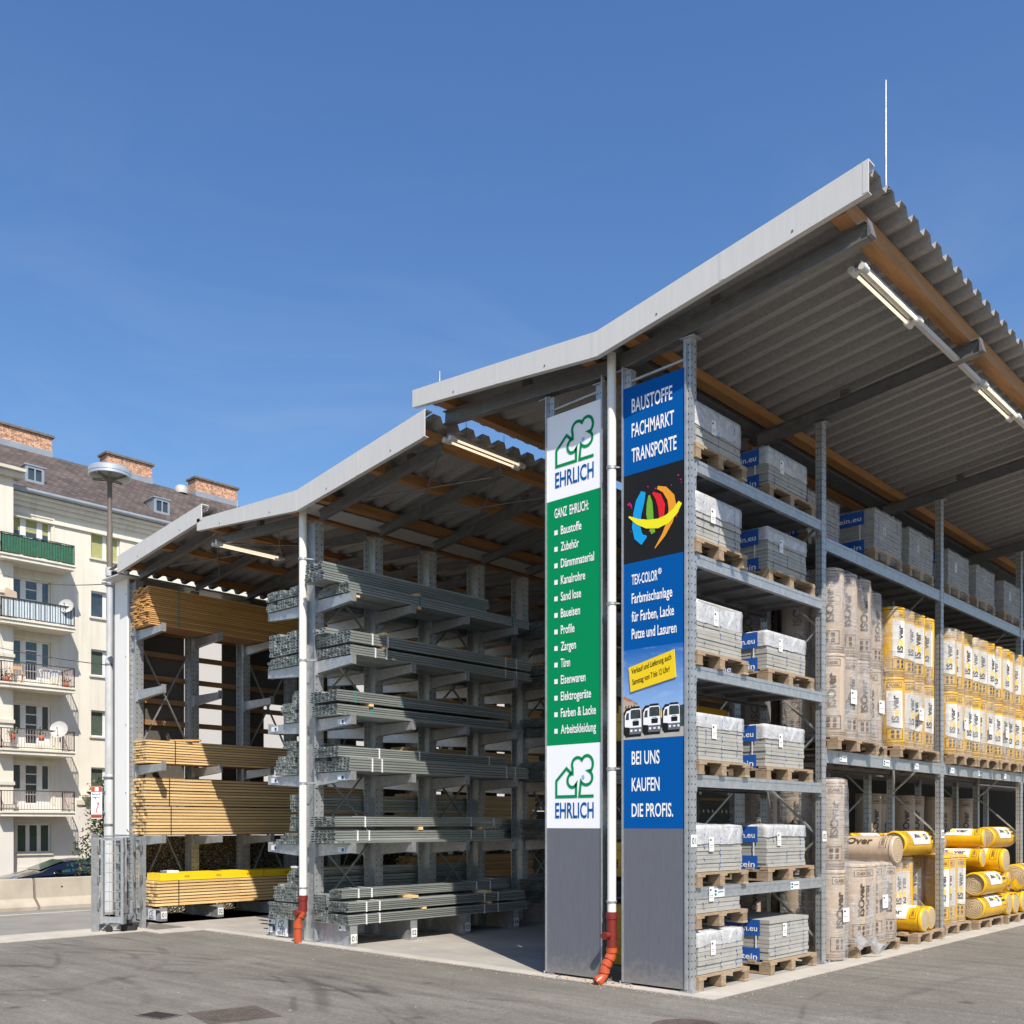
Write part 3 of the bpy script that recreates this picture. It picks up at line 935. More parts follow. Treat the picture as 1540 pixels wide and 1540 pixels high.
# ---- roof over the profile racks
rB = thing('shed_roof', 'middle butterfly shed roof over the racks of grey metal profiles', 'roof', (-6.1, 0, 5.9), 'open shed roofs')
mb = MB(); corrugated(mb, [(-8.74, 6.275), (-6.1, 6.135), (-3.50, 6.475)], FY + 0.02, Y_END); mb.build('roof_sheet', 'sheet', rB)
fascia(rB, [(-8.72, 6.35, 6.17), (-7.4, 6.27, 6.045), (-6.10, 6.20, 5.92), (-4.75, 6.395, 6.09), (-3.50, 6.575, 6.25)])
zr2 = lambda x: 5.86 + (x + 6.1) * 0.125
zl2 = lambda x: 5.86 + (-6.1 - x) * 0.065
COLY = [0.03 + 1.07 * i for i in range(10)]
for i, y in enumerate(COLY + [11.8, 13.9, 16.0, 18.1, 20.2, 22.3, 24.4]):
    mb = MB(); ibeam(mb, (-6.06, y, zr2(-6.06)), (-3.60, y, zr2(-3.60)), 0.13, 0.08); mb.build('rafter', 'galv_dull', rB)
    mb = MB(); ibeam(mb, (-8.62, y, zl2(-8.62)), (-6.40, y, zl2(-6.40)), 0.13, 0.08); mb.build('rafter', 'galv_dull', rB)
    if i % 2 == 0: brackets(rB, [(-4.2, zr2(-4.2) + 0.135), (-7.6, zl2(-7.6) + 0.135)], y)
for x, a, b in ((-3.72, zr2(-3.72) + 0.135, 6.425), (-4.72, zr2(-4.72) + 0.135, 6.295), (-5.82, zr2(-5.82) + 0.135, 6.15), (-6.52, zl2(-6.52) + 0.13, 6.15), (-8.45, zl2(-8.45) + 0.133, 6.245)):
    mb = MB(); mb.box(x - 0.06, x + 0.06, -0.27, Y_END - 0.1, a, b)
    mb.build('purlin', 'glulam', rB)
mb = MB(); mb.box(-6.36, -5.94, -0.32, Y_END, 6.02, 6.035); mb.build('valley_gutter', 'fascia', rB)
xbrace(rB, [((-3.75, 0.1, zr2(-3.75) + 0.02), (-5.2, 1.05, zr2(-5.2) + 0.02)), ((-5.2, 0.1, zr2(-5.2) + 0.02), (-3.75, 1.05, zr2(-3.75) + 0.02)),
            ((-3.75, 1.15, zr2(-3.75) + 0.02), (-5.2, 2.12, zr2(-5.2) + 0.02)), ((-5.2, 1.15, zr2(-5.2) + 0.02), (-3.75, 2.12, zr2(-3.75) + 0.02)),
            ((-8.5, 0.1, zl2(-8.5)), (-7.2, 1.05, zl2(-7.2))), ((-7.2, 0.1, zl2(-7.2)), (-8.5, 1.05, zl2(-8.5)))])

# ---- roof over the timber rack
rC = thing('shed_roof', 'small lean-to shed roof over the timber rack, leftmost of the roofs', 'roof', (-11.6, 0, 5.9), 'open shed roofs')
mb = MB(); corrugated(mb, [(-11.75, 6.10), (-8.58, 6.47)], FY + 0.02, Y_END); mb.build('roof_sheet', 'sheet', rC)
fascia(rC, [(-11.36, 6.26, 5.975), (-9.9, 6.415, 6.15), (-8.58, 6.56, 6.305)])
zr3 = lambda x: 5.90 + (x + 11.3) * 0.12
for y in COLY + [11.8, 13.9, 16.0, 18.1, 20.2, 22.3]:
    mb = MB(); ibeam(mb, (-11.28, y, zr3(-11.28)), (-8.70, y, zr3(-8.70)), 0.13, 0.08); mb.build('rafter', 'galv_dull', rC)
for x in (-8.86, -10.1, -11.2):
    mb = MB(); mb.box(x - 0.06, x + 0.06, -0.27, Y_END - 0.1, zr3(x) + 0.135, 6.10 + (x - 0.06 + 11.75) * 0.1167)
    mb.build('purlin', 'glulam', rC)
xbrace(rC, [((-8.9, 0.1, zr3(-8.9)), (-10.4, 1.05, zr3(-10.4))), ((-10.4, 0.1, zr3(-10.4)), (-8.9, 1.05, zr3(-8.9)))])
mb = MB(); mb.box(-12.05, -11.40, -0.30, Y_END, 5.965, 5.985); mb.build('eaves_gutter', 'fascia', rC)
mb = MB(); mb.box(-11.80, -11.76, -0.25, Y_END, 5.99, 6.095); mb.build('closing_board', 'dark_board', rC)

# lightning rods
def rod(x, y, z0, z1, label):
    t = thing('lightning_rod', label, 'lightning rod', (x, y, z0), 'lightning rods on the shed roofs')
    mb = MB(); mb.tube([(x, y, z0 + 0.03), (x, y, z1)], [0.012, 0.008], 6); mb.build('rod', 'galv', t)
    mb = MB(); mb.lathe([(0.0, z0 + 0.05), (0.02, z0 + 0.05), (0.04, z0 + 0.02), (0.045, z0), (0.0, z0)], x, y, 10); mb.build('base', 'galv_dull', t)
rod(1.85, 0.12, 7.06, 8.02, 'tall thin lightning rod on the right peak of the highest roof')
rod(-3.40, -0.20, 6.80, 7.04, 'short lightning rod at the left end of the highest roof')
rod(-8.30, 0.1, 6.30, 6.66, 'short lightning rod at the left end of the middle roof')

# ================================================================ steel columns and racks
def holes(mb, x, y, z0, z1, axis, pitch=0.085, dy=0.042, s=0.0085, mi=1, sgn=1):
    """rows of punched holes shown as dark insets on a face"""
    z = z0 + 0.05
    while z < z1 - 0.03:
        for d in (-dy, dy):
            if axis == 'x':
                mb.face([(x + sgn * 0.0015, y + d - s, z), (x + sgn * 0.0015, y + d + s, z), (x + sgn * 0.0015, y + d + s, z + 0.016), (x + sgn * 0.0015, y + d - s, z + 0.016)], mi)
            else:
                mb.face([(x + d - s, y + sgn * 0.0015, z), (x + d + s, y + sgn * 0.0015, z), (x + d + s, y + sgn * 0.0015, z + 0.016), (x + d - s, y + sgn * 0.0015, z + 0.016)], mi)
        z += pitch

def hcolumn(x0, x1, yc, z1, w=0.15):
    """I-section column, flanges facing +x / -x, dark punched holes"""
    mb = MB(); t = 0.012
    mb.box(x0, x0 + t, yc - w / 2, yc + w / 2, 0.02, z1)
    mb.box(x1 - t, x1, yc - w / 2, yc + w / 2, 0.02, z1)
    mb.box(x0 + t, x1 - t, yc - 0.006, yc + 0.006, 0.02, z1)
    mb.box(x0 - 0.06, x1 + 0.06, yc - w / 2 - 0.03, yc + w / 2 + 0.03, 0.005, 0.02)
    holes(mb, x1, yc, 0.3, z1, 'x')
    holes(mb, x0, yc, 0.3, z1, 'x', sgn=-1)
    holes(mb, x0 + t, yc, 0.3, z1, 'x')
    return mb

def arm_mb(x0, x1, yc, zt, h0=0.17, h1=0.11, w=0.075):
    """tapering cantilever arm, top edge level, with an end plate and flanges"""
    mb = MB(); t = 0.008
    for ys in (-w / 2, w / 2 - t):
        mb.prism([(x0, yc + ys, zt), (x1, yc + ys, zt), (x1, yc + ys, zt - h1), (x0, yc + ys, zt - h0)], (0, t, 0))
    i0, i1 = yc - w / 2 + t, yc + w / 2 - t
    sg = 1 if x1 > x0 else -1
    mb.prism([(x0, i0, zt - t), (x1, i0, zt - t), (x1, i0, zt - 0.001), (x0, i0, zt - 0.001)], (0, i1 - i0, 0))
    mb.prism([(x0, i0, zt - h0), (x1, i0, zt - h1), (x1, i0, zt - h1 + t), (x0, i0, zt - h0 + t)], (0, i1 - i0, 0))
    xa, xb = sorted((x1, x1 + sg * 0.012))
    mb.box(xa, xb, yc - w / 2 - 0.004, yc + w / 2 + 0.004, zt - h1 - 0.004, zt + 0.03)
    xa, xb = sorted((x0, x0 + sg * 0.016))
    mb.box(xa, xb, yc - w / 2 - 0.03, yc + w / 2 + 0.03, zt - h0 - 0.03, zt + 0.02)
    return mb

def base_mb(x0, x1, yc, h=0.29):
    """deep base beam of a cantilever rack"""
    mb = MB(); t = 0.010
    mb.box(x0, x1, yc - t / 2, yc + t / 2, 0.02, h - 0.012)
    mb.box(x0, x1, yc - 0.055, yc + 0.055, h - 0.012, h)
    mb.box(x0, x1, yc - 0.06, yc + 0.06, 0.006, 0.02)
    sg = 1 if x1 > x0 else -1
    xa, xb = sorted((x1, x1 + sg * 0.012))
    mb.box(xa, xb, yc - 0.06, yc + 0.06, 0.006, h + 0.03)
    mb.prism([(x1 - sg * 0.25, yc - 0.006, 0.02), (x1 - sg * 0.02, yc - 0.006, 0.02), (x1 - sg * 0.02, yc - 0.006, 0.14), (x1 - sg * 0.08, yc - 0.006, 0.14)], (0, -0.05, 0))
    return mb

TAGS = []
def number_tag(root, s, o, ux, uy, h=0.05, w=0.11, hh=0.10, col='paper'):
    mb = MB(); o = Vector(o); ux = Vector(ux); uy = Vector(uy)
    nrm = ux.cross(uy).normalized()
    mb.face([o, o + ux * w, o + ux * w + uy * hh, o + uy * hh], 0)
    vs, fs, tw = text2d(s, h, bold=0.01)
    k = min(1.0, w * 0.86 / max(tw, 1e-6))
    off = (w - tw * k) / 2
    mb.add([o + ux * (off + x * k) + uy * ((hh - h) / 2 + y) + nrm * 0.003 for x, y in vs], fs, 1)
    return mb.build('number_tag', [col, 'ink'], root)

# ---- row with grey profiles: arms on both sides
LEV = [1.37, 2.35, 3.10, 3.91, 4.75]
rk = thing('cantilever_rack', 'two-sided galvanised cantilever rack full of grey metal profiles, under the middle roof', 'storage rack', (-6.23, 0, 0), 'cantilever racks')
c0 = hcolumn(-6.36, -6.10, COLY[0], 5.86).build('column', ['galv', 'hole'], rk)
arms = [arm_mb(-6.10, -5.34, COLY[0], z).build('arm', 'galv', rk) for z in LEV]
arms += [arm_mb(-6.36, -7.28, COLY[0], z - 0.015).build('arm', 'galv', rk) for z in LEV]
bs = [base_mb(-6.10, -5.34, COLY[0]).build('base_beam', 'galv', rk), base_mb(-6.36, -7.25, COLY[0]).build('base_beam', 'galv', rk)]
for i, y in enumerate(COLY[1:]):
    for o in [c0] + bs: again(o, 0, 1.07 * (i + 1), 0)
    for j, o in enumerate(arms):
        again(o, 0, 1.07 * (i + 1), 0)
for i in range(0, 8, 2):
    ya, yb = COLY[i], COLY[i + 1]
    for za, zb in ((0.35, 1.45), (1.45, 2.55), (3.3, 4.3), (4.3, 5.3)):
        mb = MB()
        mb.bar((-6.23, ya, za), (-6.23, yb, zb), 0.012, 0.045, 0, (1, 0, 0)); mb.bar((-6.21, yb, za), (-6.21, ya, zb), 0.012, 0.045, 0, (1, 0, 0))
        mb.build('cross_brace', 'galv', rk)
for i, s in enumerate(('01', '02', '03', '04')):
    number_tag(rk, s, (-5.322, COLY[i] - 0.05, 0.05), (0, 0.10, 0), (0, 0, 1), 0.065, 1.0, 0.11) if False else None
    y = COLY[i]
    mb = MB()
    mb.face([(-5.325, y - 0.05, 0.05), (-5.325, y + 0.055, 0.05), (-5.325, y + 0.055, 0.17), (-5.325, y - 0.05, 0.17)], 0)
    put_text(mb, s, (-5.322, y - 0.038, 0.075), (0, 1, 0), (0, 0, 1), 0.07, 0.078, 0.012, 1)
    mb.build('number_tag', ['paper', 'ink'], rk)
mb = MB()     # aisle board on the front of the base: house and tree mark over REIHE 2
mb.box(-7.05, -6.75, -0.045, -0.035, 0.035, 0.285)
put_text(mb, 'REIHE 2', (-6.995, -0.048, 0.055), (1, 0, 0), (0, 0, 1), 0.05, 0.19, 0.012, 1)
put_text(mb, 'EHRLICH', (-6.975, -0.048, 0.125), (1, 0, 0), (0, 0, 1), 0.028, 0.15, 0.015, 2)
for pts in ([(0, 0), (0, .05), (.04, .09), (.07, .065)], [(0, 0), (.07, 0), (.07, .035), (.055, .06), (.07, .085), (.10, .10), (.13, .08), (.12, .05), (.09, .035), (.09, 0), (.14, 0)]):
    stroke(mb, pts, 0.010, (-6.97, -0.048, 0.165), (1, 0, 0), (0, 0, 1), 1)
mb.build('aisle_board', ['paper', 'ink', 'sign_blue'], rk)
for x, z, w, h, s in ((-7.24, 0.07, 0.10, 0.085, '01'), (-7.235, 0.195, 0.2, 0.07, ''), (-5.56, 0.215, 0.14, 0.07, '')):
    mb = MB(); mb.box(x, x + w, -0.045, -0.036, z, z + h)
    if s: put_text(mb, s, (x + 0.015, -0.048, z + 0.015), (1, 0, 0), (0, 0, 1), 0.055, 0.07, 0.012, 1)
    else:
        mb.box(x + 0.015, x + w * 0.35, -0.0475, -0.045, z + 0.02, z + h - 0.02, 1)
    mb.build('number_tag', ['paper', 'ink'], rk)
for j, z in enumerate(LEV[:3]):    # little shelf labels on the front arms
    for x in (-5.62, -7.2):
        mb = MB(); mb.box(x, x + 0.15, COLY[0] - 0.048, COLY[0] - 0.040, z - 0.105, z - 0.035); mb.box(x + 0.09, x + 0.135, COLY[0] - 0.05, COLY[0] - 0.048, z - 0.095, z - 0.05, 1)
        mb.build('shelf_label', ['paper', 'sign_blue'], rk)

# ---- row with timber: arms on one side
LEVT = [1.44, 2.67, 3.98, 5.02]
rt = thing('cantilever_rack', 'one-sided galvanised cantilever rack stacked with timber, under the leftmost roof', 'storage rack', (-11.4, 0, 0), 'cantilever racks')
c0 = hcolumn(-11.56, -11.32, COLY[0], 5.90).build('column', ['galv', 'hole'], rt)
arms = [arm_mb(-11.32, -10.47, COLY[0], z).build('arm', 'galv', rt) for z in LEVT]
bs = base_mb(-11.32, -10.47, COLY[0], 0.20).build('base_beam', 'galv', rt)
for i in range(1, 10):
    for o in [c0, bs] + arms: again(o, 0, 1.07 * i, 0)
for i in range(0, 8, 2):
    ya, yb = COLY[i], COLY[i + 1]
    for za, zb in ((0.3, 2.6), (2.9, 4.9)):
        mb = MB(); mb.bar((-11.42, ya, za), (-11.42, yb, zb), 0.012, 0.05, 0, (1, 0, 0)); mb.bar((-11.40, yb, za), (-11.40, ya, zb), 0.012, 0.05, 0, (1, 0, 0))
        mb.build('cross_brace', 'galv', rt)
for i in range(2):
    mb = MB(); y = COLY[i]
    mb.face([(-10.455, y - 0.05, 0.05), (-10.455, y + 0.055, 0.05), (-10.455, y + 0.055, 0.17), (-10.455, y - 0.05, 0.17)], 0)
    put_text(mb, ('01', '02')[i], (-10.452, y - 0.038, 0.075), (0, 1, 0), (0, 0, 1), 0.07, 0.078, 0.012, 1)
    mb.build('number_tag', ['paper', 'ink'], rt)
mb = MB()
mb.box(-10.86, -10.62, -0.045, -0.035, 0.02, 0.19)
put_text(mb, 'REIHE 1', (-10.83, -0.048, 0.03), (1, 0, 0), (0, 0, 1), 0.035, 0.17, 0.012, 1)
for pts in ([(0, 0), (0, .05), (.04, .09), (.07, .065)], [(0, 0), (.07, 0), (.07, .035), (.055, .06), (.07, .085), (.10, .10), (.13, .08), (.12, .05), (.09, .035), (.09, 0), (.14, 0)]):
    stroke(mb, pts, 0.010, (-10.81, -0.048, 0.085), (1, 0, 0), (0, 0, 1), 1)
mb.build('aisle_board', ['paper', 'ink'], rt)

# white closing panel at the left end, and the boarded back wall
t = thing('end_panel', 'tall plain white panel closing the left end of the timber shed', 'wall panel', (-11.75, -0.05, 0))
mb = MB(); mb.box(-12.06, -11.585, -0.06, -0.02, 1.46, 6.10); mb.box(-12.06, -11.585, -0.06, -0.02, 0.25, 1.45); mb.build('panel', 'white_panel', t)
mb = MB(); mb.box(-12.12, -12.063, -0.07, 0.02, 0.02, 6.2); mb.build('edge_profile', 'galv_dull', t)  # darker steel tone stands in for the shadow line beside the panel
mb = MB()
for z in (1.0, 2.2, 3.4, 4.6, 5.7):
    mb.tube([(-11.64, -0.066, z), (-11.64, -0.06, z)], 0.012, 8)
mb.build('screw', 'galv_dull', t)

bw = thing('boarded_wall', 'dark board wall with brown rails and open gaps behind the timber rack', 'wall', (-11.85, 0, 0))
for y0, y1, z0 in ((0.02, 1.16, 2.0), (1.96, 2.80, 2.0), (2.80, 3.9, 4.05), (3.9, 5.2, 2.0), (5.9, 7.4, 2.0), (7.9, 9.6, 2.0), (9.9, 13.0, 2.0), (13.0, 26.0, 1.2)):
    mb = MB(); mb.box(-11.86, -11.83, y0, y1, z0, 6.05); mb.build('board', 'dark_board', bw)
mb = MB(); mb.box(-11.865, -11.825, 2.80, 2.88, 2.0, 4.05); mb.build('board', 'dark_board', bw)
for z in (2.45, 3.07, 3.49, 3.88, 4.30, 4.73, 5.15, 5.6):
    mb = MB(); mb.box(-11.825, -11.76, 0.02, 25.0, z - 0.045, z + 0.045); mb.build('rail', 'rail_wood', bw)
mb = MB()
mb.box(-12.30, -11.75, 0.06, 25.0, 0.0, 1.42)
gab = mb.build('gabion_wall', 'stones'); tag(gab, 'low gabion wall of pale stones behind the lowest timber', 'stone wall')
mb = MB()
mb.box(-12.1, -11.9, 1.46, 26.0, 1.44, 1.98)
tag(mb.build('timber_plinth', 'dark_board'), 'dark board strip on top of the gabion wall', 'wall')

# light plain building seen through the gaps of the boarded wall
hl = thing('warehouse', 'plain light grey building glimpsed through the gaps behind the timber rack', 'building', (-30, 20, 0))
mb = MB(); mb.box(-36, -30, 11.6, 60, -1.1, 10.3); mb.build('wall', 'hall_wall', hl)
mb = MB(); mb.box(-36.1, -29.9, 11.5, 60.1, 10.3, 10.45); mb.build('roof_edge', 'zinc', hl)
for y in (13, 17, 21, 25, 29):
    mb = MB(); mb.box(-30.0, -29.985, y, y + 1.4, 4.0, 4.02); mb.build('wall_joint', 'white_print', hl)
# wall added far back to keep the shed interior dark
ew = thing('added_rear_wall', 'added dark rear wall keeping the far end of the sheds dark', 'wall', (-5, 26.2, 0))
mb = MB(); mb.box(-12.3, 0.3, 26.1, 26.3, 0, 6.3); mb.build('wall', 'dark_board', ew)

# ---- pallet racks
def upright(x, y, z1, sgn=1, px=0.085, wy=0.105):
    """punched rack post; face towards sgn*x at x"""
    mb = MB(); t = 0.006
    xa, xb = sorted((x, x - sgn * px))
    mb.box(xa, xb, y - wy / 2 + 0.008, y + wy / 2 - 0.008, 0.012, z1)
    xa, xb = sorted((x - sgn * 0.014, x + sgn * 0.001))
    mb.box(xa, xb, y - wy / 2, y + wy / 2, 0.0121, z1)
    holes(mb, x + sgn * 0.001, y, 0.1, z1, 'x', 0.075, 0.030, 0.0065, 1, sgn)
    holes(mb, x - sgn * px / 2, y - wy / 2 + 0.008, 0.1, z1, 'y', 0.075, 0.018, 0.0055, 1, -1)
    xa, xb = sorted((x + sgn * 0.05, x - sgn * (px + 0.02)))
    mb.box(xa, xb, y - 0.09, y + 0.09, 0.009, 0.016)
    for yy in (y - 0.07, y + 0.07):
        mb.tube([(x + sgn * 0.03, yy, 0.016), (x + sgn * 0.03, yy, 0.04)], 0.009, 6)
    mb.box(x - px / 2 - 0.07, x - px / 2 + 0.09, y - 0.07, y + 0.07, z1, z1 + 0.01)
    return mb

def beam_mb(x, y0, y1, zt, h=0.13, sgn=1):
    """stepped box beam with end brackets"""
    mb = MB()
    xa, xb = sorted((x - sgn * 0.012, x - sgn * 0.055))
    mb.box(xa, xb, y0, y1, zt - h, zt - 0.035)
    xa, xb = sorted((x - sgn * 0.008, x - sgn * 0.055))
    mb.box(xa, xb, y0, y1, zt - 0.0345, zt)
    xa, xb = sorted((x - sgn * 0.006, x - sgn * 0.055))
    mb.box(xa, xb, y0, y1, zt - h - 0.004, zt - h + 0.010)
    for y in (y0, y1 - 0.006):
        xa, xb = sorted((x - sgn * 0.06, x + sgn * 0.004))
        mb.box(xa, xb, y - 0.002, y + 0.008, zt - h - 0.05, zt + 0.04)
    return mb

def frame_bracing(root, xa, xb, y, z1):
    z = 0.25; s = 0; zs = []
    while z < z1 - 0.2:
        zs.append(z); z += 0.62
    for i in range(len(zs) - 1):
        p, q = ((xa, zs[i]), (xb, zs[i + 1])) if i % 2 == 0 else ((xb, zs[i]), (xa, zs[i + 1]))
        mb = MB(); mb.bar((p[0], y, p[1]), (q[0], y, q[1]), 0.028, 0.022); mb.build('diagonal_brace', 'galv', root)

POSTY = [0.0, 2.82, 6.65, 10.45, 14.25, 18.05]
BAY1 = [1.02, 2.13, 3.20, 4.30, 5.22]
BAY2 = [2.53, 5.05]
pr = thing('pallet_rack', 'galvanised pallet rack along the right side holding slabs and insulation rolls', 'storage rack', (-0.4, 0, 0), 'pallet racks')
for i, y in enumerate(POSTY):
    z1 = 6.375
    upright(0.0, y, z1).build('upright', ['galv', 'hole'], pr)
    upright(-0.80, y, 6.29, -1).build('upright', ['galv', 'hole'], pr)
    if i < 4: frame_bracing(pr, -0.06, -0.74, y, 6.2)
for i in range(len(POSTY) - 1):
    y0, y1 = POSTY[i] + 0.055, POSTY[i + 1] - 0.055
    for z in (BAY1 if i == 0 else BAY2):
        h = 0.115 if i == 0 else 0.15
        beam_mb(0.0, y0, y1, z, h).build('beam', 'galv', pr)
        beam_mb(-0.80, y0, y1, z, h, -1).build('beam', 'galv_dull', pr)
        mb = MB(); mb.box(-0.74, -0.06, y0 + 0.01, y1 - 0.01, z - 0.055, z - 0.040)
        k = 0
        for yy in [y0 + 0.3 + 0.5 * k for k in range(int((y1 - y0) / 0.5))]:
            mb.box(-0.745, -0.055, yy, yy + 0.06, z - 0.095, z - 0.056)
        mb.build('shelf_deck', 'galv_dull', pr)
def shelf_label(y, z, w=0.2, h=0.085):
    mb = MB(); mb.box(-0.006, -0.001, y, y + w, z - h, z)
    mb.box(-0.001, 0.0005, y + 0.012, y + 0.05, z - 0.035, z - 0.012, 1); mb.box(-0.001, 0.0005, y + 0.012, y + 0.05, z - 0.07, z - 0.045, 2); mb.box(-0.001, 0.0005, y + 0.07, y + w - 0.02, z - 0.04, z - 0.03, 3)
    mb.build('shelf_label', ['paper', 'sign_blue', 'sign_green', 'ink'], pr)
for y, z in ((0.38, 0.995), (2.0, 0.995), (3.25, 2.49), (4.55, 2.49), (5.55, 2.49), (6.95, 2.49), (8.2, 2.49), (9.4, 2.49)):
    shelf_label(y, z)
for y, s in ((0.0, '01'), (2.82, '02'), (6.65, '03')):
    mb = MB(); z = 1.42 if s == '01' else 1.44
    mb.box(0.003, 0.008, y - 0.05, y + 0.05, z, z + 0.12)
    put_text(mb, s, (0.0095, y - 0.036, z + 0.03), (0, 1, 0), (0, 0, 1), 0.06, 0.072, 0.012, 1)
    mb.build('number_tag', ['paper', 'ink'], pr)

pl = thing('pallet_rack', 'galvanised pallet rack facing the shaded aisle, behind the green and white sign', 'storage rack', (-1.45, 0, 0), 'pallet racks')
for i, y in enumerate(POSTY):
    upright(-1.83, y, 6.30, -1).build('upright', ['galv', 'hole'], pl)
    upright(-1.08, y, 6.25).build('upright', ['galv', 'hole'], pl)
    if i < 4: frame_bracing(pl, -1.77, -1.14, y, 6.0)
for i in range(len(POSTY) - 1):
    y0, y1 = POSTY[i] + 0.055, POSTY[i + 1] - 0.055
    for z in ((1.02, 2.53, 3.9, 5.05) if i == 0 else BAY2):
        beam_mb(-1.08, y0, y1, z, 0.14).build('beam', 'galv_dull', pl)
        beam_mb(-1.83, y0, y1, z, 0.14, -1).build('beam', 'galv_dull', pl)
        mb = MB(); mb.box(-1.77, -1.14, y0 + 0.01, y1 - 0.01, z - 0.055, z - 0.040); mb.build('shelf_deck', 'galv_dull', pl)
# head rails over the two sign boards
for root, xa, xb in ((pr, -0.72, -0.085), (pl, -1.75, -1.16)):
    mb = MB(); mb.tube([(xa, -0.02, 6.17), (xb, -0.02, 6.19)], 0.018, 8); mb.build('head_rail', 'galv', root)
# ================================================================ stored goods
# ---- timber stacks: every board modelled, ends pushed in and out a little
def timber(name, label, cat, x0, x1, y0, y1, z0, z1, nl, nc, mat, gap=0.004, jit=0.03, straps=(), group='timber stacks', split=None, sub=0, strap_mat='strap_dark'):
    t = thing(name, label, cat, (x0, y0, z0), group)
    mb = MB()
    dz = (z1 - z0) / nl; dx = (x1 - x0) / nc
    for i in range(nl):
        extra = 0.012 if (sub and i and i % sub == 0) else 0.0
        shift = random.uniform(-0.012, 0.012)
        for j in range(nc):
            a = y0 + random.uniform(-jit, jit); b = y1 + random.uniform(-jit, jit)
            zz = z0 + i * dz + extra
            outer = random.uniform(-0.004, 0.004)
            if split:
                m = split + random.uniform(-0.02, 0.02)
                mb.box(x0 + j * dx + 0.0015 + shift + outer, x0 + (j + 1) * dx - 0.0015 + shift + outer, a, m, zz + gap, z0 + (i + 1) * dz)
                o2 = random.uniform(-0.010, 0.010)
                mb.box(x0 + j * dx + 0.0015 + shift + o2, x0 + (j + 1) * dx - 0.0015 + shift + o2, m + 0.006, b, zz + gap, z0 + (i + 1) * dz)
            else:
                mb.box(x0 + j * dx + 0.0015 + shift + outer, x0 + (j + 1) * dx - 0.0015 + shift + outer, a, b, zz + gap, z0 + (i + 1) * dz)
    mb.build('boards', mat, t)
    mb = MB(); mb.box(x0 + 0.03, x1 - 0.03, y0 + 0.10, y1 - 0.10, z0 + 0.006, z1 - 0.012); mb.build('shade_core', 'rail_wood', t)  # dark core: shade between the boards put into its colour
    for y in straps:
        mb = MB()
        mb.box(x1 + 0.012, x1 + 0.016, y, y + 0.016, z0 - 0.004, z1 + 0.004)
        mb.box(x0, x1 + 0.016, y, y + 0.016, z1 + 0.004, z1 + 0.007)
        mb.build('strap', strap_mat, t)
    return t

timber('timber_stack', 'big stack of thin orange-brown boards right under the leftmost roof', 'timber stack', -11.30, -10.70, -0.12, 5.2, 5.035, 5.69, 19, 6, 'larch', 0.013, 0.03, (0.42, 2.9), strap_mat='strap_teal')
timber('timber_stack', 'low stack of pale planks with a dark strap, above the tallest timber stack', 'timber stack', -11.30, -10.82, -0.10, 5.0, 2.685, 3.09, 9, 4, 'pine', 0.0155, 0.015, (0.42, 3.2))
timber('timber_stack', 'upper half of the tallest pale timber stack at the left, dark strap near its end', 'timber stack', -11.30, -10.80, -0.13, 5.1, 1.955, 2.43, 9, 5, 'pine', 0.0165, 0.025, (0.30, 3.4))
timber('timber_stack', 'lower half of the tallest pale timber stack, resting on the second arms from the ground', 'timber stack', -11.30, -10.80, -0.10, 5.1, 1.455, 1.945, 9, 5, 'pine', 0.0165, 0.025, (0.33, 3.4))
timber('timber_stack', 'pale plank stack nearest the ground, with yellow beams lying on top', 'timber stack', -11.20, -10.70, 0.02, 5.2, 0.225, 0.665, 8, 4, 'pine', 0.018, 0.025, (0.42, 3.3), split=1.62)
t = thing('loose_plank', 'short splintered plank lying on the low pale plank stack', 'plank', (-11.0, 0.5, 3.1))
mb = MB(); mb.bar((-11.05, 0.55, 3.125), (-10.86, 0.95, 3.135), 0.10, 0.025); mb.bar((-10.95, 0.4, 3.112), (-10.80, 0.75, 3.113), 0.06, 0.022); mb.build('plank', 'larch', t)
# yellow formwork beams
t = thing('formwork_beams', 'bright yellow formwork beams lying on the lowest plank stack', 'formwork beam', (-11.0, 0.05, 0.68), 'timber stacks')
for k, (xa, xb, ya) in enumerate(((-11.18, -11.0, 0.10), (-10.98, -10.72, 0.10))):
    for (a, b) in ((ya, 2.15), (2.17, 4.9)):
        mb = MB(); mb.box(xa, xb, a, b, 0.675, 0.80)
        if k:
            yy = a + 0.45
            while yy < b - 0.2:
                put_text(mb, 'XYO', (xb + 0.002, yy, 0.715), (0, 1, 0), (0, 0, 1), 0.035, 0.10, 0.02, 1); yy += 0.62
        else:
            pass
        mb.build('beam', ['yellow_beam', 'ink'], t)
mb = MB(); mb.box(-11.1, -10.85, 0.30, 0.52, 0.801, 0.835); mb.build('delivery_note_box', 'paper', t)
# second run of timber further back, in the dark
k = 0
for z0, z1, nl, m_, w in ((5.03, 5.6, 16, 'larch', 'top'), (4.0, 4.4, 10, 'larch', 'upper'), (2.685, 3.3, 14, 'pine', 'middle'), (1.455, 2.3, 18, 'pine', 'lower'), (0.225, 0.95, 16, 'larch', 'ground')):
    timber('timber_stack', 'shaded board stack deep inside the shed, on the %s arms of the timber rack' % w, 'timber stack', -11.30, -10.72, 5.5 + 0.1 * k, 10.1 - 0.1 * k, z0, z1, nl, 4, m_, 0.006, 0.06, (6.2, 9.0)); k += 1

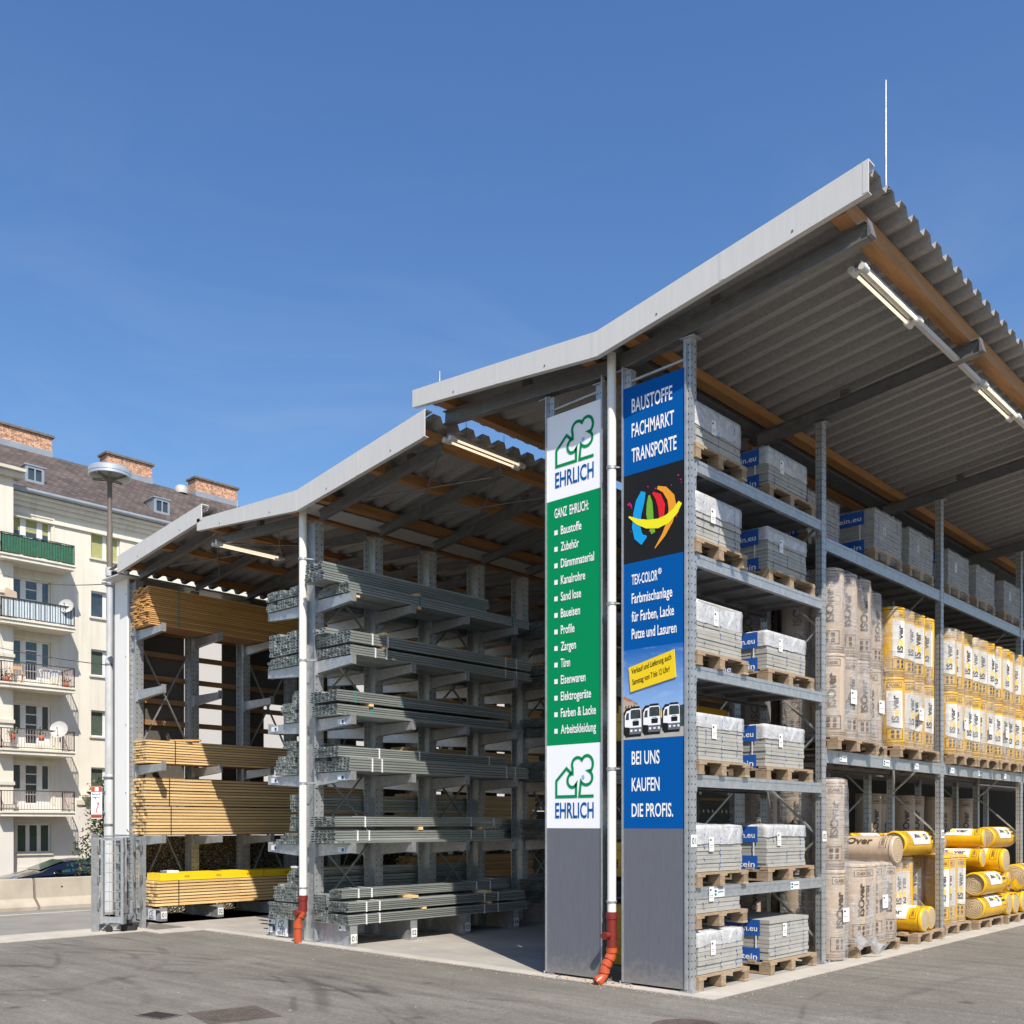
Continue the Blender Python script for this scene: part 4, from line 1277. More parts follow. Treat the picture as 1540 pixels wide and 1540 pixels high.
# ---- bundles of hollow metal profiles
def bundle(label, x0, x1, z0, z1, y0, y1, nx, nz, wall=0.16, missing=(), bands=(), band_mat='strap_white', cat='profile bundle', skew=0.03):
    t = thing('profile_bundle', label, cat, (x0, y0, z0), 'bundles of grey metal profiles')
    mb = MB(); dx = (x1 - x0) / nx; dz = (z1 - z0) / nz
    dep = 0.5
    for i in range(nx):
        for j in range(nz):
            if (i, j) in missing: continue
            a = x0 + i * dx + 0.003; b = x0 + (i + 1) * dx - 0.003
            c = z0 + j * dz + 0.004; d = z0 + (j + 1) * dz - 0.004
            ya = y0 + random.uniform(-skew, skew) * 0.5; yb = y1 + random.uniform(-skew, skew)
            w = 0.62 * wall * min(dx, dz)
            o = [(a, ya, c), (b, ya, c), (b, ya, d), (a, ya, d)]
            n = [(a + w, ya, c + w), (b - w, ya, c + w), (b - w, ya, d - w), (a + w, ya, d - w)]
            q = [(a + w, ya + dep, c + w), (b - w, ya + dep, c + w), (b - w, ya + dep, d - w), (a + w, ya + dep, d - w)]
            e = [(a, yb, c), (b, yb, c), (b, yb, d), (a, yb, d)]
            base = len(mb.v)
            mb.v.extend(o + n + q + e)
            for k in range(4):
                k2 = (k + 1) % 4
                mb.f.append((base + k, base + k2, base + 4 + k2, base + 4 + k)); mb.mi.append(0); mb.sm.append(False)
                mb.f.append((base + 4 + k, base + 4 + k2, base + 8 + k2, base + 8 + k)); mb.mi.append(0); mb.sm.append(False)
                mb.f.append((base + k2, base + k, base + 12 + k, base + 12 + k2)); mb.mi.append(0); mb.sm.append(False)
            mb.f.append((base + 8, base + 9, base + 10, base + 11)); mb.mi.append(1); mb.sm.append(False)  # dark plate standing in for shade deep in the bore
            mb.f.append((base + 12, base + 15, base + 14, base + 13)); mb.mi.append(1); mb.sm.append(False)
    mb.build('profiles', ['tube', 'tube_in'], t)
    for y in bands:
        mb = MB()
        mb.box(x1, x1 + 0.004, y, y + 0.022, z0 - 0.004, z1 + 0.004)
        mb.box(x0 - 0.004, x1 + 0.004, y, y + 0.022, z1, z1 + 0.004)
        mb.build('band', band_mat, t)
    return t

def spacer(label, x0, x1, y, z0, h=0.04, w=0.07):
    mb = MB(); mb.box(x0, x1, y, y + w, z0, z0 + h)
    return tag(mb.build('spacer_block', 'pine'), label, 'spacer block', 'wooden spacers between profile bundles')

SH = {0: 'on the top arms', 1: 'on the second arms from the top', 2: 'on the third arms from the top', 3: 'on the fourth arms from the top', 4: 'on the lowest arms', 5: 'on the base beams near the ground'}
b_ = bundle
# right-hand side of the rack, front run
b_('wide flat bundle of small profiles directly on the top arms, right of the white downpipe', -6.09, -5.38, 4.765, 4.905, -0.02, 3.58, 11, 4, 0.2, ((0, 3), (1, 3)), (1.25, 3.2), 'strap_teal')
b_('small profile bundle crossing in front of the white downpipe, second layer of the top arms', -5.98, -5.55, 4.91, 5.035, -0.30, 2.8, 5, 4, 0.2)
b_('topmost profile bundle crossing in front of the white downpipe under the middle roof', -6.06, -5.69, 5.04, 5.195, -0.22, 3.0, 4, 4, 0.2, ((2, 3),))
b_('upper banded bundle right of the downpipe on the second arms, carrying a wood block', -6.08, -5.34, 4.09, 4.245, -0.02, 3.62, 10, 4, 0.2, (), (0.35, 0.62, 3.0, 3.25))
b_('lower banded bundle right of the downpipe, second arms from the top', -6.08, -5.34, 3.925, 4.055, -0.02, 3.60, 10, 4, 0.2, (), (0.40, 0.60, 3.0, 3.25))
b_('short loose handful of channels lying on the bundles of the second arms from the top', -6.05, -5.78, 4.25, 4.33, -0.10, 1.3, 4, 2, 0.2, ((1, 1),))
b_('upper dark bundle with a teal strap right of the downpipe, third arms from the top', -6.06, -5.46, 3.30, 3.455, -0.15, 3.26, 7, 5, 0.2, ((3, 4), (4, 4)), (0.15, 1.0), 'strap_teal')
b_('lower bundle with a teal strap right of the downpipe, third arms from the top', -6.06, -5.48, 3.115, 3.265, -0.13, 3.24, 7, 5, 0.2, (), (0.45, 1.6), 'strap_teal')
b_('few thin loose channels along the outer edge of the third arms from the top', -5.47, -5.36, 3.105, 3.145, -0.05, 3.45, 3, 1, 0.2)
b_('upper set-back bundle right of the downpipe, fourth arms from the top', -6.04, -5.50, 2.555, 2.70, -0.10, 3.22, 7, 5, 0.2, (), (0.60, 1.35, 2.8))
b_('lower wide bundle right of the downpipe, fourth arms from the top', -6.07, -5.32, 2.36, 2.545, -0.05, 3.52, 10, 5, 0.2, ((3, 4), (4, 4), (0, 4)), (0.33, 0.50, 3.0, 3.2))
b_('upper bundle right of the downpipe resting on a wood spacer, lowest arms', -6.06, -5.50, 1.61, 1.75, -0.15, 3.10, 6, 5, 0.2, ((4, 4), (4, 3)), (0.35, 2.4, 2.9))
b_('lower bundle right of the downpipe, directly on the lowest arms', -6.06, -5.50, 1.385, 1.56, -0.15, 3.15, 6, 5, 0.2, (), (0.22, 0.42, 2.4, 2.7))
b_('single flat row of channels sticking out along the lowest arms', -5.49, -5.36, 1.385, 1.425, -0.10, 3.35, 3, 1, 0.2)
b_('top bundle of the three spaced with wood blocks near the ground, beside the orange pipe', -5.78, -5.48, 0.64, 0.765, -0.05, 3.24, 5, 5, 0.2, ((0, 4),), (0.22, 0.45, 2.5, 2.8))
b_('middle bundle of the three spaced with wood blocks near the ground, beside the orange pipe', -5.74, -5.31, 0.465, 0.60, -0.08, 3.45, 7, 5, 0.2, (), (0.22, 0.45, 2.5, 2.8))
b_('bottom bundle of the three resting on the base beams, right of the orange pipe', -5.74, -5.31, 0.295, 0.43, -0.08, 3.50, 7, 5, 0.2, (), (0.22, 0.45, 2.5, 2.8))
b_('narrow upright stack of small profiles close behind the orange pipe near the ground', -6.08, -5.77, 0.295, 0.685, -0.08, 3.3, 5, 9, 0.2, ((5, 3), (4, 4), (5, 4), (5, 0)))
spacer('wood block on top of the upper banded bundle of the second arms', -5.55, -5.32, 0.55, 4.248)
spacer('wood block between the two banded bundles of the second arms', -5.60, -5.325, 0.55, 4.056, 0.033)
spacer('wood block between the two dark bundles of the third arms', -5.65, -5.45, 0.40, 3.266, 0.033)
spacer('sunlit wood block between the two bundles of the lowest arms', -5.62, -5.49, 1.35, 1.562, 0.047)
spacer('shaded wood block between the two bundles of the lowest arms', -5.62, -5.49, 2.6, 1.562, 0.047)
spacer('sunlit wood block under the top bundle near the ground', -5.62, -5.30, 1.05, 0.601, 0.038, 0.11)
spacer('wood block under the far end of the top bundle near the ground', -5.62, -5.30, 2.55, 0.601, 0.038, 0.11)
spacer('small wood block between the two lower bundles near the ground', -5.5, -5.305, 1.25, 0.432, 0.032)
spacer('second small wood block between the two lower bundles near the ground', -5.5, -5.305, 2.6, 0.432, 0.032)
spacer('wood block strapped under the bundle of the top arms', -5.70, -5.36, 1.2, 4.715, 0.045)
spacer('wood stick tucked under the front bundle of the top arms', -5.8, -5.40, 0.12, 4.715, 0.035)
spacer('wood block lying on the wide flat bundle of the top arms', -5.50, -5.38, 1.2, 4.907, 0.04)
# left-hand side
b_('upper wide bundle of small profiles left of the white downpipe on the top arms', -7.26, -6.40, 4.885, 5.02, -0.05, 3.6, 15, 4, 0.2, ((7, 3), (8, 3), (9, 3)))
b_('lower wide bundle of small profiles left of the white downpipe on the top arms', -7.28, -6.40, 4.74, 4.865, -0.05, 3.6, 15, 3, 0.2, ((3, 2), (4, 2)))
b_('tall block of small profiles left of the downpipe, second arms from the top', -7.20, -6.40, 4.075, 4.39, -0.05, 3.6, 11, 7, 0.2, ((2, 4), (2, 3), (4, 6), (5, 6), (9, 3)))
b_('low bundle of small profiles under the tall block left of the downpipe, second arms', -7.24, -6.40, 3.90, 4.045, -0.05, 3.6, 12, 4, 0.2, ((0, 3),))
b_('inner stepped pile of fine profiles left of the downpipe, third arms from the top', -6.64, -6.40, 3.09, 3.53, -0.05, 3.4, 5, 10, 0.2, ((0, 9), (2, 3), (3, 3), (3, 4)))
b_('outer low pile of fine profiles left of the downpipe, third arms from the top', -6.89, -6.65, 3.09, 3.37, -0.05, 3.4, 5, 7, 0.2, ((0, 1), (0, 2), (0, 0)))
b_('inner block of fine profiles left of the downpipe, fourth arms from the top', -6.76, -6.40, 2.34, 2.72, -0.05, 3.4, 7, 9, 0.2, ((3, 5), (4, 5), (3, 4), (4, 4), (3, 6)))
b_('top cap of fine profiles on the inner block left of the downpipe, fourth arms', -6.86, -6.58, 2.725, 2.83, -0.05, 1.6, 5, 3, 0.2)
b_('outer stepped pile of fine profiles left of the downpipe, fourth arms from the top', -7.06, -6.77, 2.34, 2.62, -0.05, 3.4, 6, 6, 0.2, ((0, 5), (0, 4), (1, 5), (0, 3)))
b_('upper square-cut bundle of channels left of the downpipe, lowest arms', -6.75, -6.40, 1.82, 2.07, 0.0, 3.4, 6, 6, 0.2)
b_('lower square-cut bundle of channels left of the downpipe, lowest arms', -6.75, -6.40, 1.545, 1.785, 0.0, 3.4, 6, 6, 0.2)
b_('flat stepped layer of channels directly on the lowest arms, left of the downpipe', -6.90, -6.40, 1.36, 1.52, -0.05, 3.4, 9, 4, 0.2, ((0, 3), (1, 3)))
b_('pair of loose channels at the outer edge of the lowest arms, left of the downpipe', -7.07, -6.91, 1.36, 1.43, -0.05, 3.3, 4, 2, 0.2, ((0, 1),))
b_('stepped peak of channels left of the orange pipe near the ground', -6.72, -6.42, 0.80, 1.02, -0.08, 3.4, 5, 5, 0.2, ((0, 4), (0, 3), (1, 4), (3, 2), (4, 2)))
b_('square block of channels under the stepped peak, left of the orange pipe', -6.98, -6.42, 0.545, 0.795, -0.12, 3.4, 10, 6, 0.2, ((3, 5), (0, 5), (1, 5)))
b_('bottom block of channels on the base beams, left of the orange pipe', -7.12, -6.42, 0.30, 0.525, -0.12, 3.4, 11, 5, 0.2)
mb = MB(); mb.box(-6.62, -6.44, -0.08, 0.25, 1.025, 1.05); tag(mb.build('paper_packet', 'paper'), 'white paper packet on the stepped peak of channels near the ground', 'paper')
# second run, in the shade
for i, (z, h) in enumerate(((4.765, 0.25), (3.925, 0.36), (3.115, 0.3), (2.365, 0.32), (1.385, 0.34), (0.30, 0.42))):
    w = ('top arms', 'second arms from the top', 'third arms from the top', 'fourth arms from the top', 'lowest arms', 'base beams')[i]
    x1 = -5.34 - 0.08 * (i % 2)
    b_('shaded profile bundle behind the front run, right side, on the ' + w, -6.05, x1, z, z + h * 0.5, 4.0 + 0.15 * (i % 3), 8.6, 10, 4, 0.2, (), (4.4, 4.7, 8.0))
    b_('shaded upper bundle behind the front run, right side, over the ' + w, -6.05, x1 - 0.06, z + h * 0.54, z + h, 4.1, 8.3, 9, 4, 0.2, (), (4.6,))
    b_('shaded profile bundle behind the front run, left side, on the ' + w, -7.2, -6.42, z, z + h, 4.0, 8.4, 9, 5, 0.2)

# ---- pallets
def make_pallet(d, w, label, loc, group='wooden pallets'):
    """local: front edge at x=0 going back to -d, y 0..w"""
    mb = MB(); rr = random.Random(int(d * 100 + w * 1000))
    nb = 5
    for i in range(nb):        # top boards along y
        x1 = -i * (d - 0.10) / (nb - 1); mb.box(x1 - 0.10, x1 - rr.uniform(0, .004), rr.uniform(-.006, .006), w + rr.uniform(-.006, .006), 0.1219, 0.144)
    for y in (0.0, w / 2 - 0.0725, w - 0.145):
        mb.box(-d, 0.0, y + 0.002, y + 0.143, 0.100, 0.1219)
    for y in (0.0, w / 2 - 0.0725, w - 0.1):
        for x in (-0.145, -d / 2 - 0.07, -d):
            mb.box(x + 0.003, x + 0.142, y + 0.004, y + 0.096, 0.022, 0.100)
        mb.box(-d, 0, y + 0.001, y + 0.099, 0.001, 0.022)
    o = mb.build('pallet', 'palletwood')
    o.location = loc
    return tag(o, label, 'pallet', group)

# ---- paving slab stacks
def film_cover(w, d, z0, z1, seed):
    """crumpled plastic hood over the top of a slab stack"""
    mb = MB(); rr = random.Random(seed)
    n = 64; rows = 7
    def per(t, off):
        x0, x1, y0, y1 = -d - off, off, -off, w + off
        L = [(x1, y0), (x1, y1), (x0, y1), (x0, y0)]
        s = t * 4; i = int(s) % 4; f = s - int(s)
        a, b = L[i], L[(i + 1) % 4]
        return a[0] + (b[0] - a[0]) * f, a[1] + (b[1] - a[1]) * f
    base = len(mb.v)
    for r in range(rows):
        for k in range(n):
            t = k / n
            f = r / (rows - 1)
            droop = 0.022 * noise.noise((t * 9 + seed, 1.3, seed * 0.7)) + 0.014 * noise.noise((t * 23, seed, 5))
            z = z1 - (z1 - z0 + droop) * f
            wob = 0.004 + 0.009 * abs(noise.noise((t * 14 + seed, f * 2.2, 2.0))) + 0.010 * f * abs(noise.noise((t * 30, seed + f, 0)))
            x, y = per(t, wob if r else 0.0)
            mb.v.append((x, y, z))
    for r in range(rows - 1):
        for k in range(n):
            k2 = (k + 1) % n
            mb.f.append((base + r * n + k, base + (r + 1) * n + k, base + (r + 1) * n + k2, base + r * n + k2)); mb.mi.append(0); mb.sm.append(True)
    # top, sagging towards loose folds
    prev = base
    for q in range(1, 6):
        cur = len(mb.v)
        for k in range(n):
            x, y = per(k / n, 0.0)
            g = 1 - q / 5 * 0.98
            px = -d / 2 + (x + d / 2) * g; py = w / 2 + (y - w / 2) * g
            mb.v.append((px, py, z1 + 0.022 * (q / 5) + 0.018 * abs(noise.noise((px * 6 + seed, py * 6, 1.0)))))
        for k in range(n):
            k2 = (k + 1) % n
            mb.f.append((prev + k, prev + k2, cur + k2, cur + k)); mb.mi.append(0); mb.sm.append(True)
        prev = cur
    mb.face([mb.v[prev + k] for k in range(n)], 0, True)
    return mb

def make_slabs(label, loc, nl=11, w=0.93, d=0.78, lay=0.044, cover=0.17, banner=True, seed=1, group='paving slab stacks', wrap=False, rz=0.0):
    t = thing('slab_stack', label, 'paving slabs', loc, group, rz)
    rr = random.Random(seed)
    mb = MB()
    for i in range(nl):
        ox = rr.uniform(-.006, .006); oy = rr.uniform(-.006, .006)
        for a in range(2):
            for b in range(2):
                y0 = b * w / 2; x1 = -a * d / 2
                mb.box(x1 - d / 2 + 0.003 + ox, x1 + ox + rr.uniform(-.003, .003), y0 + 0.0015 + oy, y0 + w / 2 - 0.0015 + oy, i * lay + 0.004, (i + 1) * lay)
    mb.build('slabs', 'slab', t, False)
    mb = MB(); mb.box(-d + 0.02, -0.02, 0.02, w - 0.02, 0.0, nl * lay - 0.004); mb.build('gap_shade_core', 'slab_gap', t, False)  # solid core, its dark colour stands in for shade in the slab gaps
    H = nl * lay
    if cover:
        film_cover(w, d, H - cover, H + 0.012, seed).build('film_hood', 'hood', t, False)
    # thin bluish spacer cords showing on the front
    mb = MB()
    for y in (0.13, w / 2, w - 0.13):
        for i in range(1, nl):
            if rr.random() < 0.6:
                z = i * lay; mb.bar((0.006, y + rr.uniform(-.015, .015), z - 0.012), (0.007, y + rr.uniform(-.015, .015), z + 0.018), 0.003, 0.006)
    mb.build('spacer_cords', 'banner_blue', t, False)
    mb = MB(); y = 0.20 + 0.1 * rr.random(); z = H * 0.48 + rr.uniform(-.04, .05)
    mb.box(0.010, 0.012, y, y + 0.085, z, z + 0.145); mb.box(0.0125, 0.0128, y + 0.012, y + 0.04, z + 0.105, z + 0.125, 1); mb.box(0.0125, 0.0128, y + 0.012, y + 0.07, z + 0.055, z + 0.060, 1); mb.box(0.0125, 0.0128, y + 0.012, y + 0.06, z + 0.035, z + 0.039, 1)
    mb.build('label_sheet', ['paper', 'ink'], t, False)
    if banner:
        for zz, s in ((H - 0.175, 'friedlerstein.eu'), (-0.045, 'friedlerstein')):
            mb = MB(); mb.box(-d - 0.004, -d * 0.13, -0.022, -0.018, zz, zz + 0.175)
            put_text(mb, s, (-d * 0.97, -0.0245, zz + 0.05), (1, 0, 0), (0, 0, 1), 0.062, d * 0.80, 0.010, 1)
            mb.build('printed_wrap', ['banner_blue', 'white_print'], t, False)
        mb = MB(); mb.box(-d * 0.20, -d * 0.18, -0.021, -0.019, 0.13, H - 0.175); mb.build('strap', 'strap_white', t, False)
    if wrap:
        mb = MB(); o = 0.012
        for k in range(1):
            mb.box(-d - o, o, -o, w + o, -0.12, H + 0.02)
        mb.build('film_wrap', 'film', t, False)
    return t

PAL = [0.0, 1.02, 2.13, 3.20, 4.30, 5.22]
names = ['ground', 'first shelf', 'second shelf', 'third shelf', 'fourth shelf', 'top shelf']
p1 = p2 = s1 = s2 = None
for i, z in enumerate(PAL):
    zb = z + (0.009 if i == 0 else 0.002)
    where = 'on the %s' % names[i] if i else 'on the ground'
    la = 'wooden pallet %s, next to the blue sign' % where
    lb = 'wooden pallet %s, next to the second post' % where
    dy = (0.02, 0.0, 0.03, 0.0, -0.02, -0.03)[i]
    loc1 = (0.03, 0.03 + dy, zb); loc2 = (-0.02 if i else 0.02, 1.52 - dy, zb)
    if i == 0:
        p1 = make_pallet(0.82, 0.98, la, loc1); p2 = make_pallet(0.82, 1.10, lb, loc2)
    else:
        dup(p1, loc1, la); dup(p2, loc2, lb)
    l1 = 'white-topped grey slab stack %s, beside the blue sign' % where
    l2 = 'blue-wrapped grey slab stack %s, next to the second post' % where
    q1 = (0.0, 0.06 + dy, zb + 0.146); q2 = (-0.06 if i else -0.02, 1.56 - dy, zb + 0.146)
    if i == 0:
        make_slabs('grey slab stack on the ground carrying another loaded pallet, beside the blue sign', q1, 9, 0.86, 0.78, 0.045, 0.13, False, 3)
        make_slabs('bare grey slab stack with blue printed wrap and no white film, on the ground', q2, 10, 0.92, 0.78, 0.044, 0, True, 4)
        dup(p1, (0.02, 0.03, zb + 0.146 + 9 * 0.045 + 0.055), 'wooden pallet resting on the slab stack on the ground beside the blue sign')
        make_slabs('short stack of bare slabs on the raised pallet beside the blue sign', (-0.01, 0.06, zb + 0.146 + 9 * 0.045 + 0.201), 3, 0.84, 0.76, 0.045, 0, False, 5)
    else:
        nl = (0, 11, 11, 12, 11, 10)[i]
        make_slabs(l1, q1, nl, 0.86, 0.78, 0.041, (0, 0.17, 0.13, 0.20, 0.19, 0.22)[i], False, 11 + 7 * i)
        make_slabs(l2, q2, (0, 11, 11, 10, 11, 10)[i], 0.90, 0.78, 0.041, (0, 0.11, 0.14, 0.15, 0.13, 0.18)[i], True, 14 + 9 * i)
# wrapped stacks on the high shelf further back
pw = sw = None
for k, (y, w, lab) in enumerate(((4.25, 0.86, 'right of the second post, with blue wrap'), (5.40, 0.86, 'left of the third post'), (6.88, 0.86, 'right of the third post'), (8.10, 0.86, 'second to the right of the third post'), (9.46, 0.86, 'third to the right of the third post'), (10.6, 0.86, 'farthest right along the high shelf'), (3.0, 0.86, 'set back behind the second post'))):
    x = -0.0 if k < 6 else -0.3
    lp = 'dark wooden pallet on the high shelf, ' + lab.split(', with')[0]
    ls = 'clear-wrapped grey slabs on the high shelf, ' + lab
    if k == 0:
        pw = make_pallet(1.0, 0.90, lp, (x + 0.02, y - 0.02, 5.052))
        sw = make_slabs(ls, (x, y, 5.198), 12, w, 0.96, 0.042, 0, True, 31, 'paving slab stacks', True)
    else:
        dup(pw, (x + 0.02, y - 0.02, 5.052), lp); dup(sw, (x, y, 5.198), ls)
# ================================================================ insulation packs and rolls
def cyl_patch(mb, cx, cy, r, a0, a1, z0, z1, mi, n=6, slant=0.0):
    """curved print on an upright roll; slant lowers the lower edge along the patch"""
    for k in range(n):
        t0 = a0 + (a1 - a0) * k / n; t1 = a0 + (a1 - a0) * (k + 1) / n
        s0 = slant * k / n; s1 = slant * (k + 1) / n
        mb.face([(cx + r * math.cos(t0), cy + r * math.sin(t0), z0 + s0), (cx + r * math.cos(t1), cy + r * math.sin(t1), z0 + s1),
                 (cx + r * math.cos(t1), cy + r * math.sin(t1), z1), (cx + r * math.cos(t0), cy + r * math.sin(t0), z1)], mi)

def cyl_frame(mb, cx, cy, r, a0, a1, z0, z1, mi, w=0.008):
    da = w / r
    cyl_patch(mb, cx, cy, r, a0, a1, z0, z0 + w, mi); cyl_patch(mb, cx, cy, r, a0, a1, z1 - w, z1, mi)
    cyl_patch(mb, cx, cy, r, a0, a0 + da, z0, z1, mi, 1); cyl_patch(mb, cx, cy, r, a1 - da, a1, z0, z1, mi, 1)

def cyl_text(mb, s, cx, cy, r, a, z, h, mi, vertical=True, width=None, bold=0.015):
    """lettering bent round an upright roll, centred on angle a; vertical = read from bottom to top"""
    vs, fs, w = fine_text(s, h, width, bold)
    out = []
    for x, y in vs:
        if vertical:
            u = -(y - h / 2); v = z + x
        else:
            u = x - w / 2; v = z + y
        t = a + u / r
        out.append((cx + r * math.cos(t), cy + r * math.sin(t), v))
    mb.add(out, fs, mi)

def roll_print(style, r, L, a, simple_=False):
    """printed film of an upright roll standing at the origin, facing angle a; materials: 0 ink 1 white 2 gold"""
    mb = MB(); e = r * 1.022
    ph = 0.95 * r if style == 'yellow' else 0.0
    hw = 0.62
    if style == 'yellow':
        cyl_patch(mb, 0, 0, e, a - hw, a + hw, L * 0.30, L * 0.80, 1, 8, L * -0.06)
        z = L * 0.34
    else:
        z = L * 0.36
    f = e + 0.0015
    h = r * 0.50
    w = L * 0.40
    # wordmark, run as four pieces so that the O can be a dot on yellow film
    if style == 'yellow':
        cyl_text(mb, 'IS', 0, 0, f, a, z, h, 0, True, w * 0.24, 0.035)
        n = 14
        cz = z + w * 0.345
        pts = []
        for k in range(n):
            t = 2 * math.pi * k / n
            u = math.cos(t) * h * 0.56; v = math.sin(t) * h * 0.56
            pts.append((f * math.cos(a + u / f), f * math.sin(a + u / f), cz + v))
        mb.face(pts, 2)
        cyl_text(mb, 'ver', 0, 0, f, a, z + w * 0.475, h, 0, True, w * 0.50, 0.035)
    else:
        cyl_text(mb, 'ISOver', 0, 0, f, a, z, h, 0, True, w, 0.03)
    cyl_frame(mb, 0, 0, f, a - 0.62, a + 0.62, L * 0.10, L * 0.26, 0, 0.006)
    if not simple_:
        for da in (-0.28, 0.10):
            for dz in (0.0, 0.065):
                cyl_patch(mb, 0, 0, f, a + da, a + da + 0.2, L * (0.125 + dz), L * (0.17 + dz), 0, 2)
    cyl_frame(mb, 0, 0, f, a - 0.55, a + 0.55, L * 0.845, L * 0.925, 0, 0.005)
    cyl_text(mb, 'CLASSIC', 0, 0, f, a, L * 0.865, L * 0.035, 0, False, r * 0.8)
    for zz in (0.035, 0.06, 0.955):
        cyl_patch(mb, 0, 0, f, a - 1.5, a + 1.5, L * zz, L * zz + 0.006, 0, 10)
    return mb

def roll_body(r, L, seed, n=22):
    """upright roll with rounded ends and slightly dented film"""
    mb = MB()
    prof = [(0.0, 0.0), (r * 0.90, 0.0), (r * 0.98, 0.008), (r, 0.02), (r * 1.0, L * 0.33), (r * 0.995, L * 0.66), (r, L - 0.02), (r * 0.98, L - 0.006), (r * 0.90, L), (0.0, L + 0.004)]
    for q in range(len(prof) - 1):
        pass
    base = 0
    for rr, z in prof:
        for k in range(n):
            t = 2 * math.pi * k / n
            d = 1 + 0.03 * noise.noise((math.cos(t) * 1.6 + seed * 3.1, math.sin(t) * 1.6, z * 3.2)) + 0.012 * noise.noise((math.cos(t) * 4, math.sin(t) * 4 + seed, z * 14))
            mb.v.append((rr * d * math.cos(t), rr * d * math.sin(t), z))
    for i in range(len(prof) - 1):
        for k in range(n):
            k2 = (k + 1) % n
            mb.f.append((i * n + k, i * n + k2, (i + 1) * n + k2, (i + 1) * n + k)); mb.mi.append(0); mb.sm.append(True)
    return mb

_rolls = {}
def roll_meshes(style, r, L, v):
    k = (style, round(r, 3), round(L, 3), v)
    if k not in _rolls:
        body = roll_body(r, L, v).build('roll', 'ins_yellow' if style == 'yellow' else 'kraft')
        pr_ = roll_print(style, r, L, 0.0).build('print', ['ink' if style == 'yellow' else 'ink_brown', 'ins_white', 'c_gold'], None)
        _rolls[k] = (body.data, pr_.data)
        bpy.data.objects.remove(body); bpy.data.objects.remove(pr_)
    return _rolls[k]

def roll_part(root, style, r, L, loc, ang, v=0, pr_=True, lean=(0, 0)):
    bm_, pm_ = roll_meshes(style, r, L, v)
    o = bpy.data.objects.new('roll', bm_); COL.objects.link(o); o.parent = root
    o.location = loc; o.rotation_euler = (lean[0], lean[1], ang)
    if pr_:
        p = bpy.data.objects.new('print', pm_); COL.objects.link(p); p.parent = o
    return o

def film_hull(x0, x1, y0, y1, z0, z1, rad, seed, lobes=0):
    """stretch film round a pack: rounded box with soft folds"""
    mb = MB(); n = 72; rows = 14
    def ring(off):
        pts = []
        for k in range(n):
            t = 2 * math.pi * k / n
            c, s = math.cos(t), math.sin(t)
            ex = 0.28
            px = (abs(c) ** ex) * (1 if c >= 0 else -1); py = (abs(s) ** ex) * (1 if s >= 0 else -1)
            pts.append(((x0 + x1) / 2 + px * ((x1 - x0) / 2 + off), (y0 + y1) / 2 + py * ((y1 - y0) / 2 + off)))
        return pts
    zs = [z0 + (z1 - z0) * i / (rows - 1) for i in range(rows)] 
    prof = [(0.0, z) for z in zs[:-1]] + [(-0.012, z1 - 0.01), (-0.06, z1 + 0.012), (-0.20, z1 + 0.018)]
    for i, (off, z) in enumerate(prof):
        for k, (x, y) in enumerate(ring(off)):
            w = 0.010 * noise.noise((x * 4 + seed, y * 4, z * 1.6)) + 0.006 * noise.noise((x * 11, y * 11 + seed, z * 6))
            cx, cy = (x0 + x1) / 2, (y0 + y1) / 2
            d = Vector((x - cx, y - cy)); d = d.normalized() if d.length > 0 else d
            mb.v.append((x + d.x * (w + 0.008), y + d.y * (w + 0.008), z))
    for i in range(len(prof) - 1):
        for k in range(n):
            k2 = (k + 1) % n
            mb.f.append((i * n + k, i * n + k2, (i + 1) * n + k2, (i + 1) * n + k)); mb.mi.append(0); mb.sm.append(True)
    mb.face([mb.v[(len(prof) - 1) * n + k] for k in range(n)], 0, True)
    return mb

def make_pack(label, loc, style, ny, nx, tiers, r, L, rz=0.0, seed=0, film=True, labels=True, tilt=0.0, group='film-wrapped insulation packs', pal=True, pitch=None):
    """pack of upright rolls; local x back to negative, y to the right"""
    t = thing('insulation_pack', label, 'insulation pack', loc, group)
    t.rotation_euler = (tilt, 0, rz) if isinstance(tilt, (int, float)) else tilt
    rr = random.Random(seed)
    px = pitch or 2 * r * 0.97
    for tt in range(tiers):
        for j in range(ny):
            for i in range(nx):
                front = (i == 0); side = (j == 0)
                if not (front or side) and i > 0 and j > 0 and tt < tiers - 1: continue
                a = -0.62 + rr.uniform(-0.4, 0.3) if front else -1.3 + rr.uniform(-0.3, 0.3)
                roll_part(t, style, r, L, (-r - i * px + rr.uniform(-.008, .008), r + j * px, tt * (L + 0.004)), a, rr.choice((0, 1, 2)), front or side, (rr.uniform(-.012, .012), rr.uniform(-.012, .012)))
    W = 2 * r + (ny - 1) * px; D = 2 * r + (nx - 1) * px
    if film:
        film_hull(-D, 0, 0, W, 0.0, tiers * L + 0.01, 0.1, seed).build('film_wrap', 'film', t, False)
    if labels:
        mb = MB(); y = W * rr.uniform(0.25, 0.6); z = L * 0.42
        mb.box(0.022, 0.024, y, y + 0.17, z, z + 0.17); mb.box(0.0245, 0.0248, y + 0.02, y + 0.07, z + 0.12, z + 0.14, 1); mb.box(0.0245, 0.0248, y + 0.02, y + 0.13, z + 0.065, z + 0.070, 1)
        mb.build('label_sheet', ['paper', 'ink'], t, False)
    return t, W, D

def pal_under(x, y, z, d, w, label):
    return make_pallet(d, w, label, (x, y, z))

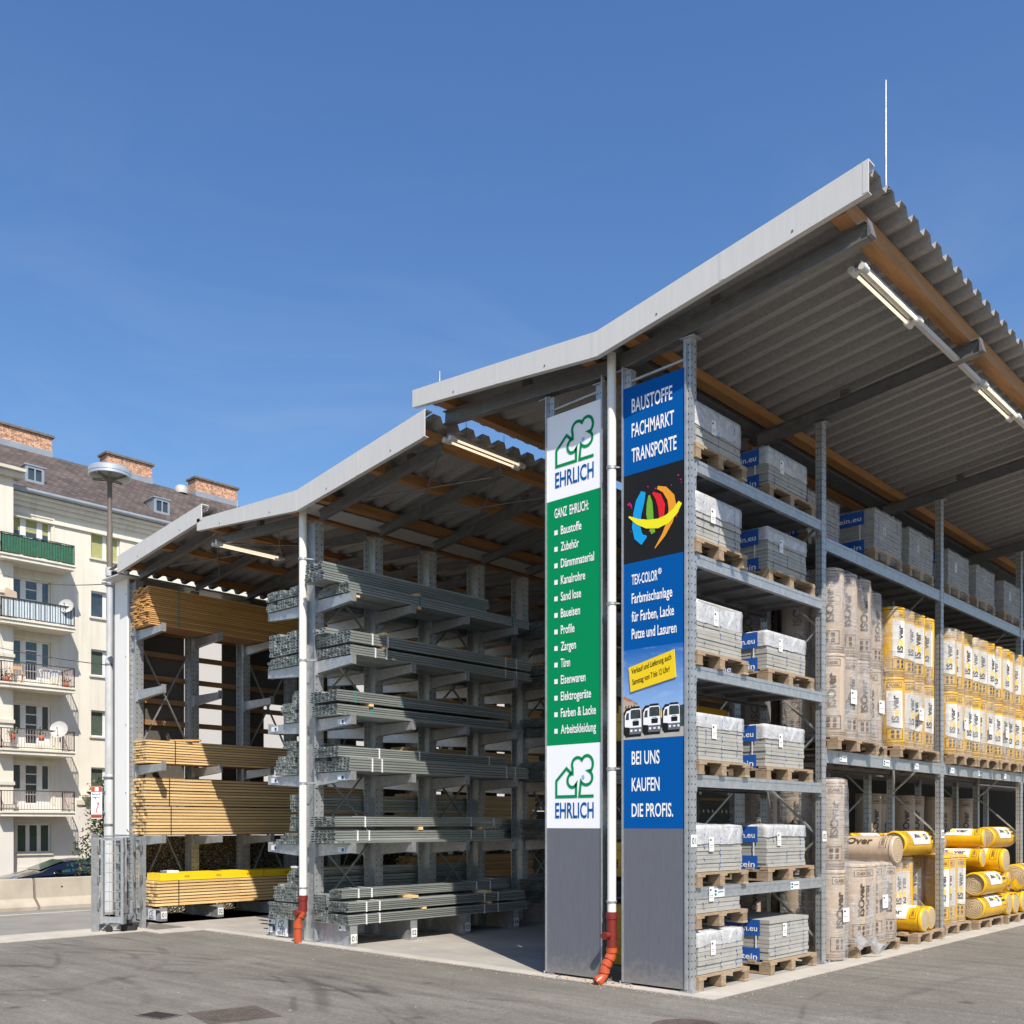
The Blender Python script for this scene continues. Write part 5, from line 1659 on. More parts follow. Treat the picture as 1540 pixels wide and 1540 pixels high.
Zm = 2.532
q = lambda *a, **k: make_pack(*a, **k)
pal_under(0.14, 2.90, Zm, 1.0, 1.18, 'wooden pallet under the tall brown pack on the middle shelf')
q('tall kraft-brown insulation pack on the middle shelf, right beside the second post', (0.10, 2.92, Zm + 0.146), 'kraft', 3, 2, 2, 0.195, 1.01, seed=1)
pal_under(-0.02, 4.10, Zm, 0.95, 0.62, 'wooden pallet under the set-back brown pack on the middle shelf')
q('set-back kraft-brown insulation pack on the middle shelf, left of the first yellow pack', (-0.06, 4.12, Zm + 0.146), 'kraft', 2, 2, 2, 0.16, 1.0, seed=2)
pal_under(0.12, 4.80, Zm, 0.95, 1.42, 'wooden pallet under the first yellow pack on the middle shelf')
q('yellow and white insulation pack on the middle shelf, left of the third post', (0.09, 4.82, Zm + 0.146), 'yellow', 4, 2, 2, 0.178, 0.93, seed=3)
for k, (y, n) in enumerate(((6.82, 3), (7.84, 3), (8.92, 3), (9.98, 3))):
    w_ = ('first', 'second', 'third', 'fourth')[k]
    pal_under(0.12, y - 0.02, Zm, 0.95, 1.0, 'wooden pallet on the middle shelf under the %s yellow pack right of the third post' % w_)
    q('yellow insulation pack on the middle shelf, %s one right of the third post' % w_, (0.09, y, Zm + 0.146), 'yellow', n, 2, 2, 0.165, 0.93, seed=10 + k)

# ground level of the second bay

q('tall leaning kraft-brown pack on the ground behind the second post', (0.10, 2.93, 0.02), 'kraft', 1, 2, 2, 0.19, 1.08, seed=20, tilt=(0.0, 0.0, 0.0))
q('narrow kraft-brown pack standing on the ground behind the standing brown rolls', (-0.42, 3.35, 0.02), 'kraft', 1, 1, 1, 0.20, 1.12, seed=21, film=False, labels=False)
make_pallet(0.8, 1.30, 'wooden pallet on the ground under the standing brown rolls', (0.14, 3.44, 0.009))
q('row of kraft-brown rolls standing on a pallet on the ground', (0.13, 3.46, 0.156), 'kraft', 4, 2, 1, 0.185, 1.0, seed=23, pitch=0.31)
make_pallet(0.9, 1.5, 'wooden pallet on the ground behind the two lying yellow rolls', (-0.25, 4.95, 0.009))
q('yellow insulation pack on the ground behind the two lying yellow rolls', (-0.28, 4.98, 0.156), 'yellow', 4, 2, 1, 0.185, 1.02, seed=24, labels=False)
make_pallet(0.9, 1.1, 'wooden pallet on the ground under the yellow pack right of the third post', (0.02, 6.74, 0.009))
q('yellow insulation pack on the ground, right beside the third post', (-0.01, 6.76, 0.156), 'yellow', 3, 2, 1, 0.175, 1.03, seed=25, labels=False)
# shaded packs in the rack behind
for k, (y, st, z) in enumerate(((2.95, 'kraft', 0.02), (3.75, 'kraft', 0.02), (2.95, 'kraft', Zm), (3.75, 'kraft', Zm))):
    q('shaded kraft-brown pack in the rack behind, %s %s' % (('left one', 'right one')[k % 2], ('on the ground', 'on its middle shelf')[k // 2]),
      (-1.0, y, z + 0.01), 'kraft', 2, 1, 2, 0.19, 1.1, seed=40 + k, labels=False, group='shaded insulation packs')
for k, (y, z) in enumerate(((7.0, 0.02), (8.4, 0.02), (9.8, 0.02), (11.2, 0.02), (5.2, Zm), (7.0, Zm), (8.6, Zm), (10.8, Zm))):
    q('dark kraft-brown pack deep in the rack behind, %s' % (('at its near end', 'beside the near end', 'past the fourth post', 'at the far right')[k % 4] + (' on the ground' if k < 4 else ' on the shelf')),
      (-1.15, y, z + 0.01), 'kraft', 2, 1, 2, 0.20, 1.05, seed=60 + k, labels=False, film=False, group='shaded insulation packs')

# ---- yellow board packs lying in the rack behind
def board_pack(label, x0, x1, y0, y1, z0, nl, lay=0.1):
    t = thing('board_pack', label, 'insulation boards', (x1, y0, z0), 'packs of yellow insulation boards')
    rr = random.Random(label)
    mb = MB()
    for i in range(nl):
        dx = rr.uniform(-.05, .05); dy = rr.uniform(-.06, .06)
        mb.box(x0 + dx, x1 + dx, y0 + dy, y1 + dy, z0 + i * lay + 0.003, z0 + (i + 1) * lay)
    mb.build('boards', 'ins_yellow', t)
    mb = MB()
    put_text(mb, 'ISOver', (x1 + 0.062, y0 + 0.25, z0 + lay * nl * 0.3), (0, 1, 0), (0, 0, 1), lay * 0.8, 0.5, 0.015)
    mb.build('print', 'ink', t)
    return t
board_pack('yellow board pack low in the rack behind, left of the shaded brown packs', -1.8, -1.10, 1.1, 2.5, 1.03, 4)
board_pack('yellow board pack on the ground of the rack behind, left part', -1.8, -1.12, 1.0, 2.6, 0.02, 7)
board_pack('yellow board pack one shelf up in the rack behind, left part', -1.8, -1.12, 1.1, 2.4, 2.54, 5)
board_pack('stepped pile of yellow boards behind the lying brown roll, second bay', -1.75, -1.15, 4.85, 6.3, 0.95, 6, 0.085)
board_pack('base pile of yellow boards on the ground behind the lying brown roll', -1.75, -1.12, 4.8, 6.4, 0.02, 9, 0.1)
board_pack('yellow board pile in the rack behind, right of the third post', -1.75, -1.15, 7.3, 9.2, 0.02, 10, 0.1)

# ---- loose rolls lying down
def lying_roll(label, loc, style, r, L, rz=0.0, spin=0.0, hollow=False, group='loose insulation rolls'):
    """roll with its axis along local x, near end at x=0, body towards -x; loc = centre of the near end"""
    t = thing('insulation_roll', label, 'insulation roll', loc, group, rz)
    mb = MB(); n = 26
    prof = [(-L, r * 0.90), (-L + 0.02, r * 0.98), (-L + 0.06, r), (-L * 0.82, r * 0.985), (-L * 0.66, r * 1.0), (-L * 0.5, r * 0.985), (-L * 0.34, r * 1.0), (-L * 0.18, r * 0.985), (-0.06, r), (-0.02, r * 0.985), (-0.004, r * 0.93), (-0.004, r * 0.86)]
    for x, rr in prof:
        for k in range(n):
            a = 2 * math.pi * k / n
            d = 1 + 0.035 * noise.noise((x * 3 + loc[1], math.cos(a) * 1.3, math.sin(a) * 1.3)) + 0.012 * noise.noise((x * 12, math.cos(a) * 4 + loc[1], math.sin(a) * 4))
            mb.v.append((x, rr * d * math.cos(a), rr * d * math.sin(a)))
    for i in range(len(prof) - 1):
        for k in range(n):
            k2 = (k + 1) % n
            mb.f.append((i * n + k, i * n + k2, (i + 1) * n + k2, (i + 1) * n + k)); mb.mi.append(0); mb.sm.append(True)
    mb.face([mb.v[k] for k in range(n)], 0)
    mb.build('film', 'ins_yellow' if style == 'yellow' else 'kraft', t, False)
    mb = MB(); x = -0.03 if hollow else -0.005
    rc = r * 0.87
    c0 = len(mb.v); mb.v.append((x + (0.015 if not hollow else 0), 0, 0))
    for q_ in (0.5, 1.0):
        for k in range(n):
            a = 2 * math.pi * k / n
            mb.v.append((x + (0.012 if q_ < 1 and not hollow else 0), rc * q_ * math.cos(a), rc * q_ * math.sin(a)))
    for k in range(n):
        k2 = (k + 1) % n
        mb.f.append((c0, c0 + 1 + k, c0 + 1 + k2)); mb.f.append((c0 + 1 + k, c0 + 1 + n + k, c0 + 1 + n + k2, c0 + 1 + k2)); mb.mi += [0, 0]; mb.sm += [True, True]
    mb.build('rolled_end', 'spiral', t, False)
    # print: built upright and turned to lie along the roll
    src = roll_print(style, r, L, 0.0)
    out = MB()
    ca, sa = math.cos(spin), math.sin(spin)
    for (x_, y_, z_) in src.v:
        y2 = x_ * ca - y_ * sa; z2 = x_ * sa + y_ * ca
        out.v.append((z_ - L, y2, z2))
    out.f = src.f; out.mi = src.mi; out.sm = src.sm
    out.build('print', ['ink' if style == 'yellow' else 'ink_brown', 'ins_white', 'c_gold'], t, False)
    return t
lr = lying_roll
S = 2.45; SY = 0.55
lr('kraft-brown roll lying across the standing brown rolls', (0.17, 4.60, 1.31), 'kraft', 0.185, 1.15, 0.0, S)
lr('yellow roll with an open dark end lying left of the third post, rear one', (-0.68, 4.95, 1.36), 'yellow', 0.17, 1.1, -1.57, SY, True)
lr('yellow and white roll with an open dark end lying just left of the third post', (-0.30, 5.62, 1.37), 'yellow', 0.18, 1.25, -1.57, SY, True)
make_pallet(0.85, 1.0, 'wooden pallet on the ground under the two lying yellow rolls', (0.14, 5.36, 0.009))
lr('yellow roll lying on the ground pallet left of the third post, left of the two', (0.14, 5.62, 0.325), 'yellow', 0.165, 1.0, 0.0, S)
lr('yellow roll lying on the ground pallet left of the third post, right of the two', (0.10, 5.97, 0.325), 'yellow', 0.165, 1.0, 0.0, S - 0.2)
make_pallet(0.95, 1.2, 'wooden pallet on the ground under the white-printed lying rolls', (0.10, 7.92, 0.009))
make_pallet(0.95, 1.3, 'wooden pallet on the ground under the three lying roll ends', (0.16, 9.14, 0.009))
lr('bottom white-printed yellow roll lying sideways right of the yellow ground pack', (0.0, 7.95, 0.34), 'yellow', 0.18, 1.15, -1.57, SY + 0.1)
lr('second white-printed yellow roll lying sideways, stacked above the bottom one', (0.02, 7.92, 0.71), 'yellow', 0.185, 1.1, -1.57, SY, True)
lr('big yellow roll lying end-on over the sideways rolls at the far right', (0.18, 9.0, 1.05), 'yellow', 0.20, 1.3, 0.0, S)
lr('first of three lying rolls showing wool ends at the far right, nearest the post', (0.16, 9.22, 0.335), 'yellow', 0.18, 1.1, 0.0, S)
lr('second of three lying rolls showing wool ends at the far right', (0.16, 9.60, 0.335), 'yellow', 0.18, 1.1, 0.0, S)
lr('third of three lying rolls showing wool ends, cut by the picture edge', (0.18, 9.99, 0.335), 'yellow', 0.18, 1.1, 0.0, S)
lr('yellow roll lying on the row of three wool-ended rolls at the far right', (-0.05, 9.42, 0.66), 'yellow', 0.18, 1.1, 0.0, S - 0.3)
lr('yellow roll lying sideways high at the far right, right of the fourth post brace', (-0.3, 9.4, 1.42), 'yellow', 0.18, 1.2, -1.57, SY)
lr('dark-printed yellow roll lying sideways at the right picture edge', (0.05, 9.85, 0.75), 'yellow', 0.22, 1.2, -1.57, SY + 0.2)
lr('second high yellow roll set back at the far right', (-0.7, 8.9, 1.38), 'yellow', 0.17, 1.2, -1.57, SY)
lr('small yellow roll wedged behind the open-ended rolls above the ground pack', (-0.55, 6.9, 1.34), 'yellow', 0.14, 0.9, -1.57, SY + 0.3)
lr('small yellow roll tucked between the sideways rolls and the big end-on roll', (-0.05, 8.62, 1.10), 'yellow', 0.15, 0.9, 0.05, S)
lr('small yellow roll tilted on top of the big end-on roll at the far right', (-0.1, 8.85, 1.42), 'yellow', 0.15, 0.9, 0.15, S - 0.2)
lr('kraft-brown roll lying deep behind the yellow rolls right of the third post', (-0.75, 7.4, 1.35), 'kraft', 0.18, 1.1, -1.57, SY)
lr('yellow roll leaning loosely over the first wool-ended roll at the far right', (0.12, 9.36, 0.70), 'yellow', 0.16, 0.9, 0.12, S)
lr('yellow roll set back above the sideways rolls, right of the third post', (-0.45, 7.95, 1.02), 'yellow', 0.165, 1.0, -1.45, SY)
lr('yellow roll lying on the floor pack behind the two ground-pallet rolls', (-0.75, 5.6, 1.36), 'yellow', 0.16, 1.0, -1.7, SY)
# torn yellow film hanging loose
def torn(label, x, y, z, m):
    mb = MB(); r5 = random.Random(label); n = 9
    P = [Vector((x + 0.02 * i + r5.uniform(-.02, .02), y + 0.07 * i, z - 0.10 * abs(math.sin(i * 0.8)) - 0.018 * i)) for i in range(n)]
    for i in range(n - 1):
        w0, w1 = 0.05 + 0.04 * r5.random(), 0.05 + 0.04 * r5.random()
        mb.face([P[i], P[i + 1], P[i + 1] + Vector((0.05, 0, w1)), P[i] + Vector((0.03, 0.02, w0))], 0, True); mb.face([P[i], P[i + 1], P[i + 1] + Vector((-0.04, 0.01, -w1 * 0.7)), P[i] + Vector((-0.02, 0, -w0 * 0.7))], 0, True)
    return tag(mb.build('torn_film', m), label, 'plastic film')
torn('torn yellow film strip hanging between the sideways rolls at the far right', 0.10, 9.05, 0.78, 'ins_yellow')
torn('crumpled clear-white film scrap on the ground pallet beside the leaning brown pack', 0.17, 3.30, 0.30, 'hood')
q('yellow insulation pack on the ground supporting the high lying rolls at the far right', (-0.22, 9.0, 0.02), 'yellow', 3, 1, 1, 0.17, 1.15, seed=33, labels=False)

# ================================================================ sign boards
O = Vector((0, 0, 0))
def sign_frame(t, x0, x1):
    for x in (x0, x1):
        mb = MB(); mb.box(x - 0.009, x + 0.009, -0.075, -0.03, 0.03, 6.32); mb.build('edge_profile', 'galv', t)
def field(t, name, x0, x1, z0, z1, m, y=-0.062):
    mb = MB(); mb.box(x0, x1, y, y + 0.012, z0 + 0.0006, z1 - 0.0006); return mb.build(name, m, t)
UX = (1, 0, 0); UZ = (0, 0, 1)
def lines(t, rows, m, y=-0.0655, name='lettering'):
    mb = MB()
    for s, x, z, h, w in rows:
        put_text(mb, s, (x, y, z), UX, UZ, h, w, 0.016, 0)
    return mb.build(name, m, t)

sl = thing('sign_board', 'tall green and white sign board with house and tree mark, left of the downpipe', 'sign', (-1.45, -0.05, 0), 'tall sign boards')
sign_frame(sl, -1.838, -1.070)
XL0, XL1 = -1.828, -1.080
field(sl, 'grey_panel', XL0, XL1, 0.03, 1.60, 'sign_grey')
field(sl, 'white_field', XL0, XL1, 1.60, 2.50, 'sign_white')
field(sl, 'green_field', XL0, XL1, 2.50, 5.16, 'sign_green')
field(sl, 'white_field', XL0, XL1, 5.16, 6.085, 'sign_white')
def house_tree(t, x, z, k):
    """green outline of a gabled house beside a leafy tree, blue word below"""
    o = (x, -0.0655, z); mb = MB(); w = 0.036 / 0.37 * 0.37
    P = lambda pts: [(a * k, b * k) for a, b in pts]
    stroke(mb, P([(0.215, 0.245), (0.15, 0.30), (0.015, 0.175), (0.015, 0.015), (0.275, 0.015), (0.275, 0.140)]), 0.030 * k, o, UX, UZ)
    def arc(cx, cy, rx, ry, a0, a1, n=14):
        return [(cx + rx * math.cos(math.radians(a0 + (a1 - a0) * i / n)), cy + ry * math.sin(math.radians(a0 + (a1 - a0) * i / n))) for i in range(n + 1)]
    crown = [(0.275, 0.135)] + arc(0.225, 0.175, 0.062, 0.068, -20, -275) + arc(0.295, 0.33, 0.072, 0.075, 205, 40) + arc(0.415, 0.335, 0.075, 0.085, 145, -50) + arc(0.405, 0.20, 0.078, 0.072, 75, -150) + [(0.318, 0.015), (0.50, 0.015)]
    stroke(mb, P(crown), 0.030 * k, o, UX, UZ)
    mb.build('house_and_tree_mark', 'sign_green', t)
    mb = MB()
    n = 14; mb.face([(x + (0.365 + 0.018 * math.cos(6.283 * i / n)) * k, -0.0655, z + (0.205 + 0.022 * math.sin(6.283 * i / n)) * k) for i in range(n)]); mb.build('registered_dot', 'c_sky', t)
    lines(t, [('EHRLICH', x, z - 0.20 * k, 0.15 * k, 0.50 * k)], 'sign_blue')
house_tree(sl, -1.71, 5.505, 1.06)
house_tree(sl, -1.71, 1.925, 1.06)
items = ['Baustoffe', 'Zubehör', 'Dämmmaterial', 'Kanalrohre', 'Sand lose', 'Baueisen', 'Profile', 'Zargen', 'Türen', 'Eisenwaren', 'Elektrogeräte', 'Farben & Lacke', 'Arbeitskleidung']
wid = [0.285, 0.25, 0.455, 0.335, 0.28, 0.265, 0.19, 0.21, 0.13, 0.34, 0.415, 0.48, 0.48]
rows = [('GANZ  EHRLICH:', -1.72, 4.965, 0.10, 0.47)]
mb = MB()
for i, (s, w) in enumerate(zip(items, wid)):
    z = 4.775 - i * 0.1795
    rows.append((s, -1.63, z, 0.092, w))
    mb.face([(-1.722, -0.0655, z + 0.005), (-1.675, -0.0655, z + 0.005), (-1.675, -0.0655, z + 0.057), (-1.722, -0.0655, z + 0.057)])
mb.build('bullet_squares', 'sign_white', sl)
lines(sl, rows, 'sign_white')

sr = thing('sign_board', 'tall blue sign board with paint logo and truck photo, at the shed corner', 'sign', (-0.42, -0.05, 0), 'tall sign boards')
sign_frame(sr, -0.802, -0.045)
XR0, XR1 = -0.792, -0.055
field(sr, 'grey_panel', XR0, XR1, 0.03, 1.60, 'sign_grey')
field(sr, 'blue_field', XR0, XR1, 1.60, 2.50, 'sign_blue')
field(sr, 'photo_field', XR0, XR1, 2.50, 3.42, 'photo_sky')
field(sr, 'blue_field', XR0, XR1, 3.42, 4.30, 'sign_blue')
field(sr, 'black_field', XR0, XR1, 4.30, 5.20, 'sign_black')
field(sr, 'blue_field', XR0, XR1, 5.20, 6.095, 'sign_blue')
lines(sr, [('BAUSTOFFE', -0.69, 5.825, 0.135, 0.49), ('FACHMARKT', -0.69, 5.575, 0.135, 0.51), ('TRANSPORTE', -0.69, 5.32, 0.135, 0.54),
           ('TEX-COLOR', -0.69, 4.075, 0.10, 0.315), ('®', -0.37, 4.13, 0.055, 0.045), ('Farbmischanlage', -0.69, 3.885, 0.10, 0.49), ('für Farben, Lacke', -0.69, 3.70, 0.10, 0.51), ('Putze und Lasuren', -0.69, 3.525, 0.10, 0.54),
           ('BEI UNS', -0.69, 2.25, 0.13, 0.34), ('KAUFEN', -0.69, 1.98, 0.13, 0.34), ('DIE PROFIS.', -0.69, 1.72, 0.13, 0.50)], 'sign_white')
# brushed paint strokes on black
def brush(pts, ws, m, y):
    mb = MB(); stroke(mb, pts, ws, (0, y, 0), UX, UZ); mb.build('paint_stroke', m, sr)
brush([(-0.545, 4.99), (-0.585, 4.90), (-0.62, 4.78), (-0.635, 4.66), (-0.61, 4.56), (-0.56, 4.51), (-0.505, 4.535)], [0.06, 0.11, 0.105, 0.10, 0.10, 0.085, 0.02], 'c_cyan', -0.0655)
brush([(-0.475, 4.94), (-0.470, 4.86), (-0.468, 4.76), (-0.455, 4.66), (-0.425, 4.55)], [0.02, 0.07, 0.085, 0.07, 0.05], 'c_lime', -0.0660)
brush([(-0.43, 4.955), (-0.365, 4.90), (-0.325, 4.80), (-0.325, 4.70), (-0.355, 4.58)], [0.02, 0.07, 0.085, 0.06, 0.01], 'c_red', -0.0665)
brush([(-0.375, 4.995), (-0.29, 4.955), (-0.215, 4.86), (-0.195, 4.75), (-0.225, 4.63), (-0.30, 4.51), (-0.405, 4.395)], [0.03, 0.06, 0.085, 0.09, 0.07, 0.045, 0.01], 'c_orange', -0.0670)
brush([(-0.725, 4.775), (-0.62, 4.705), (-0.50, 4.655), (-0.37, 4.635), (-0.26, 4.655), (-0.17, 4.71), (-0.105, 4.79)], [0.015, 0.055, 0.085, 0.095, 0.09, 0.075, 0.05], 'c_yellow', -0.0676)
mb = MB(); rr = random.Random(5)
for x, z, r_ in ((-0.73, 4.90, .012), (-0.715, 4.905, .012), (-0.70, 4.885, .014), (-0.69, 4.86, .008), (-0.13, 4.70, .008), (-0.15, 4.66, .007), (-0.47, 4.58, .008), (-0.70, 4.62, .006), (-0.49, 5.03, .007), (-0.40, 4.99, .008), (-0.21, 4.98, .006), (-0.13, 5.06, .009), (-0.10, 5.01, .007), (-0.095, 4.98, .005)):
    mb.face([(x + r_ * math.cos(6.283 * k / 8), -0.0655, z + r_ * math.sin(6.283 * k / 8)) for k in range(8)])
mb.build('paint_splashes', 'c_pink', sr)
# printed photo: houses, hall, three trucks, paving
def flat(t, name, polys, mats, y):
    mb = MB()
    for k, (pts, mi) in enumerate(polys):
        mb.face([(a, y - 0.00012 * k, b) for a, b in pts], mi)
    return mb.build(name, mats, t)
flat(sr, 'printed_paving', [([(XR0, 2.505), (XR1, 2.505), (XR1, 2.60), (XR0, 2.60)], 0)], ['c_sand'], -0.0655)
pol = [([(XR0, 2.60), (-0.55, 2.60), (-0.55, 2.80), (-0.62, 2.85), (XR0, 2.92)], 0), ([(XR0, 2.92), (-0.62, 2.85), (-0.62, 2.87), (XR0, 2.955)], 1), ([(-0.34, 2.60), (XR1, 2.60), (XR1, 2.815), (-0.34, 2.775)], 2), ([(-0.34, 2.70), (-0.25, 2.70), (-0.25, 2.79), (-0.34, 2.775)], 3)]
for wx in (-0.77, -0.735, -0.70, -0.665): pol.append(([(wx, 2.82), (wx + 0.014, 2.82), (wx + 0.014, 2.85), (wx, 2.85)], 2))
flat(sr, 'printed_buildings', pol, ['c_house', 'brick', 'c_glass', 'c_gold'], -0.0656)
def truck(x, z, k):
    P = lambda pts: [(x + a * k, z + b * k) for a, b in pts]
    polys = [(P([(-.02, .04), (.02, .0), (.27, .0), (.285, .12), (.28, .36), (.24, .40), (.03, .40), (-.02, .34)]), 1),          # dark mass: chassis, load body
             (P([(.0, .14), (.085, .13), (.085, .37), (.03, .355), (0.0, .30)]), 0),                                              # cab side
             (P([(.085, .125), (.28, .125), (.272, .365), (.25, .385), (.105, .385), (.085, .36)]), 0),                             # cab front
             (P([(.098, .245), (.268, .245), (.262, .352), (.245, .37), (.112, .37), (.098, .35)]), 2),                            # windscreen
             (P([(.10, .385), (.255, .385), (.245, .415), (.11, .415)]), 1),                                                      # sun visor
             (P([(.012, .24), (.07, .235), (.07, .335), (.03, .328)]), 2),                                                        # side window
             (P([(.135, .15), (.235, .15), (.24, .215), (.13, .215)]), 1),                                                        # grille
             (P([(.15, .222), (.18, .222), (.18, .232), (.15, .232)]), 4), (P([(.185, .222), (.22, .222), (.22, .232), (.185, .232)]), 5),
             (P([(.08, .035), (.283, .035), (.285, .122), (.08, .122)]), 3),                                                      # bumper
             (P([(.095, .07), (.13, .07), (.13, .10), (.095, .10)]), 0), (P([(.24, .07), (.272, .07), (.272, .10), (.24, .10)]), 0),
             (P([(.165, .075), (.205, .075), (.205, .095), (.165, .095)]), 0),
             (P([(.015, .0), (.07, .0), (.08, .05), (.07, .11), (.02, .11), (.01, .05)]), 1)]                                      # front wheel
    flat(sr, 'printed_truck', polys, ['sign_white', 'sign_black', 'c_glass', 'sign_grey', 'sign_green', 'sign_blue'], -0.0668)
truck(-0.775, 2.53, 0.74); truck(-0.545, 2.54, 0.74); truck(-0.305, 2.55, 0.70)
mb = MB()
ya = [(-0.725, 3.235), (-0.175, 3.36), (-0.155, 3.085), (-0.70, 2.985)]
mb.prism([(a, -0.072, b) for a, b in ya], (0, 0.008, 0)); mb.build('yellow_notice', 'c_gold', sr)
mb = MB(); ux = Vector((1, 0, 0.21)); uz = Vector((-0.05, 0, 1))
put_text(mb, 'Verkauf und Lieferung auch', (-0.685, -0.0735, 3.165), ux, uz, 0.055, 0.48, 0.012)
put_text(mb, 'Samstag von 7 bis 12 Uhr!', (-0.675, -0.0735, 3.055), ux, uz, 0.055, 0.45, 0.012)
mb.build('lettering', 'sign_black', sr)

# ================================================================ downpipes
def downpipe(x, y, r, ztop, zred, zfoot, label, foot):
    t = thing('downpipe', label, 'downpipe', (x, y, 0), 'rain downpipes')
    mb = MB(); mb.tube([(x, y, zred), (x, y, ztop)], r, 20); mb.build('upper_pipe', 'white_pipe', t)
    mb = MB()
    for z in (2.2, 3.9, 5.3):
        mb.tube([(x, y, z), (x, y, z + 0.03)], r + 0.008, 20); mb.bar((x + r, y + 0.01, z + 0.015), (x + r + 0.07, y + 0.12, z + 0.015), 0.012, 0.012)
    mb.tube([(x, y, zred + 0.10), (x, y, zred + 0.115)], r + 0.010, 20)
    mb.build('pipe_clamp', 'galv', t)
    mb = MB(); mb.tube([(x, y, zfoot), (x, y, zred - 0.005)], r + 0.006, 20)
    mb.tube([(x, y, zred - 0.07), (x, y, zred - 0.002)], r + 0.014, 20)
    mb.tube([(x, y, zred - 0.24), (x - 0.01, y - r - 0.05, zred - 0.24)], r * 0.75, 16); mb.tube([(x - 0.008, y - r - 0.045, zred - 0.24), (x - 0.0085, y - r - 0.075, zred - 0.24)], r * 0.88, 16)
    mb.build('cleaning_branch', 'red_pipe', t)
    mb = MB(); P = [Vector(p) for p in foot]
    mb.tube(P, r + 0.002, 20)
    for i in range(len(P) - 1):
        d = (P[i + 1] - P[i])
        if d.length < 0.06: continue
        a = P[i] + d * 0.12; mb.tube([a, a + d.normalized() * 0.05], r + 0.012, 20)
    mb.build('orange_elbow', 'orange_pipe', t)
    return t
downpipe(-0.925, -0.09, 0.046, 6.49, 0.74, 0.36, 'white downpipe with red and orange foot between the two tall sign boards',
         [(-0.925, -0.09, 0.38), (-0.925, -0.09, 0.30), (-0.94, -0.12, 0.24), (-0.965, -0.155, 0.17), (-0.965, -0.165, 0.10), (-0.98, -0.20, 0.055), (-1.00, -0.255, 0.02)])
downpipe(-6.215, -0.16, 0.054, 6.03, 0.66, 0.44, 'white downpipe with orange foot in front of the grey metal profiles',
         [(-6.215, -0.16, 0.46), (-6.22, -0.17, 0.42), (-6.25, -0.20, 0.34), (-6.262, -0.21, 0.29), (-6.262, -0.21, 0.01)])

# ================================================================ strip lights under the roofs
def strip_light(label, x, y0, y1, z):
    t = thing('strip_light', label, 'strip light', (x, y0, z), 'fluorescent strip lights under the roofs')
    mb = MB(); mb.box(x - 0.03, x + 0.03, y0, y1, z + 0.02, z + 0.075); mb.build('housing', 'galv', t)
    for dx in (-0.05, 0.05):
        mb = MB(); mb.tube([(x + dx, y0 + 0.04, z), (x + dx, y1 - 0.04, z)], 0.014, 10); mb.build('lit_tube', 'lit_tube', t)
    for y in (y0, y1 - 0.05):
        mb = MB(); mb.box(x - 0.075, x + 0.075, y, y + 0.05, z - 0.02, z + 0.03)
        for dx in (-0.05, 0.05): mb.tube([(x + dx, y - 0.03, z), (x + dx, y + 0.08, z)], 0.032, 12)
        mb.build('lamp_holder', 'win_frame', t)
    for y in (y0 + 0.3, y1 - 0.3):
        mb = MB(); mb.tube([(x, y, z + 0.07), (x, y, z + 0.32)], 0.004, 5); mb.build('hanger', 'galv_dull', t)
    return t
strip_light('strip light with two glowing tubes nearest the peak of the highest roof', 1.52, 0.30, 1.62, 6.60)
strip_light('second strip light along the edge of the highest roof, at the right picture edge', 1.52, 3.52, 4.78, 6.60)
strip_light('glowing strip light under the right edge of the middle roof', -3.46, 0.0, 1.28, 6.30)
strip_light('glowing strip light under the right edge of the leftmost roof', -8.55, -0.12, 1.05, 5.98)
t = thing('cable_tray', 'pale cable tray linking the strip lights under the highest roof', 'cable tray', (1.52, 1.6, 6.7))
mb = MB(); mb.box(1.495, 1.545, 1.625, 3.515, 6.615, 6.665); mb.box(1.495, 1.545, 4.79, 12.0, 6.615, 6.665); mb.build('tray', 'fascia', t)
for y in (2.0, 2.9, 5.5, 7.5):
    mb = MB(); mb.tube([(1.52, y, 6.66), (1.52, y, 6.98)], 0.004, 5); mb.build('hanger', 'galv_dull', t)
# ================================================================ apartment house across the street
AX = -44.0
ap = thing('apartment_house', 'cream five-storey apartment house with brown roof and balconies across the street', 'apartment house', (AX, 15, -1.1))
Y0, Y1 = -14.0, 46.0
OPEN = []          # (y0, y1, z0, z1) window openings in the facade
fl = [14.10, 11.15, 8.23, 5.18, 2.32]       # balcony slab undersides
COLS = []
for base in (0.0, 16.6, 33.2):
    COLS.append(base)
for bse in COLS:
    for z in fl:
        OPEN.append((10.22 + bse, 11.97 + bse, z + 0.28, z + 2.22, 'door'))
        OPEN.append((13.93 + bse, 15.42 + bse, z + 0.86, z + 2.18, 'window'))
        if bse < 30: OPEN.append((20.0 + bse, 21.5 + bse, z + 0.86, z + 2.18, 'window'))
    OPEN.append((10.40 + bse, 11.98 + bse, 0.28, 1.68, 'low'))
    OPEN.append((20.0 + bse, 21.5 + bse, 0.28, 1.68, 'low'))
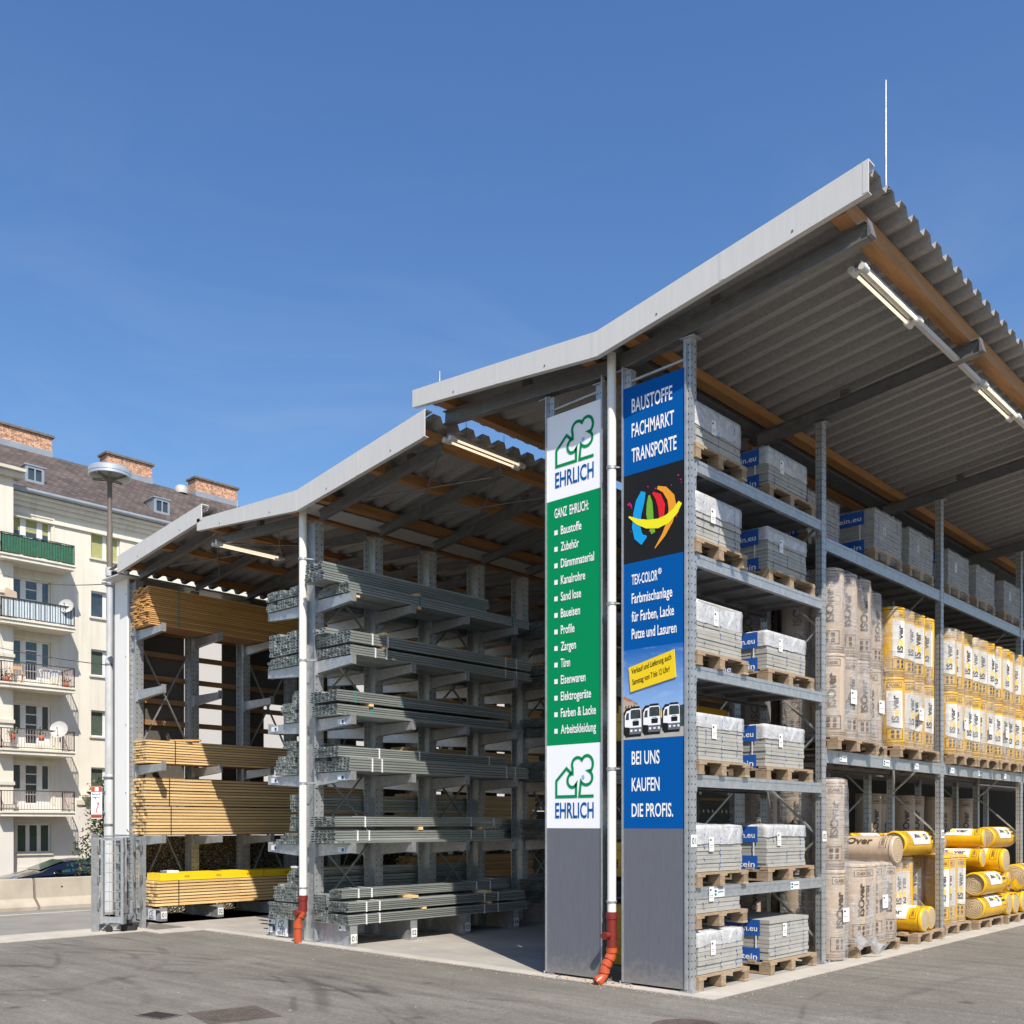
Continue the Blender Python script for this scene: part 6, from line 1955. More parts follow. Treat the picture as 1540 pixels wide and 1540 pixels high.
# wall with real openings: split the facade into strips
ys = sorted(set([9.9, Y1] + [o[0] for o in OPEN] + [o[1] for o in OPEN]))
def wall_grid(mb, x0, x1, ys, z0, z1, opens):
    for a, b in zip(ys[:-1], ys[1:]):
        m = (a + b) / 2
        hs = sorted([(o[2], o[3]) for o in opens if o[0] < m < o[1]])
        z = z0
        for h0, h1 in hs:
            if h0 > z: mb.box(x0, x1, a, b, z, h0)
            z = h1
        if z < z1: mb.box(x0, x1, a, b, z, z1)
mb = MB(); wall_grid(mb, AX - 0.35, AX, ys, 2.6, 16.75, [o for o in OPEN if o[4] != 'low']); mb.build('wall', 'stucco', ap)
mb = MB(); wall_grid(mb, AX - 0.35, AX + 0.01, ys, -1.1, 2.6, [o for o in OPEN if o[4] == 'low']); mb.box(AX - 0.35, AX + 0.06, 9.9, Y1, -1.1, -0.35); mb.build('base_wall', 'stucco_low', ap)
mb = MB(); mb.box(AX - 0.35, AX + 0.85, Y0, 9.9, 2.6, 17.7); mb.build('projecting_bay', 'stucco', ap)
mb = MB(); mb.box(AX - 0.35, AX + 0.87, Y0, 9.9, -1.1, 2.6); mb.build('base_wall', 'stucco_low', ap)
mb = MB(); mb.box(AX - 12.0, AX - 0.36, Y0, Y1, -1.1, 17.2); mb.build('house_core', 'stucco_low', ap)
# string courses on the bay
mb = MB()
for z in [f + 0.1 for f in fl] + [f + 1.15 for f in fl[1:]]:
    mb.box(AX + 0.85, AX + 0.93, Y0, 9.95, z, z + 0.16)
mb.box(AX + 0.6, AX + 1.15, Y0, 10.2, 17.7, 17.95); mb.box(AX + 0.6, AX + 1.35, Y0, 10.3, 17.96, 18.1)
mb.build('string_course', 'trim', ap)
# cornice and gutter
mb = MB()
for x, z0, z1 in ((0.10, 16.20, 16.28), (0.16, 16.75, 16.95), (0.30, 16.951, 17.15), (0.48, 17.151, 17.33)):
    mb.box(AX - 0.3, AX + x, 9.92, Y1, z0, z1)
mb.build('cornice', 'stucco', ap)
mb = MB(); mb.tube([(AX + 0.58, 9.95, 17.40), (AX + 0.58, Y1, 17.40)], 0.11, 10); mb.build('gutter', 'zinc', ap)
mb = MB(); mb.box(AX - 0.2, AX + 0.10, 13.2, 17.5, 2.62, 2.85); mb.box(AX - 0.2, AX + 0.45, 13.45, 16.2, 3.0, 3.12); mb.box(AX - 0.2, AX + 0.30, 13.55, 16.1, 2.86, 3.0); mb.build('door_canopy', 'trim', ap)
# roof
mb = MB()
ex, ez, rx, rz = AX + 0.55, 17.42, AX - 6.0, 21.65
mb.prism([(ex, Y0, ez), (rx, Y0, rz), (rx, Y0, rz - 0.25), (ex, Y0, ez - 0.15)], (0, Y1 - Y0, 0))
mb.prism([(rx, Y0, rz), (rx - 6.6, Y0, ez), (rx - 6.6, Y0, ez - 0.2), (rx, Y0, rz - 0.25)], (0, Y1 - Y0, 0))
roof = mb.build('roof', 'tiles', ap)
slope = (rz - ez) / (ex - rx)
zroof = lambda x: ez + (ex - x) * slope
for y0, y1 in ((11.75, 14.45), (17.5, 20.2), (23.0, 25.85), (30.0, 32.7), (4.0, 6.6)):
    mb = MB(); x = rx + 0.1
    mb.box(x - 0.9, x, y0, y1, 21.0, 22.62)
    mb.box(x - 1.0, x + 0.10, y0 - 0.10, y1 + 0.12, 22.621, 22.74, 1)
    mb.box(x - 0.92, x + 0.05, y0 - 0.03, y1 + 0.03, 21.2, 21.86, 2)
    ch = mb.build('chimney', ['brick', 'pole_brown', 'zinc'], roof)
for y in (11.05, 17.65, 24.3):
    x = AX - 0.75; zb = zroof(x)
    mb = MB()
    mb.prism([(x, y, zb - 0.05), (x - 1.0, y, zb + 0.72), (x, y, zb + 0.80)], (0, 0.06, 0)); mb.prism([(x, y + 0.84, zb - 0.05), (x - 1.0, y + 0.84, zb + 0.72), (x, y + 0.84, zb + 0.80)], (0, 0.06, 0))
    mb.prism([(x + 0.06, y - 0.06, zb + 0.78), (x - 1.1, y - 0.06, zb + 0.74), (x - 1.1, y - 0.06, zb + 0.79), (x + 0.06, y - 0.06, zb + 0.84)], (0, 1.02, 0))
    mb.box(x - 0.02, x + 0.02, y + 0.06, y + 0.84, zb - 0.1, zb + 0.10); mb.box(x - 0.02, x + 0.02, y + 0.06, y + 0.84, zb + 0.66, zb + 0.78)
    for yy in (y + 0.06, y + 0.42, y + 0.77): mb.box(x - 0.02, x + 0.02, yy, yy + 0.07, zb + 0.1, zb + 0.66)
    mb.box(x - 0.06, x - 0.04, y + 0.06, y + 0.84, zb, zb + 0.7, 1)
    mb.build('dormer', ['zinc', 'glass'], roof)
mb = MB(); mb.lathe([(0.0, 21.9), (0.25, 21.88), (0.38, 21.75), (0.38, 21.4)], rx + 0.2, 22.0, 16); mb.build('roof_vent', 'dish', roof)
# windows
rr = random.Random(9)
for (a, b, c, d, kind) in OPEN:
    if a > 26: 
        mb = MB(); mb.box(AX - 0.30, AX - 0.26, a, b, c, d); mb.build('window', 'glass', ap); continue
    x = AX - 0.17
    mb = MB(); w = 0.075
    mb.box(x - 0.05, x, a, a + w, c, d); mb.box(x - 0.05, x, b - w, b, c, d)
    mb.box(x - 0.05, x, a + w, b - w, d - w, d); mb.box(x - 0.05, x, a + w, b - w, c, c + w)
    if kind == 'door':
        m1, m2 = a + (b - a) * 0.28, a + (b - a) * 0.72
        for m in (m1, m2): mb.box(x - 0.05, x + 0.015, m - 0.13, m + 0.13, c + w, d - w)
        for k in range(1, 4):
            z = c + (d - c) * k / 4; mb.box(x - 0.04, x - 0.005, m1 + 0.13, m2 - 0.13, z - 0.025, z + 0.025)
        mb.box(x - 0.05, x + 0.01, a + w, m1 - 0.13, c + w, c + 0.75); mb.box(x - 0.05, x + 0.01, m2 + 0.13, b - w, c + w, c + 0.75)
    else:
        n = 3 if kind == 'low' else 2
        for k in range(1, n):
            m = a + (b - a) * k / n; mb.box(x - 0.05, x + 0.01, m - 0.09, m + 0.09, c + w, d - w)
    wf = mb.build('window', 'win_frame', ap)
    mb = MB(); mb.box(x - 0.035, x - 0.03, a + w, b - w, c + w, d - w); pane = mb.build('pane', 'glass', wf, False); pane.location = (0, 0, 0)
    if kind != 'door' or c > 14:
        low = c + w if (kind != 'door') else c + 0.9
        mm = 'blind' if c > 14 else 'curtain'
        if c > 14 or c < 6 or rr.random() < 0.3:
            mb = MB(); mb.box(x - 0.0295, x - 0.025, a + w, b - w, low + (0.35 if kind == 'door' else 0), d - w); mb.build('blind', mm, wf, False)
    if kind == 'window':
        mb = MB(); mb.box(AX - 0.1, AX + 0.09, a - 0.1, b + 0.1, c - 0.08, c - 0.002); mb.build('sill', 'trim', wf, False)
    if kind == 'low':
        mb = MB(); mb.box(AX - 0.1, AX + 0.10, a - 0.06, b + 0.06, c - 0.10, c - 0.002); mb.build('sill', 'trim', wf, False)
    if kind in ('door', 'low'):
        mb = MB(); e = 0.09
        mb.box(AX, AX + 0.04, a - e - 0.06, a - e, c, d + e); mb.box(AX, AX + 0.04, b + e, b + e + 0.06, c, d + e); mb.box(AX, AX + 0.04, a - e - 0.06, b + e + 0.06, d + e, d + e + 0.07)
        mb.build('surround', 'stucco', wf, False)
# balconies
KIND = ['green net', 'striped screen', 'open', 'half panels', 'panels']
for bi, bse in enumerate(COLS[:2]):
    for k, z in enumerate(fl):
        ya, yb = 9.15 + bse, 12.52 + bse
        xf = AX + 1.40
        zs = z - 0.30
        mb = MB()
        mb.box(AX, xf, ya, yb, zs, zs + 0.16); mb.box(AX, xf + 0.06, ya - 0.05, yb + 0.06, zs + 0.161, zs + 0.24)
        bal = mb.build('balcony', 'stucco', ap)
        zt = zs + 1.18; zb = zs + 0.32
        mb = MB()
        pts = [(AX + 0.05, ya + 0.03), (xf - 0.03, ya + 0.03), (xf - 0.03, yb - 0.03), (AX + 0.05, yb - 0.03)]
        for (xa, y_a), (xb, y_b) in zip(pts[:-1], pts[1:]):
            mb.bar((xa, y_a, zt), (xb, y_b, zt), 0.05, 0.04); mb.bar((xa, y_a, zb), (xb, y_b, zb), 0.03, 0.03)
            L = math.hypot(xb - xa, y_b - y_a); n = int(L / 0.125)
            for i in range(n + 1):
                t_ = i / n; x = xa + (xb - xa) * t_; y = y_a + (y_b - y_a) * t_
                mb.bar((x, y, zb), (x, y, zt), 0.018, 0.018, 1 if k in (2, 3, 4) else 0)
            for x, y in ((xa, y_a), (xb, y_b)): mb.bar((x, y, zs + 0.24), (x, y, zt), 0.035, 0.035)
        mb.build('railing', ['rail_dark', 'rail_rose'], bal, False)
        if k in (0, 1):
            mb = MB(); m_ = 'net_green' if k == 0 else 'net_blue'
            top = zt - (0.03 if k == 0 else -0.01)
            n = 24
            for i in range(n):
                y_a = ya + 0.05 + (yb - ya - 0.1) * i / n; y_b = ya + 0.05 + (yb - ya - 0.1) * (i + 1) / n
                d0 = 0.03 * noise.noise((i * 0.9, k, 0.5)); 
                mb.box(xf - 0.062 - 0.01 * (i % 2), xf - 0.055 - 0.01 * (i % 2), y_a, y_b, zb - 0.03 + d0, top + d0 * 0.8)
            mb.box(AX + 0.1, xf - 0.08, yb - 0.062, yb - 0.055, zb, top)
            mb.build('screen', m_, bal, False)
            if k == 1:
                mb = MB()
                for i in range(14):
                    y = ya + 0.1 + 0.235 * i; mb.box(xf - 0.054, xf - 0.050, y, y + 0.03, zb, top)
                mb.build('screen_stripes', 'ink_brown', bal, False)
        if k == 3:
            pass
def dish(label, x, y, z, r=0.42, m='dish'):
    t = thing('satellite_dish', label, 'satellite dish', (x, y, z), 'satellite dishes on the balconies')
    mb = MB(); ax = Vector((0.75, -0.55, 0.38)).normalized(); u = ax.cross(Vector((0, 0, 1))).normalized(); v = u.cross(ax)
    c = Vector((x, y, z)); prev = None; n = 24
    for i in range(5):
        q_ = i / 4
        ring = [c + ax * (0.10 * q_ * q_) + (u * math.cos(6.2832 * k / n) + v * math.sin(6.2832 * k / n) * 1.08) * (r * max(q_, 0.02)) for k in range(n)]
        if prev:
            for k in range(n): mb.face([prev[k], ring[k], ring[(k + 1) % n], prev[(k + 1) % n]], 0, True)
        prev = ring
    mb.build('reflector', m, t)
    mb = MB(); mb.tube([c, c - ax * 0.12, c - ax * 0.15 - Vector((0, 0, 0.5))], 0.03, 8); mb.tube([c - v * r, c + ax * 0.42 - v * 0.1], 0.012, 6); mb.tube([c + ax * 0.40 - v * 0.1, c + ax * 0.5 - v * 0.09], 0.03, 8); mb.build('feed_arm', 'galv_dull', t)
dish('pale satellite dish half hidden behind the green balcony net', AX + 0.75, 11.95, 14.72, 0.40)
dish('grey satellite dish above the pale blue striped balcony', AX + 1.30, 12.15, 12.02, 0.34)
dish('large white satellite dish on the balcony second from the bottom', AX + 1.45, 11.75, 6.10, 0.40)
# balcony clutter
def pot(label, x, y, z):
    t = thing('potted_plant', label, 'potted plant', (x, y, z), 'plants on the balconies')
    mb = MB(); mb.lathe([(0.0, z), (0.11, z), (0.15, z + 0.25), (0.13, z + 0.25), (0.0, z + 0.22)], x, y, 12); mb.build('pot', 'terracotta', t)
    mb = MB(); r2 = random.Random(label)
    for i in range(60):
        c = Vector((x + r2.gauss(0, 0.11), y + r2.gauss(0, 0.11), z + 0.25 + abs(r2.gauss(0.12, 0.12)))); a = Vector((r2.gauss(0, 1), r2.gauss(0, 1), r2.gauss(0, 1))).normalized() * 0.06; b = a.orthogonal().normalized() * 0.03
        mb.face([c - a, c + b, c + a, c - b], r2.choice((0, 0, 1)))
    mb.build('foliage', ['leaf', 'leaf2'], t)
pot('red pot with a plant on the left of the balcony with the large white dish', AX + 1.15, 9.75, 5.55)
pot('dark bushy plant beside the large white dish on the same balcony', AX + 0.9, 11.15, 5.6)
pot('small plant at the left end of the open cluttered balcony', AX + 1.1, 9.5, 8.18)
pot('leafy plant at the right end of the open cluttered balcony', AX + 1.15, 12.2, 8.18)
t = thing('folding_chair', 'orange-brown wooden folding chair on the open cluttered balcony', 'chair', (AX + 1.0, 9.9, 8.2))
mb = MB()
for y in (9.8, 10.25):
    mb.bar((AX + 1.15, y, 8.18), (AX + 0.8, y, 9.0), 0.04, 0.04); mb.bar((AX + 0.75, y, 8.18), (AX + 1.15, y, 8.62), 0.04, 0.04)
mb.build('frame', 'larch', t)
mb = MB(); mb.box(AX + 0.8, AX + 1.15, 9.8, 10.25, 8.6, 8.63); mb.build('seat', 'larch', t)
mb = MB(); mb.box(AX + 0.80, AX + 0.84, 9.8, 10.25, 8.85, 9.0); mb.build('backrest', 'larch', t)
t = thing('drying_rack', 'white laundry rack with cloths on the open cluttered balcony', 'drying rack', (AX + 1.0, 11.5, 8.2))
mb = MB()
for y in (11.1, 11.9):
    mb.bar((AX + 0.8, y, 8.18), (AX + 1.2, y, 8.95), 0.025, 0.025); mb.bar((AX + 1.2, y, 8.18), (AX + 0.8, y, 8.95), 0.025, 0.025)
for x in (0.75, 0.9, 1.05, 1.2): mb.bar((AX + x, 11.0, 8.95), (AX + x, 12.0, 8.95), 0.015, 0.015)
mb.build('frame', 'win_frame', t)
mb = MB(); mb.box(AX + 1.19, AX + 1.205, 11.1, 11.45, 8.55, 8.96, 0); mb.box(AX + 1.19, AX + 1.205, 11.5, 11.8, 8.65, 8.96, 1); mb.build('cloths', ['white_film', 'net_blue'], t)
mb = MB(); mb.prism([(AX + 1.1, 9.3, 11.2), (AX + 1.1, 9.95, 11.2), (AX + 1.1, 9.9, 12.35), (AX + 1.1, 9.45, 12.5)], (0.15, 0, 0))
tag(mb.build('cardboard_sheet', 'kraft'), 'brown cardboard sheet leaning on the pale blue striped balcony', 'cardboard')

# ================================================================ street items
# concrete barriers
def barrier(y0, label):
    mb = MB(); L = 3.0
    prof = [(0.30, 0.0), (0.30, 0.07), (0.10, 0.22), (0.055, 0.585), (0.04, 0.60), (-0.04, 0.60), (-0.055, 0.585), (-0.10, 0.22), (-0.30, 0.07), (-0.30, 0.0)]
    mb.prism([(-14.62 + a, y0, b) for a, b in prof], (0, L, 0))
    for y, z in ((y0 + 1.35, 0.28), (y0 + 2.2, 0.20), (y0 + 0.5, 0.42)):
        x = -14.62 + 0.10 - (z - 0.22) / 0.365 * 0.045 if z > 0.22 else -14.52
        mb.tube([(x - 0.01, y, z), (x + 0.006, y, z)], 0.018, 8, 1)
    mb.box(-14.34, -14.312, y0 + 1.0, y0 + 1.5, 0.0, 0.035, 1)
    return tag(mb.build('concrete_barrier', ['barrier', 'hole']), label, 'concrete barrier', 'concrete barriers along the side road')
for y0, lab in ((-6.55, 'concrete barrier beyond the left picture edge, end of the row'), (-3.50, 'weathered concrete barrier at the left picture edge in front of the car nose'), (-0.45, 'weathered concrete barrier between the left one and the folded gate'), (2.60, 'concrete barrier hidden behind the folded gate'), (5.65, 'concrete barrier behind the white end panel')):
    barrier(y0 + 0.0, lab)

# street lamp
lx, ly = -12.98, 0.28
lp = thing('street_lamp', 'tall street lamp with a flat disc head beside the white end panel', 'street lamp', (lx, ly, 0))
mb = MB(); mb.tube([(lx, ly, 0.0), (lx, ly, 2.55), (lx, ly, 2.58)], [0.105, 0.10, 0.086], 20); mb.tube([(lx, ly, 2.56), (lx, ly, 4.72), (lx, ly, 4.80)], [0.086, 0.080, 0.062], 20); mb.tube([(lx, ly, 4.78), (lx, ly, 6.36)], [0.060, 0.058], 20); mb.tube([(lx, ly, 6.30), (lx, ly, 6.46)], 0.075, 20); mb.build('lower_pole', 'pole_paint', lp)
mb = MB(); mb.tube([(lx, ly, 6.45), (lx, ly, 7.30)], [0.054, 0.050], 18); mb.tube([(lx, ly, 7.29), (lx, ly, 8.20)], [0.044, 0.044], 16); mb.build('upper_pole', 'pole_brown', lp)
mb = MB(); mb.lathe([(0.0, 8.345), (0.20, 8.34), (0.345, 8.325), (0.372, 8.305)], lx, ly, 56); mb.lathe([(0.372, 8.305), (0.380, 8.295), (0.380, 8.222)], lx, ly, 56, 0, False); mb.lathe([(0.380, 8.222), (0.370, 8.218), (0.370, 8.205), (0.378, 8.200), (0.378, 8.165), (0.355, 8.16)], lx, ly, 56, 0, False); mb.build('lamp_housing', 'lamp_metal', lp)
mb = MB(); mb.lathe([(0.356, 8.162), (0.20, 8.14), (0.06, 8.13), (0.0, 8.13)], lx, ly, 40); mb.build('lamp_glass', 'lamp_glass', lp)
mb = MB(); mb.lathe([(0.045, 8.05), (0.11, 8.12), (0.14, 8.14), (0.14, 8.16)], lx, ly, 20)
for k in range(4): 
    a = k * 1.5708 + 0.5; mb.bar((lx + 0.05 * math.cos(a), ly + 0.05 * math.sin(a), 8.10), (lx + 0.37 * math.cos(a), ly + 0.37 * math.sin(a), 8.148), 0.02, 0.02)
mb.build('spider', 'pole_brown', lp)
for z in (6.12, 6.22, 4.62, 1.62, 2.50):
    mb = MB(); mb.tube([(lx, ly, z), (lx, ly, z + 0.035)], 0.115 if z < 3 else 0.085, 20); mb.build('clamp', 'galv_dull', lp)
mb = MB(); mb.bar((lx - 0.2, ly - 0.06, 6.20), (lx + 0.22, ly + 0.05, 6.15), 0.02, 0.02)
mb.build('cross_arm', 'galv_dull', lp)
t = thing('pole_sign', 'narrow white and orange sign with a red arrow on the lamp pole', 'sign', (lx + 0.05, ly - 0.2, 1.7))
c = Vector((-12.93, 0.005, 2.05)); ux = Vector((0.80, 0.60, 0)).normalized(); uz = Vector((0, 0, 1)); nn = ux.cross(uz)
mb = MB(); mb.bar(c - uz * 0.29, c + uz * 0.29, 0.16, 0.012, 0, (0.6, -0.8, 0)) if False else None
W2 = 0.105
def q4(a, b, z0, z1, mi, off): mb.face([c + ux * a + uz * z0 + nn * off, c + ux * b + uz * z0 + nn * off, c + ux * b + uz * z1 + nn * off, c + ux * a + uz * z1 + nn * off], mi)
mb.prism([c - ux * W2 - uz * 0.30, c + ux * W2 - uz * 0.30, c + ux * W2 + uz * 0.30, c - ux * W2 + uz * 0.30], -nn * 0.012, 0)
q4(-W2, W2, 0.195, 0.297, 1, 0.002); q4(-W2, W2, -0.288, -0.22, 1, 0.002); q4(-0.03, 0.04, 0.21, 0.28, 0, 0.004)
put_text(mb, 'Baustoff', c - ux * 0.088 + uz * 0.135 + nn * 0.003, ux, uz, 0.04, 0.17, 0.012, 2)
put_text(mb, 'region', c - ux * 0.082 + uz * 0.08 + nn * 0.003, ux, uz, 0.04, 0.155, 0.012, 2)
stroke(mb, [(0.0, -0.19), (0.0, -0.13), (0.03, -0.075), (0.032, -0.03)], 0.018, c + nn * 0.003, ux, uz, 3)
mb.face([c + nn * 0.003 + ux * 0.008 + uz * -0.035, c + nn * 0.003 + ux * 0.056 + uz * -0.035, c + nn * 0.003 + ux * 0.033 + uz * 0.02], 3)
put_text(mb, 'Zufahrt', c - ux * 0.08 - uz * 0.268 + nn * 0.004, ux, uz, 0.022, 0.16, 0.01, 2)
mb.build('sign_plate', ['sign_white', 'orange_pipe', 'ink', 'c_red'], t)
mb = MB(); p = c - nn * 0.012
for z in (0.2, -0.2): mb.bar(p + uz * z + ux * 0.0, p + uz * z + Vector((-0.03, 0.19, 0)), 0.03, 0.03)
mb.build('bracket', 'galv_dull', t)

# folding gate, folded into a packet
gt = thing('folding_gate', 'galvanised mesh folding gate folded up beside the white end panel', 'gate', (-9.5, -1.2, 0))
def leaf(p, qv, h0=0.13, h1=1.44, bars=True, wires=True):
    """one mesh leaf between two ground points"""
    p = Vector((p[0], p[1], 0)); qv = Vector((qv[0], qv[1], 0)); d = (qv - p).normalized(); L = (qv - p).length
    up = Vector((0, 0, 1)); nv = d.cross(up)
    mb = MB(); s = 0.042
    mb.bar(p + up * h0, p + up * h1, s, s, 0, d); mb.bar(qv + up * h0, qv + up * h1, s, s, 0, d)
    mb.bar(p + up * (h1 - s / 2) + d * s * .5, qv + up * (h1 - s / 2) - d * s * .5, s, s); mb.bar(p + up * (h0 + 0.06) + d * s * .5, qv + up * (h0 + 0.06) - d * s * .5, s * 0.9, 0.09)
    mb.build('leaf_frame', 'galv', gt)
    if wires:
        mb = MB(); z = h0 + 0.2
        while z < h1 - 0.08:
            mb.tube([p + up * z + d * 0.03 + nv * 0.01, qv + up * z - d * 0.03 + nv * 0.01], 0.006, 6); z += 0.145
        n = max(2, int(L / 0.085))
        for i in range(1, n):
            a = p + d * (L * i / n); mb.tube([a + up * (h0 + 0.12), a + up * (h1 - 0.05)], 0.0028, 5)
        mb.build('wire_mesh', 'galv', gt)
leaf((-9.585, -1.43), (-9.30, -1.25))
leaf((-9.34, -1.20), (-9.74, -1.13))
leaf((-9.74, -1.08), (-9.50, -0.98))
leaf((-9.54, -0.95), (-9.90, -0.92), wires=False)
leaf((-9.90, -0.87), (-9.68, -0.76), wires=False)
mb = MB(); mb.box(-9.71, -9.625, -1.55, -1.465, 0.0, 1.47); mb.box(-9.72, -9.615, -1.56, -1.455, 1.471, 1.485); mb.build('gate_post', 'galv', gt)
mb = MB(); mb.box(-9.70, -9.63, -0.78, -0.71, 0.0, 1.45); mb.build('gate_post', 'galv', gt)
for z in (0.35, 0.75, 1.22):
    for (x, y) in ((-9.30, -1.24), (-9.44, -1.0), (-9.62, -0.80), (-9.62, -1.48)):
        mb = MB(); mb.tube([(x + 0.01, y, z), (x + 0.01, y, z + 0.10)], 0.022, 10); mb.build('hinge', 'galv_dull', gt)
mb = MB(); mb.bar((-9.52, -1.36, 0.155), (-9.38, -1.06, 0.155), 0.07, 0.05); mb.bar((-9.46, -1.2, 0.07), (-9.40, -1.0, 0.07), 0.06, 0.12); mb.tube([(-9.50, -1.36, 0.05), (-9.46, -1.40, 0.05)], 0.05, 14); mb.tube([(-9.47, -0.98, 0.05), (-9.43, -1.02, 0.05)], 0.05, 14); mb.build('runner_wheel', 'rubber', gt)
mb = MB(); mb.bar((-9.27, -1.22, 0.2), (-9.27, -1.22, 0.62), 0.02, 0.02); mb.bar((-9.275, -1.19, 0.50), (-9.275, -1.10, 0.50), 0.02, 0.02); mb.box(-9.29, -9.25, -1.25, -1.19, 0.30, 0.42); mb.build('drop_bolt', 'galv_dull', gt)
mb = MB(); mb.bar((-9.7, -1.35, 1.46), (-9.5, -0.9, 1.47), 0.04, 0.02); mb.tube([(-9.6 + 0.04 * math.cos(a * .6), -1.0 + 0.03 * math.sin(a * .6), 1.47 + 0.012 * a) for a in range(9)], 0.008, 6); mb.build('top_latch', 'galv_dull', gt)

# parked car behind the barrier
cx, cy, cz = -29.2, 4.05, -1.02
car = thing('parked_car', 'dark blue hatchback parked behind the concrete barrier', 'car', (cx, cy, cz))
ST = [ # y, half width belt, belt z, roof half width, top z, sill z
(0.00, 0.62, 0.72, 0.50, 0.76, 0.30), (0.10, 0.76, 0.82, 0.60, 0.88, 0.22), (0.45, 0.84, 0.93, 0.66, 1.00, 0.20), (0.95, 0.87, 1.00, 0.70, 1.09, 0.20),
    (1.15, 0.875, 1.02, 0.70, 1.12, 0.20), (1.65, 0.88, 1.04, 0.66, 1.33, 0.20), (2.15, 0.885, 1.05, 0.62, 1.48, 0.20), (2.70, 0.885, 1.06, 0.61, 1.53, 0.20),
    (3.30, 0.88, 1.07, 0.60, 1.51, 0.20), (3.85, 0.86, 1.08, 0.57, 1.44, 0.22), (4.15, 0.83, 1.06, 0.55, 1.20, 0.25), (4.27, 0.76, 0.95, 0.55, 1.00, 0.32)]
def ring(s):
    y, wb, zb, wr, zt, zs = s
    pts = [(wb * 0.93, zs), (wb * 0.99, (zs + zb) * 0.5), (wb, zb - 0.06), (wb * 0.975, zb), ((wb * 0.975 + wr) / 2 + 0.015, (zb + zt) / 2 - 0.01), (wr, zt - 0.055), (wr * 0.75, zt - 0.012), (0, zt)]
    full = pts + [(-a, b) for a, b in pts[-2::-1]]
    return [(cx + a, cy + y, cz + b) for a, b in full]
mb = MB(); rs = [ring(s) for s in ST]; m = len(rs[0])
for i in range(len(rs) - 1):
    for k in range(m - 1): mb.face([rs[i][k], rs[i][k + 1], rs[i + 1][k + 1], rs[i + 1][k]], 0, True)
    mb.face([rs[i][m - 1], rs[i][0], rs[i + 1][0], rs[i + 1][m - 1]], 0)
mb.face(rs[0], 0); mb.face(rs[-1][::-1], 0)
me_o = mb.build('body', 'car_paint', car)
bm = bmesh.new(); bm.from_mesh(me_o.data); bmesh.ops.remove_doubles(bm, verts=bm.verts, dist=0.001); bm.to_mesh(me_o.data); bm.free()
sd = me_o.modifiers.new('smooth', 'SUBSURF'); sd.levels = 2; sd.render_levels = 2
def lerp_side(y, f):
    for a, b in zip(ST[:-1], ST[1:]):
        if a[0] <= y <= b[0]:
            t_ = (y - a[0]) / (b[0] - a[0]); v = [p + (q_ - p) * t_ for p, q_ in zip(a, b)]
            w = v[1] * 0.975 + (v[3] - v[1] * 0.975) * f; z = v[2] + (v[4] - 0.055 - v[2]) * f
            return w + 0.012, z
for (y0, y1, f0, f1, sl0) in ((1.72, 2.12, 0.06, 0.30, 1), (2.18, 2.72, 0.08, 0.86, 0), (2.80, 3.42, 0.10, 0.86, 0), (3.50, 3.88, 0.14, 0.74, 2)):
    for s in (1, -1):
        mb = MB(); n = 6
        for i in range(n):
            ya_, yb_ = y0 + (y1 - y0) * i / n, y0 + (y1 - y0) * (i + 1) / n
            def fu(y):
                if sl0 == 1: return f0 + 0.05 + (0.82 - f0) * (y - y0) / (y1 - y0)
                if sl0 == 2: return f1 - (f1 - f0) * 0.5 * (y - y0) / (y1 - y0)
                return f1
            A = lerp_side(ya_, f0); B = lerp_side(yb_, f0); C_ = lerp_side(yb_, fu(yb_)); D = lerp_side(ya_, fu(ya_))
            mb.face([(cx + s * A[0], cy + ya_, cz + A[1]), (cx + s * B[0], cy + yb_, cz + B[1]), (cx + s * C_[0], cy + yb_, cz + C_[1]), (cx + s * D[0], cy + ya_, cz + D[1])])
        mb.build('side_window', 'car_glass', car)
mb = MB(); mb.face([(cx - 0.60, cy + 1.22, cz + 1.165), (cx + 0.60, cy + 1.22, cz + 1.165), (cx + 0.55, cy + 2.08, cz + 1.475), (cx - 0.55, cy + 2.08, cz + 1.475)]); mb.build('windscreen', 'car_glass', car)
for s in (1, -1):
    mb = MB(); mb.box(cx + s * 0.98 - 0.09, cx + s * 0.98 + 0.09, cy + 1.62, cy + 1.74, cz + 1.04, cz + 1.17); mb.bar((cx + s * 0.86, cy + 1.70, cz + 1.06), (cx + s * 0.95, cy + 1.68, cz + 1.09), 0.04, 0.04); mb.build('mirror', 'car_paint', car)
    mb = MB(); mb.prism([(cx + s * 0.60, cy + 0.06, cz + 0.78), (cx + s * 0.77, cy + 0.14, cz + 0.80), (cx + s * 0.85, cy + 0.48, cz + 0.95), (cx + s * 0.70, cy + 0.36, cz + 0.96)], (0, -0.02, 0.025)); mb.build('headlight', 'chrome', car)
    for y in (0.80, 3.45):
        mb = MB(); x = cx + s * 0.80
        mb.tube([(x - 0.1, cy + y, cz + 0.31), (x + 0.1, cy + y, cz + 0.31)], 0.31, 28); w_ = mb.build('wheel', 'rubber', car)
        mb = MB(); mb.tube([(x - 0.105, cy + y, cz + 0.31), (x + 0.105, cy + y, cz + 0.31)], 0.2, 20); mb.build('rim', 'chrome', w_, False)

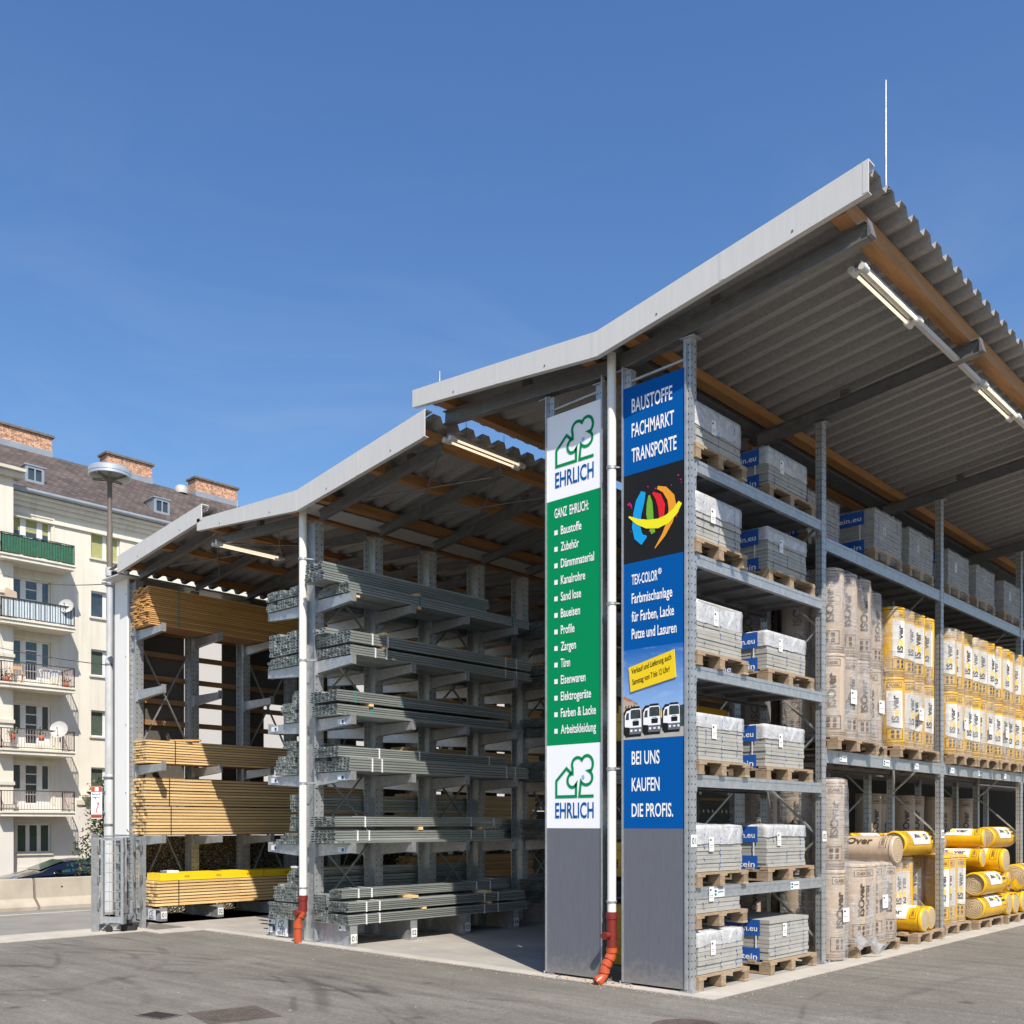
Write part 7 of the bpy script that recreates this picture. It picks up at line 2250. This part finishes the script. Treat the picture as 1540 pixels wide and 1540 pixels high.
# young tree in front of the apartment house
tx, ty = -19.2, 3.25
tr = thing('young_tree', 'small leafy tree with some reddish leaves behind the folded gate', 'tree', (tx, ty, -1.1))
mb = MB(); r2 = random.Random(3)
mb.tube([(tx, ty, -1.1), (tx + 0.03, ty + 0.02, 0.0), (tx - 0.02, ty, 1.2), (tx, ty - 0.03, 2.6)], [0.07, 0.055, 0.04, 0.012], 10)
tips = []
for i in range(26):
    z = 0.15 + 2.35 * i / 26; a = i * 2.4 + r2.random(); L = (0.78 - 0.42 * (i / 26)) * r2.uniform(0.7, 1.1)
    p0 = Vector((tx, ty, z)); p1 = p0 + Vector((math.cos(a) * L * 0.55, math.sin(a) * L * 0.55, 0.25)); p2 = p0 + Vector((math.cos(a) * L, math.sin(a) * L, 0.42 + r2.uniform(-.25, .1)))
    mb.tube([p0, p1, p2], [0.022, 0.014, 0.005], 6); tips += [p1, p2, (p1 + p2) / 2, p1 * 0.6 + p0 * 0.4]
mb.build('trunk', 'bark', tr)
mb = MB()
for p in tips:
    for k in range(34):
        c = p + Vector((r2.gauss(0, 0.15), r2.gauss(0, 0.15), r2.gauss(0, 0.11)))
        a = Vector((r2.gauss(0, 1), r2.gauss(0, 1), r2.gauss(-0.3, 0.7))).normalized() * r2.uniform(0.045, 0.08); b = a.cross(Vector((r2.gauss(0, 1), r2.gauss(0, 1), 1))).normalized() * 0.024
        mb.face([c - a, c + b, c + a, c - b], 1 if r2.random() < 0.22 else 0)
mb.build('crown', ['leaf', 'leaf2'], tr)

# cables from the lamp pole
for (a, b, sag, lab) in (((lx, ly, 6.16), (AX + 0.1, 9.0, 13.6), 0.3, 'thin cable from the lamp pole to the upper balconies'), ((lx, ly, 4.63), (AX + 0.1, 6.0, 10.8), 0.3, 'thin cable from the lamp pole running to the house lower down'), ((-12.6, 0.6, 3.9), (AX + 0.1, 16.5, 13.3), 0.5, 'thin cable dropping from the house towards the shed')):
    mb = MB(); P = []
    for i in range(17):
        t_ = i / 16; p = Vector(a).lerp(Vector(b), t_); p.z -= sag * 4 * t_ * (1 - t_); P.append(p)
    mb.tube(P, 0.009, 5); tag(mb.build('overhead_cable', 'wire'), lab, 'cable', 'overhead cables')

# covers in the asphalt
def cover(x, y, w, rz, label, ring_=True, round_=False):
    t = thing('manhole_cover', label, 'manhole cover', (x, y, 0), 'iron covers in the yard asphalt', rz)
    mb = MB()
    if not round_:
        mb.box(-w / 2, w / 2, -w / 2, w / 2, -0.01, 0.004)
        mb.build('frame', 'iron', t, False)
    else:
        mb.lathe([(w / 2, -0.01), (w / 2, 0.005), (w / 2 - 0.03, 0.005), (w / 2 - 0.03, 0.001)], 0, 0, 40); mb.build('frame', 'iron', t, False)
    mb = MB(); R0 = w * 0.42
    for i in range(6):
        r0 = R0 * (i + 0.45) / 6; r1 = R0 * (i + 0.85) / 6
        mb.lathe([(r0, 0.004), (r0, 0.011), (r1, 0.011), (r1, 0.004)], 0, 0, 48, 0, False)
    mb.lathe([(R0 + 0.02, 0.006), (0.0, 0.006)], 0, 0, 48, 0, False)
    mb.build('lid', 'iron', t, False)
    return t
cover(-2.28, -3.66, 0.62, R(-12), 'square iron manhole cover in the asphalt near the lower edge')
cover(0.86, -1.42, 0.60, 0, 'round iron cover at the bottom edge of the picture below the blue sign', True, True)
t = thing('drain_grate', 'small dark rectangular drain cover left of the square manhole', 'drain cover', (-2.72, -4.12, 0), None, R(12))
mb = MB(); mb.box(-0.17, 0.17, -0.11, 0.11, -0.01, 0.006); mb.build('frame', 'iron', t, False)
mb = MB()
for i in range(7): mb.box(-0.14 + i * 0.042, -0.118 + i * 0.042, -0.09, 0.09, 0.006, 0.010)
mb.build('bars', 'hole', t, False)

# loose grit, leaves and splinters gathered along the kerb
gm = MB(); r3 = random.Random(77)
def bit(x, y, s, mi):
    a = r3.random() * 6.283; p = Vector((x, y, 0.012)); u = Vector((math.cos(a), math.sin(a), 0)); v = Vector((-u.y, u.x, 0))
    gm.add([p - u * s, p + v * s * 0.6, p + u * s, p - v * s * 0.6, p + Vector((0, 0, s * 0.7))], [(0, 1, 4), (1, 2, 4), (2, 3, 4), (3, 0, 4)], mi)
for i in range(900):
    t_ = r3.random()
    if t_ < 0.45: bit(r3.uniform(-9, 0.4), -0.24 - abs(r3.gauss(0, 0.10)), r3.uniform(0.003, 0.010), r3.choice((0, 0, 0, 1, 2)))
    elif t_ < 0.8: bit(0.37 + abs(r3.gauss(0, 0.10)), r3.uniform(-0.3, 11), r3.uniform(0.003, 0.010), r3.choice((0, 0, 0, 1, 2)))
    else: bit(r3.uniform(-9, 5), r3.uniform(-5.5, -0.4), r3.uniform(0.003, 0.008), r3.choice((0, 0, 1)))
for i in range(60): bit(-1.1 + r3.gauss(0, 0.4), -0.16 + r3.gauss(0, 0.05), r3.uniform(0.008, 0.018), r3.choice((1, 2, 2)))
tag(gm.build('grit', ['kerb', 'bark', 'larch']), 'loose grit and dry leaf bits along the kerb', 'debris', None, 'stuff')
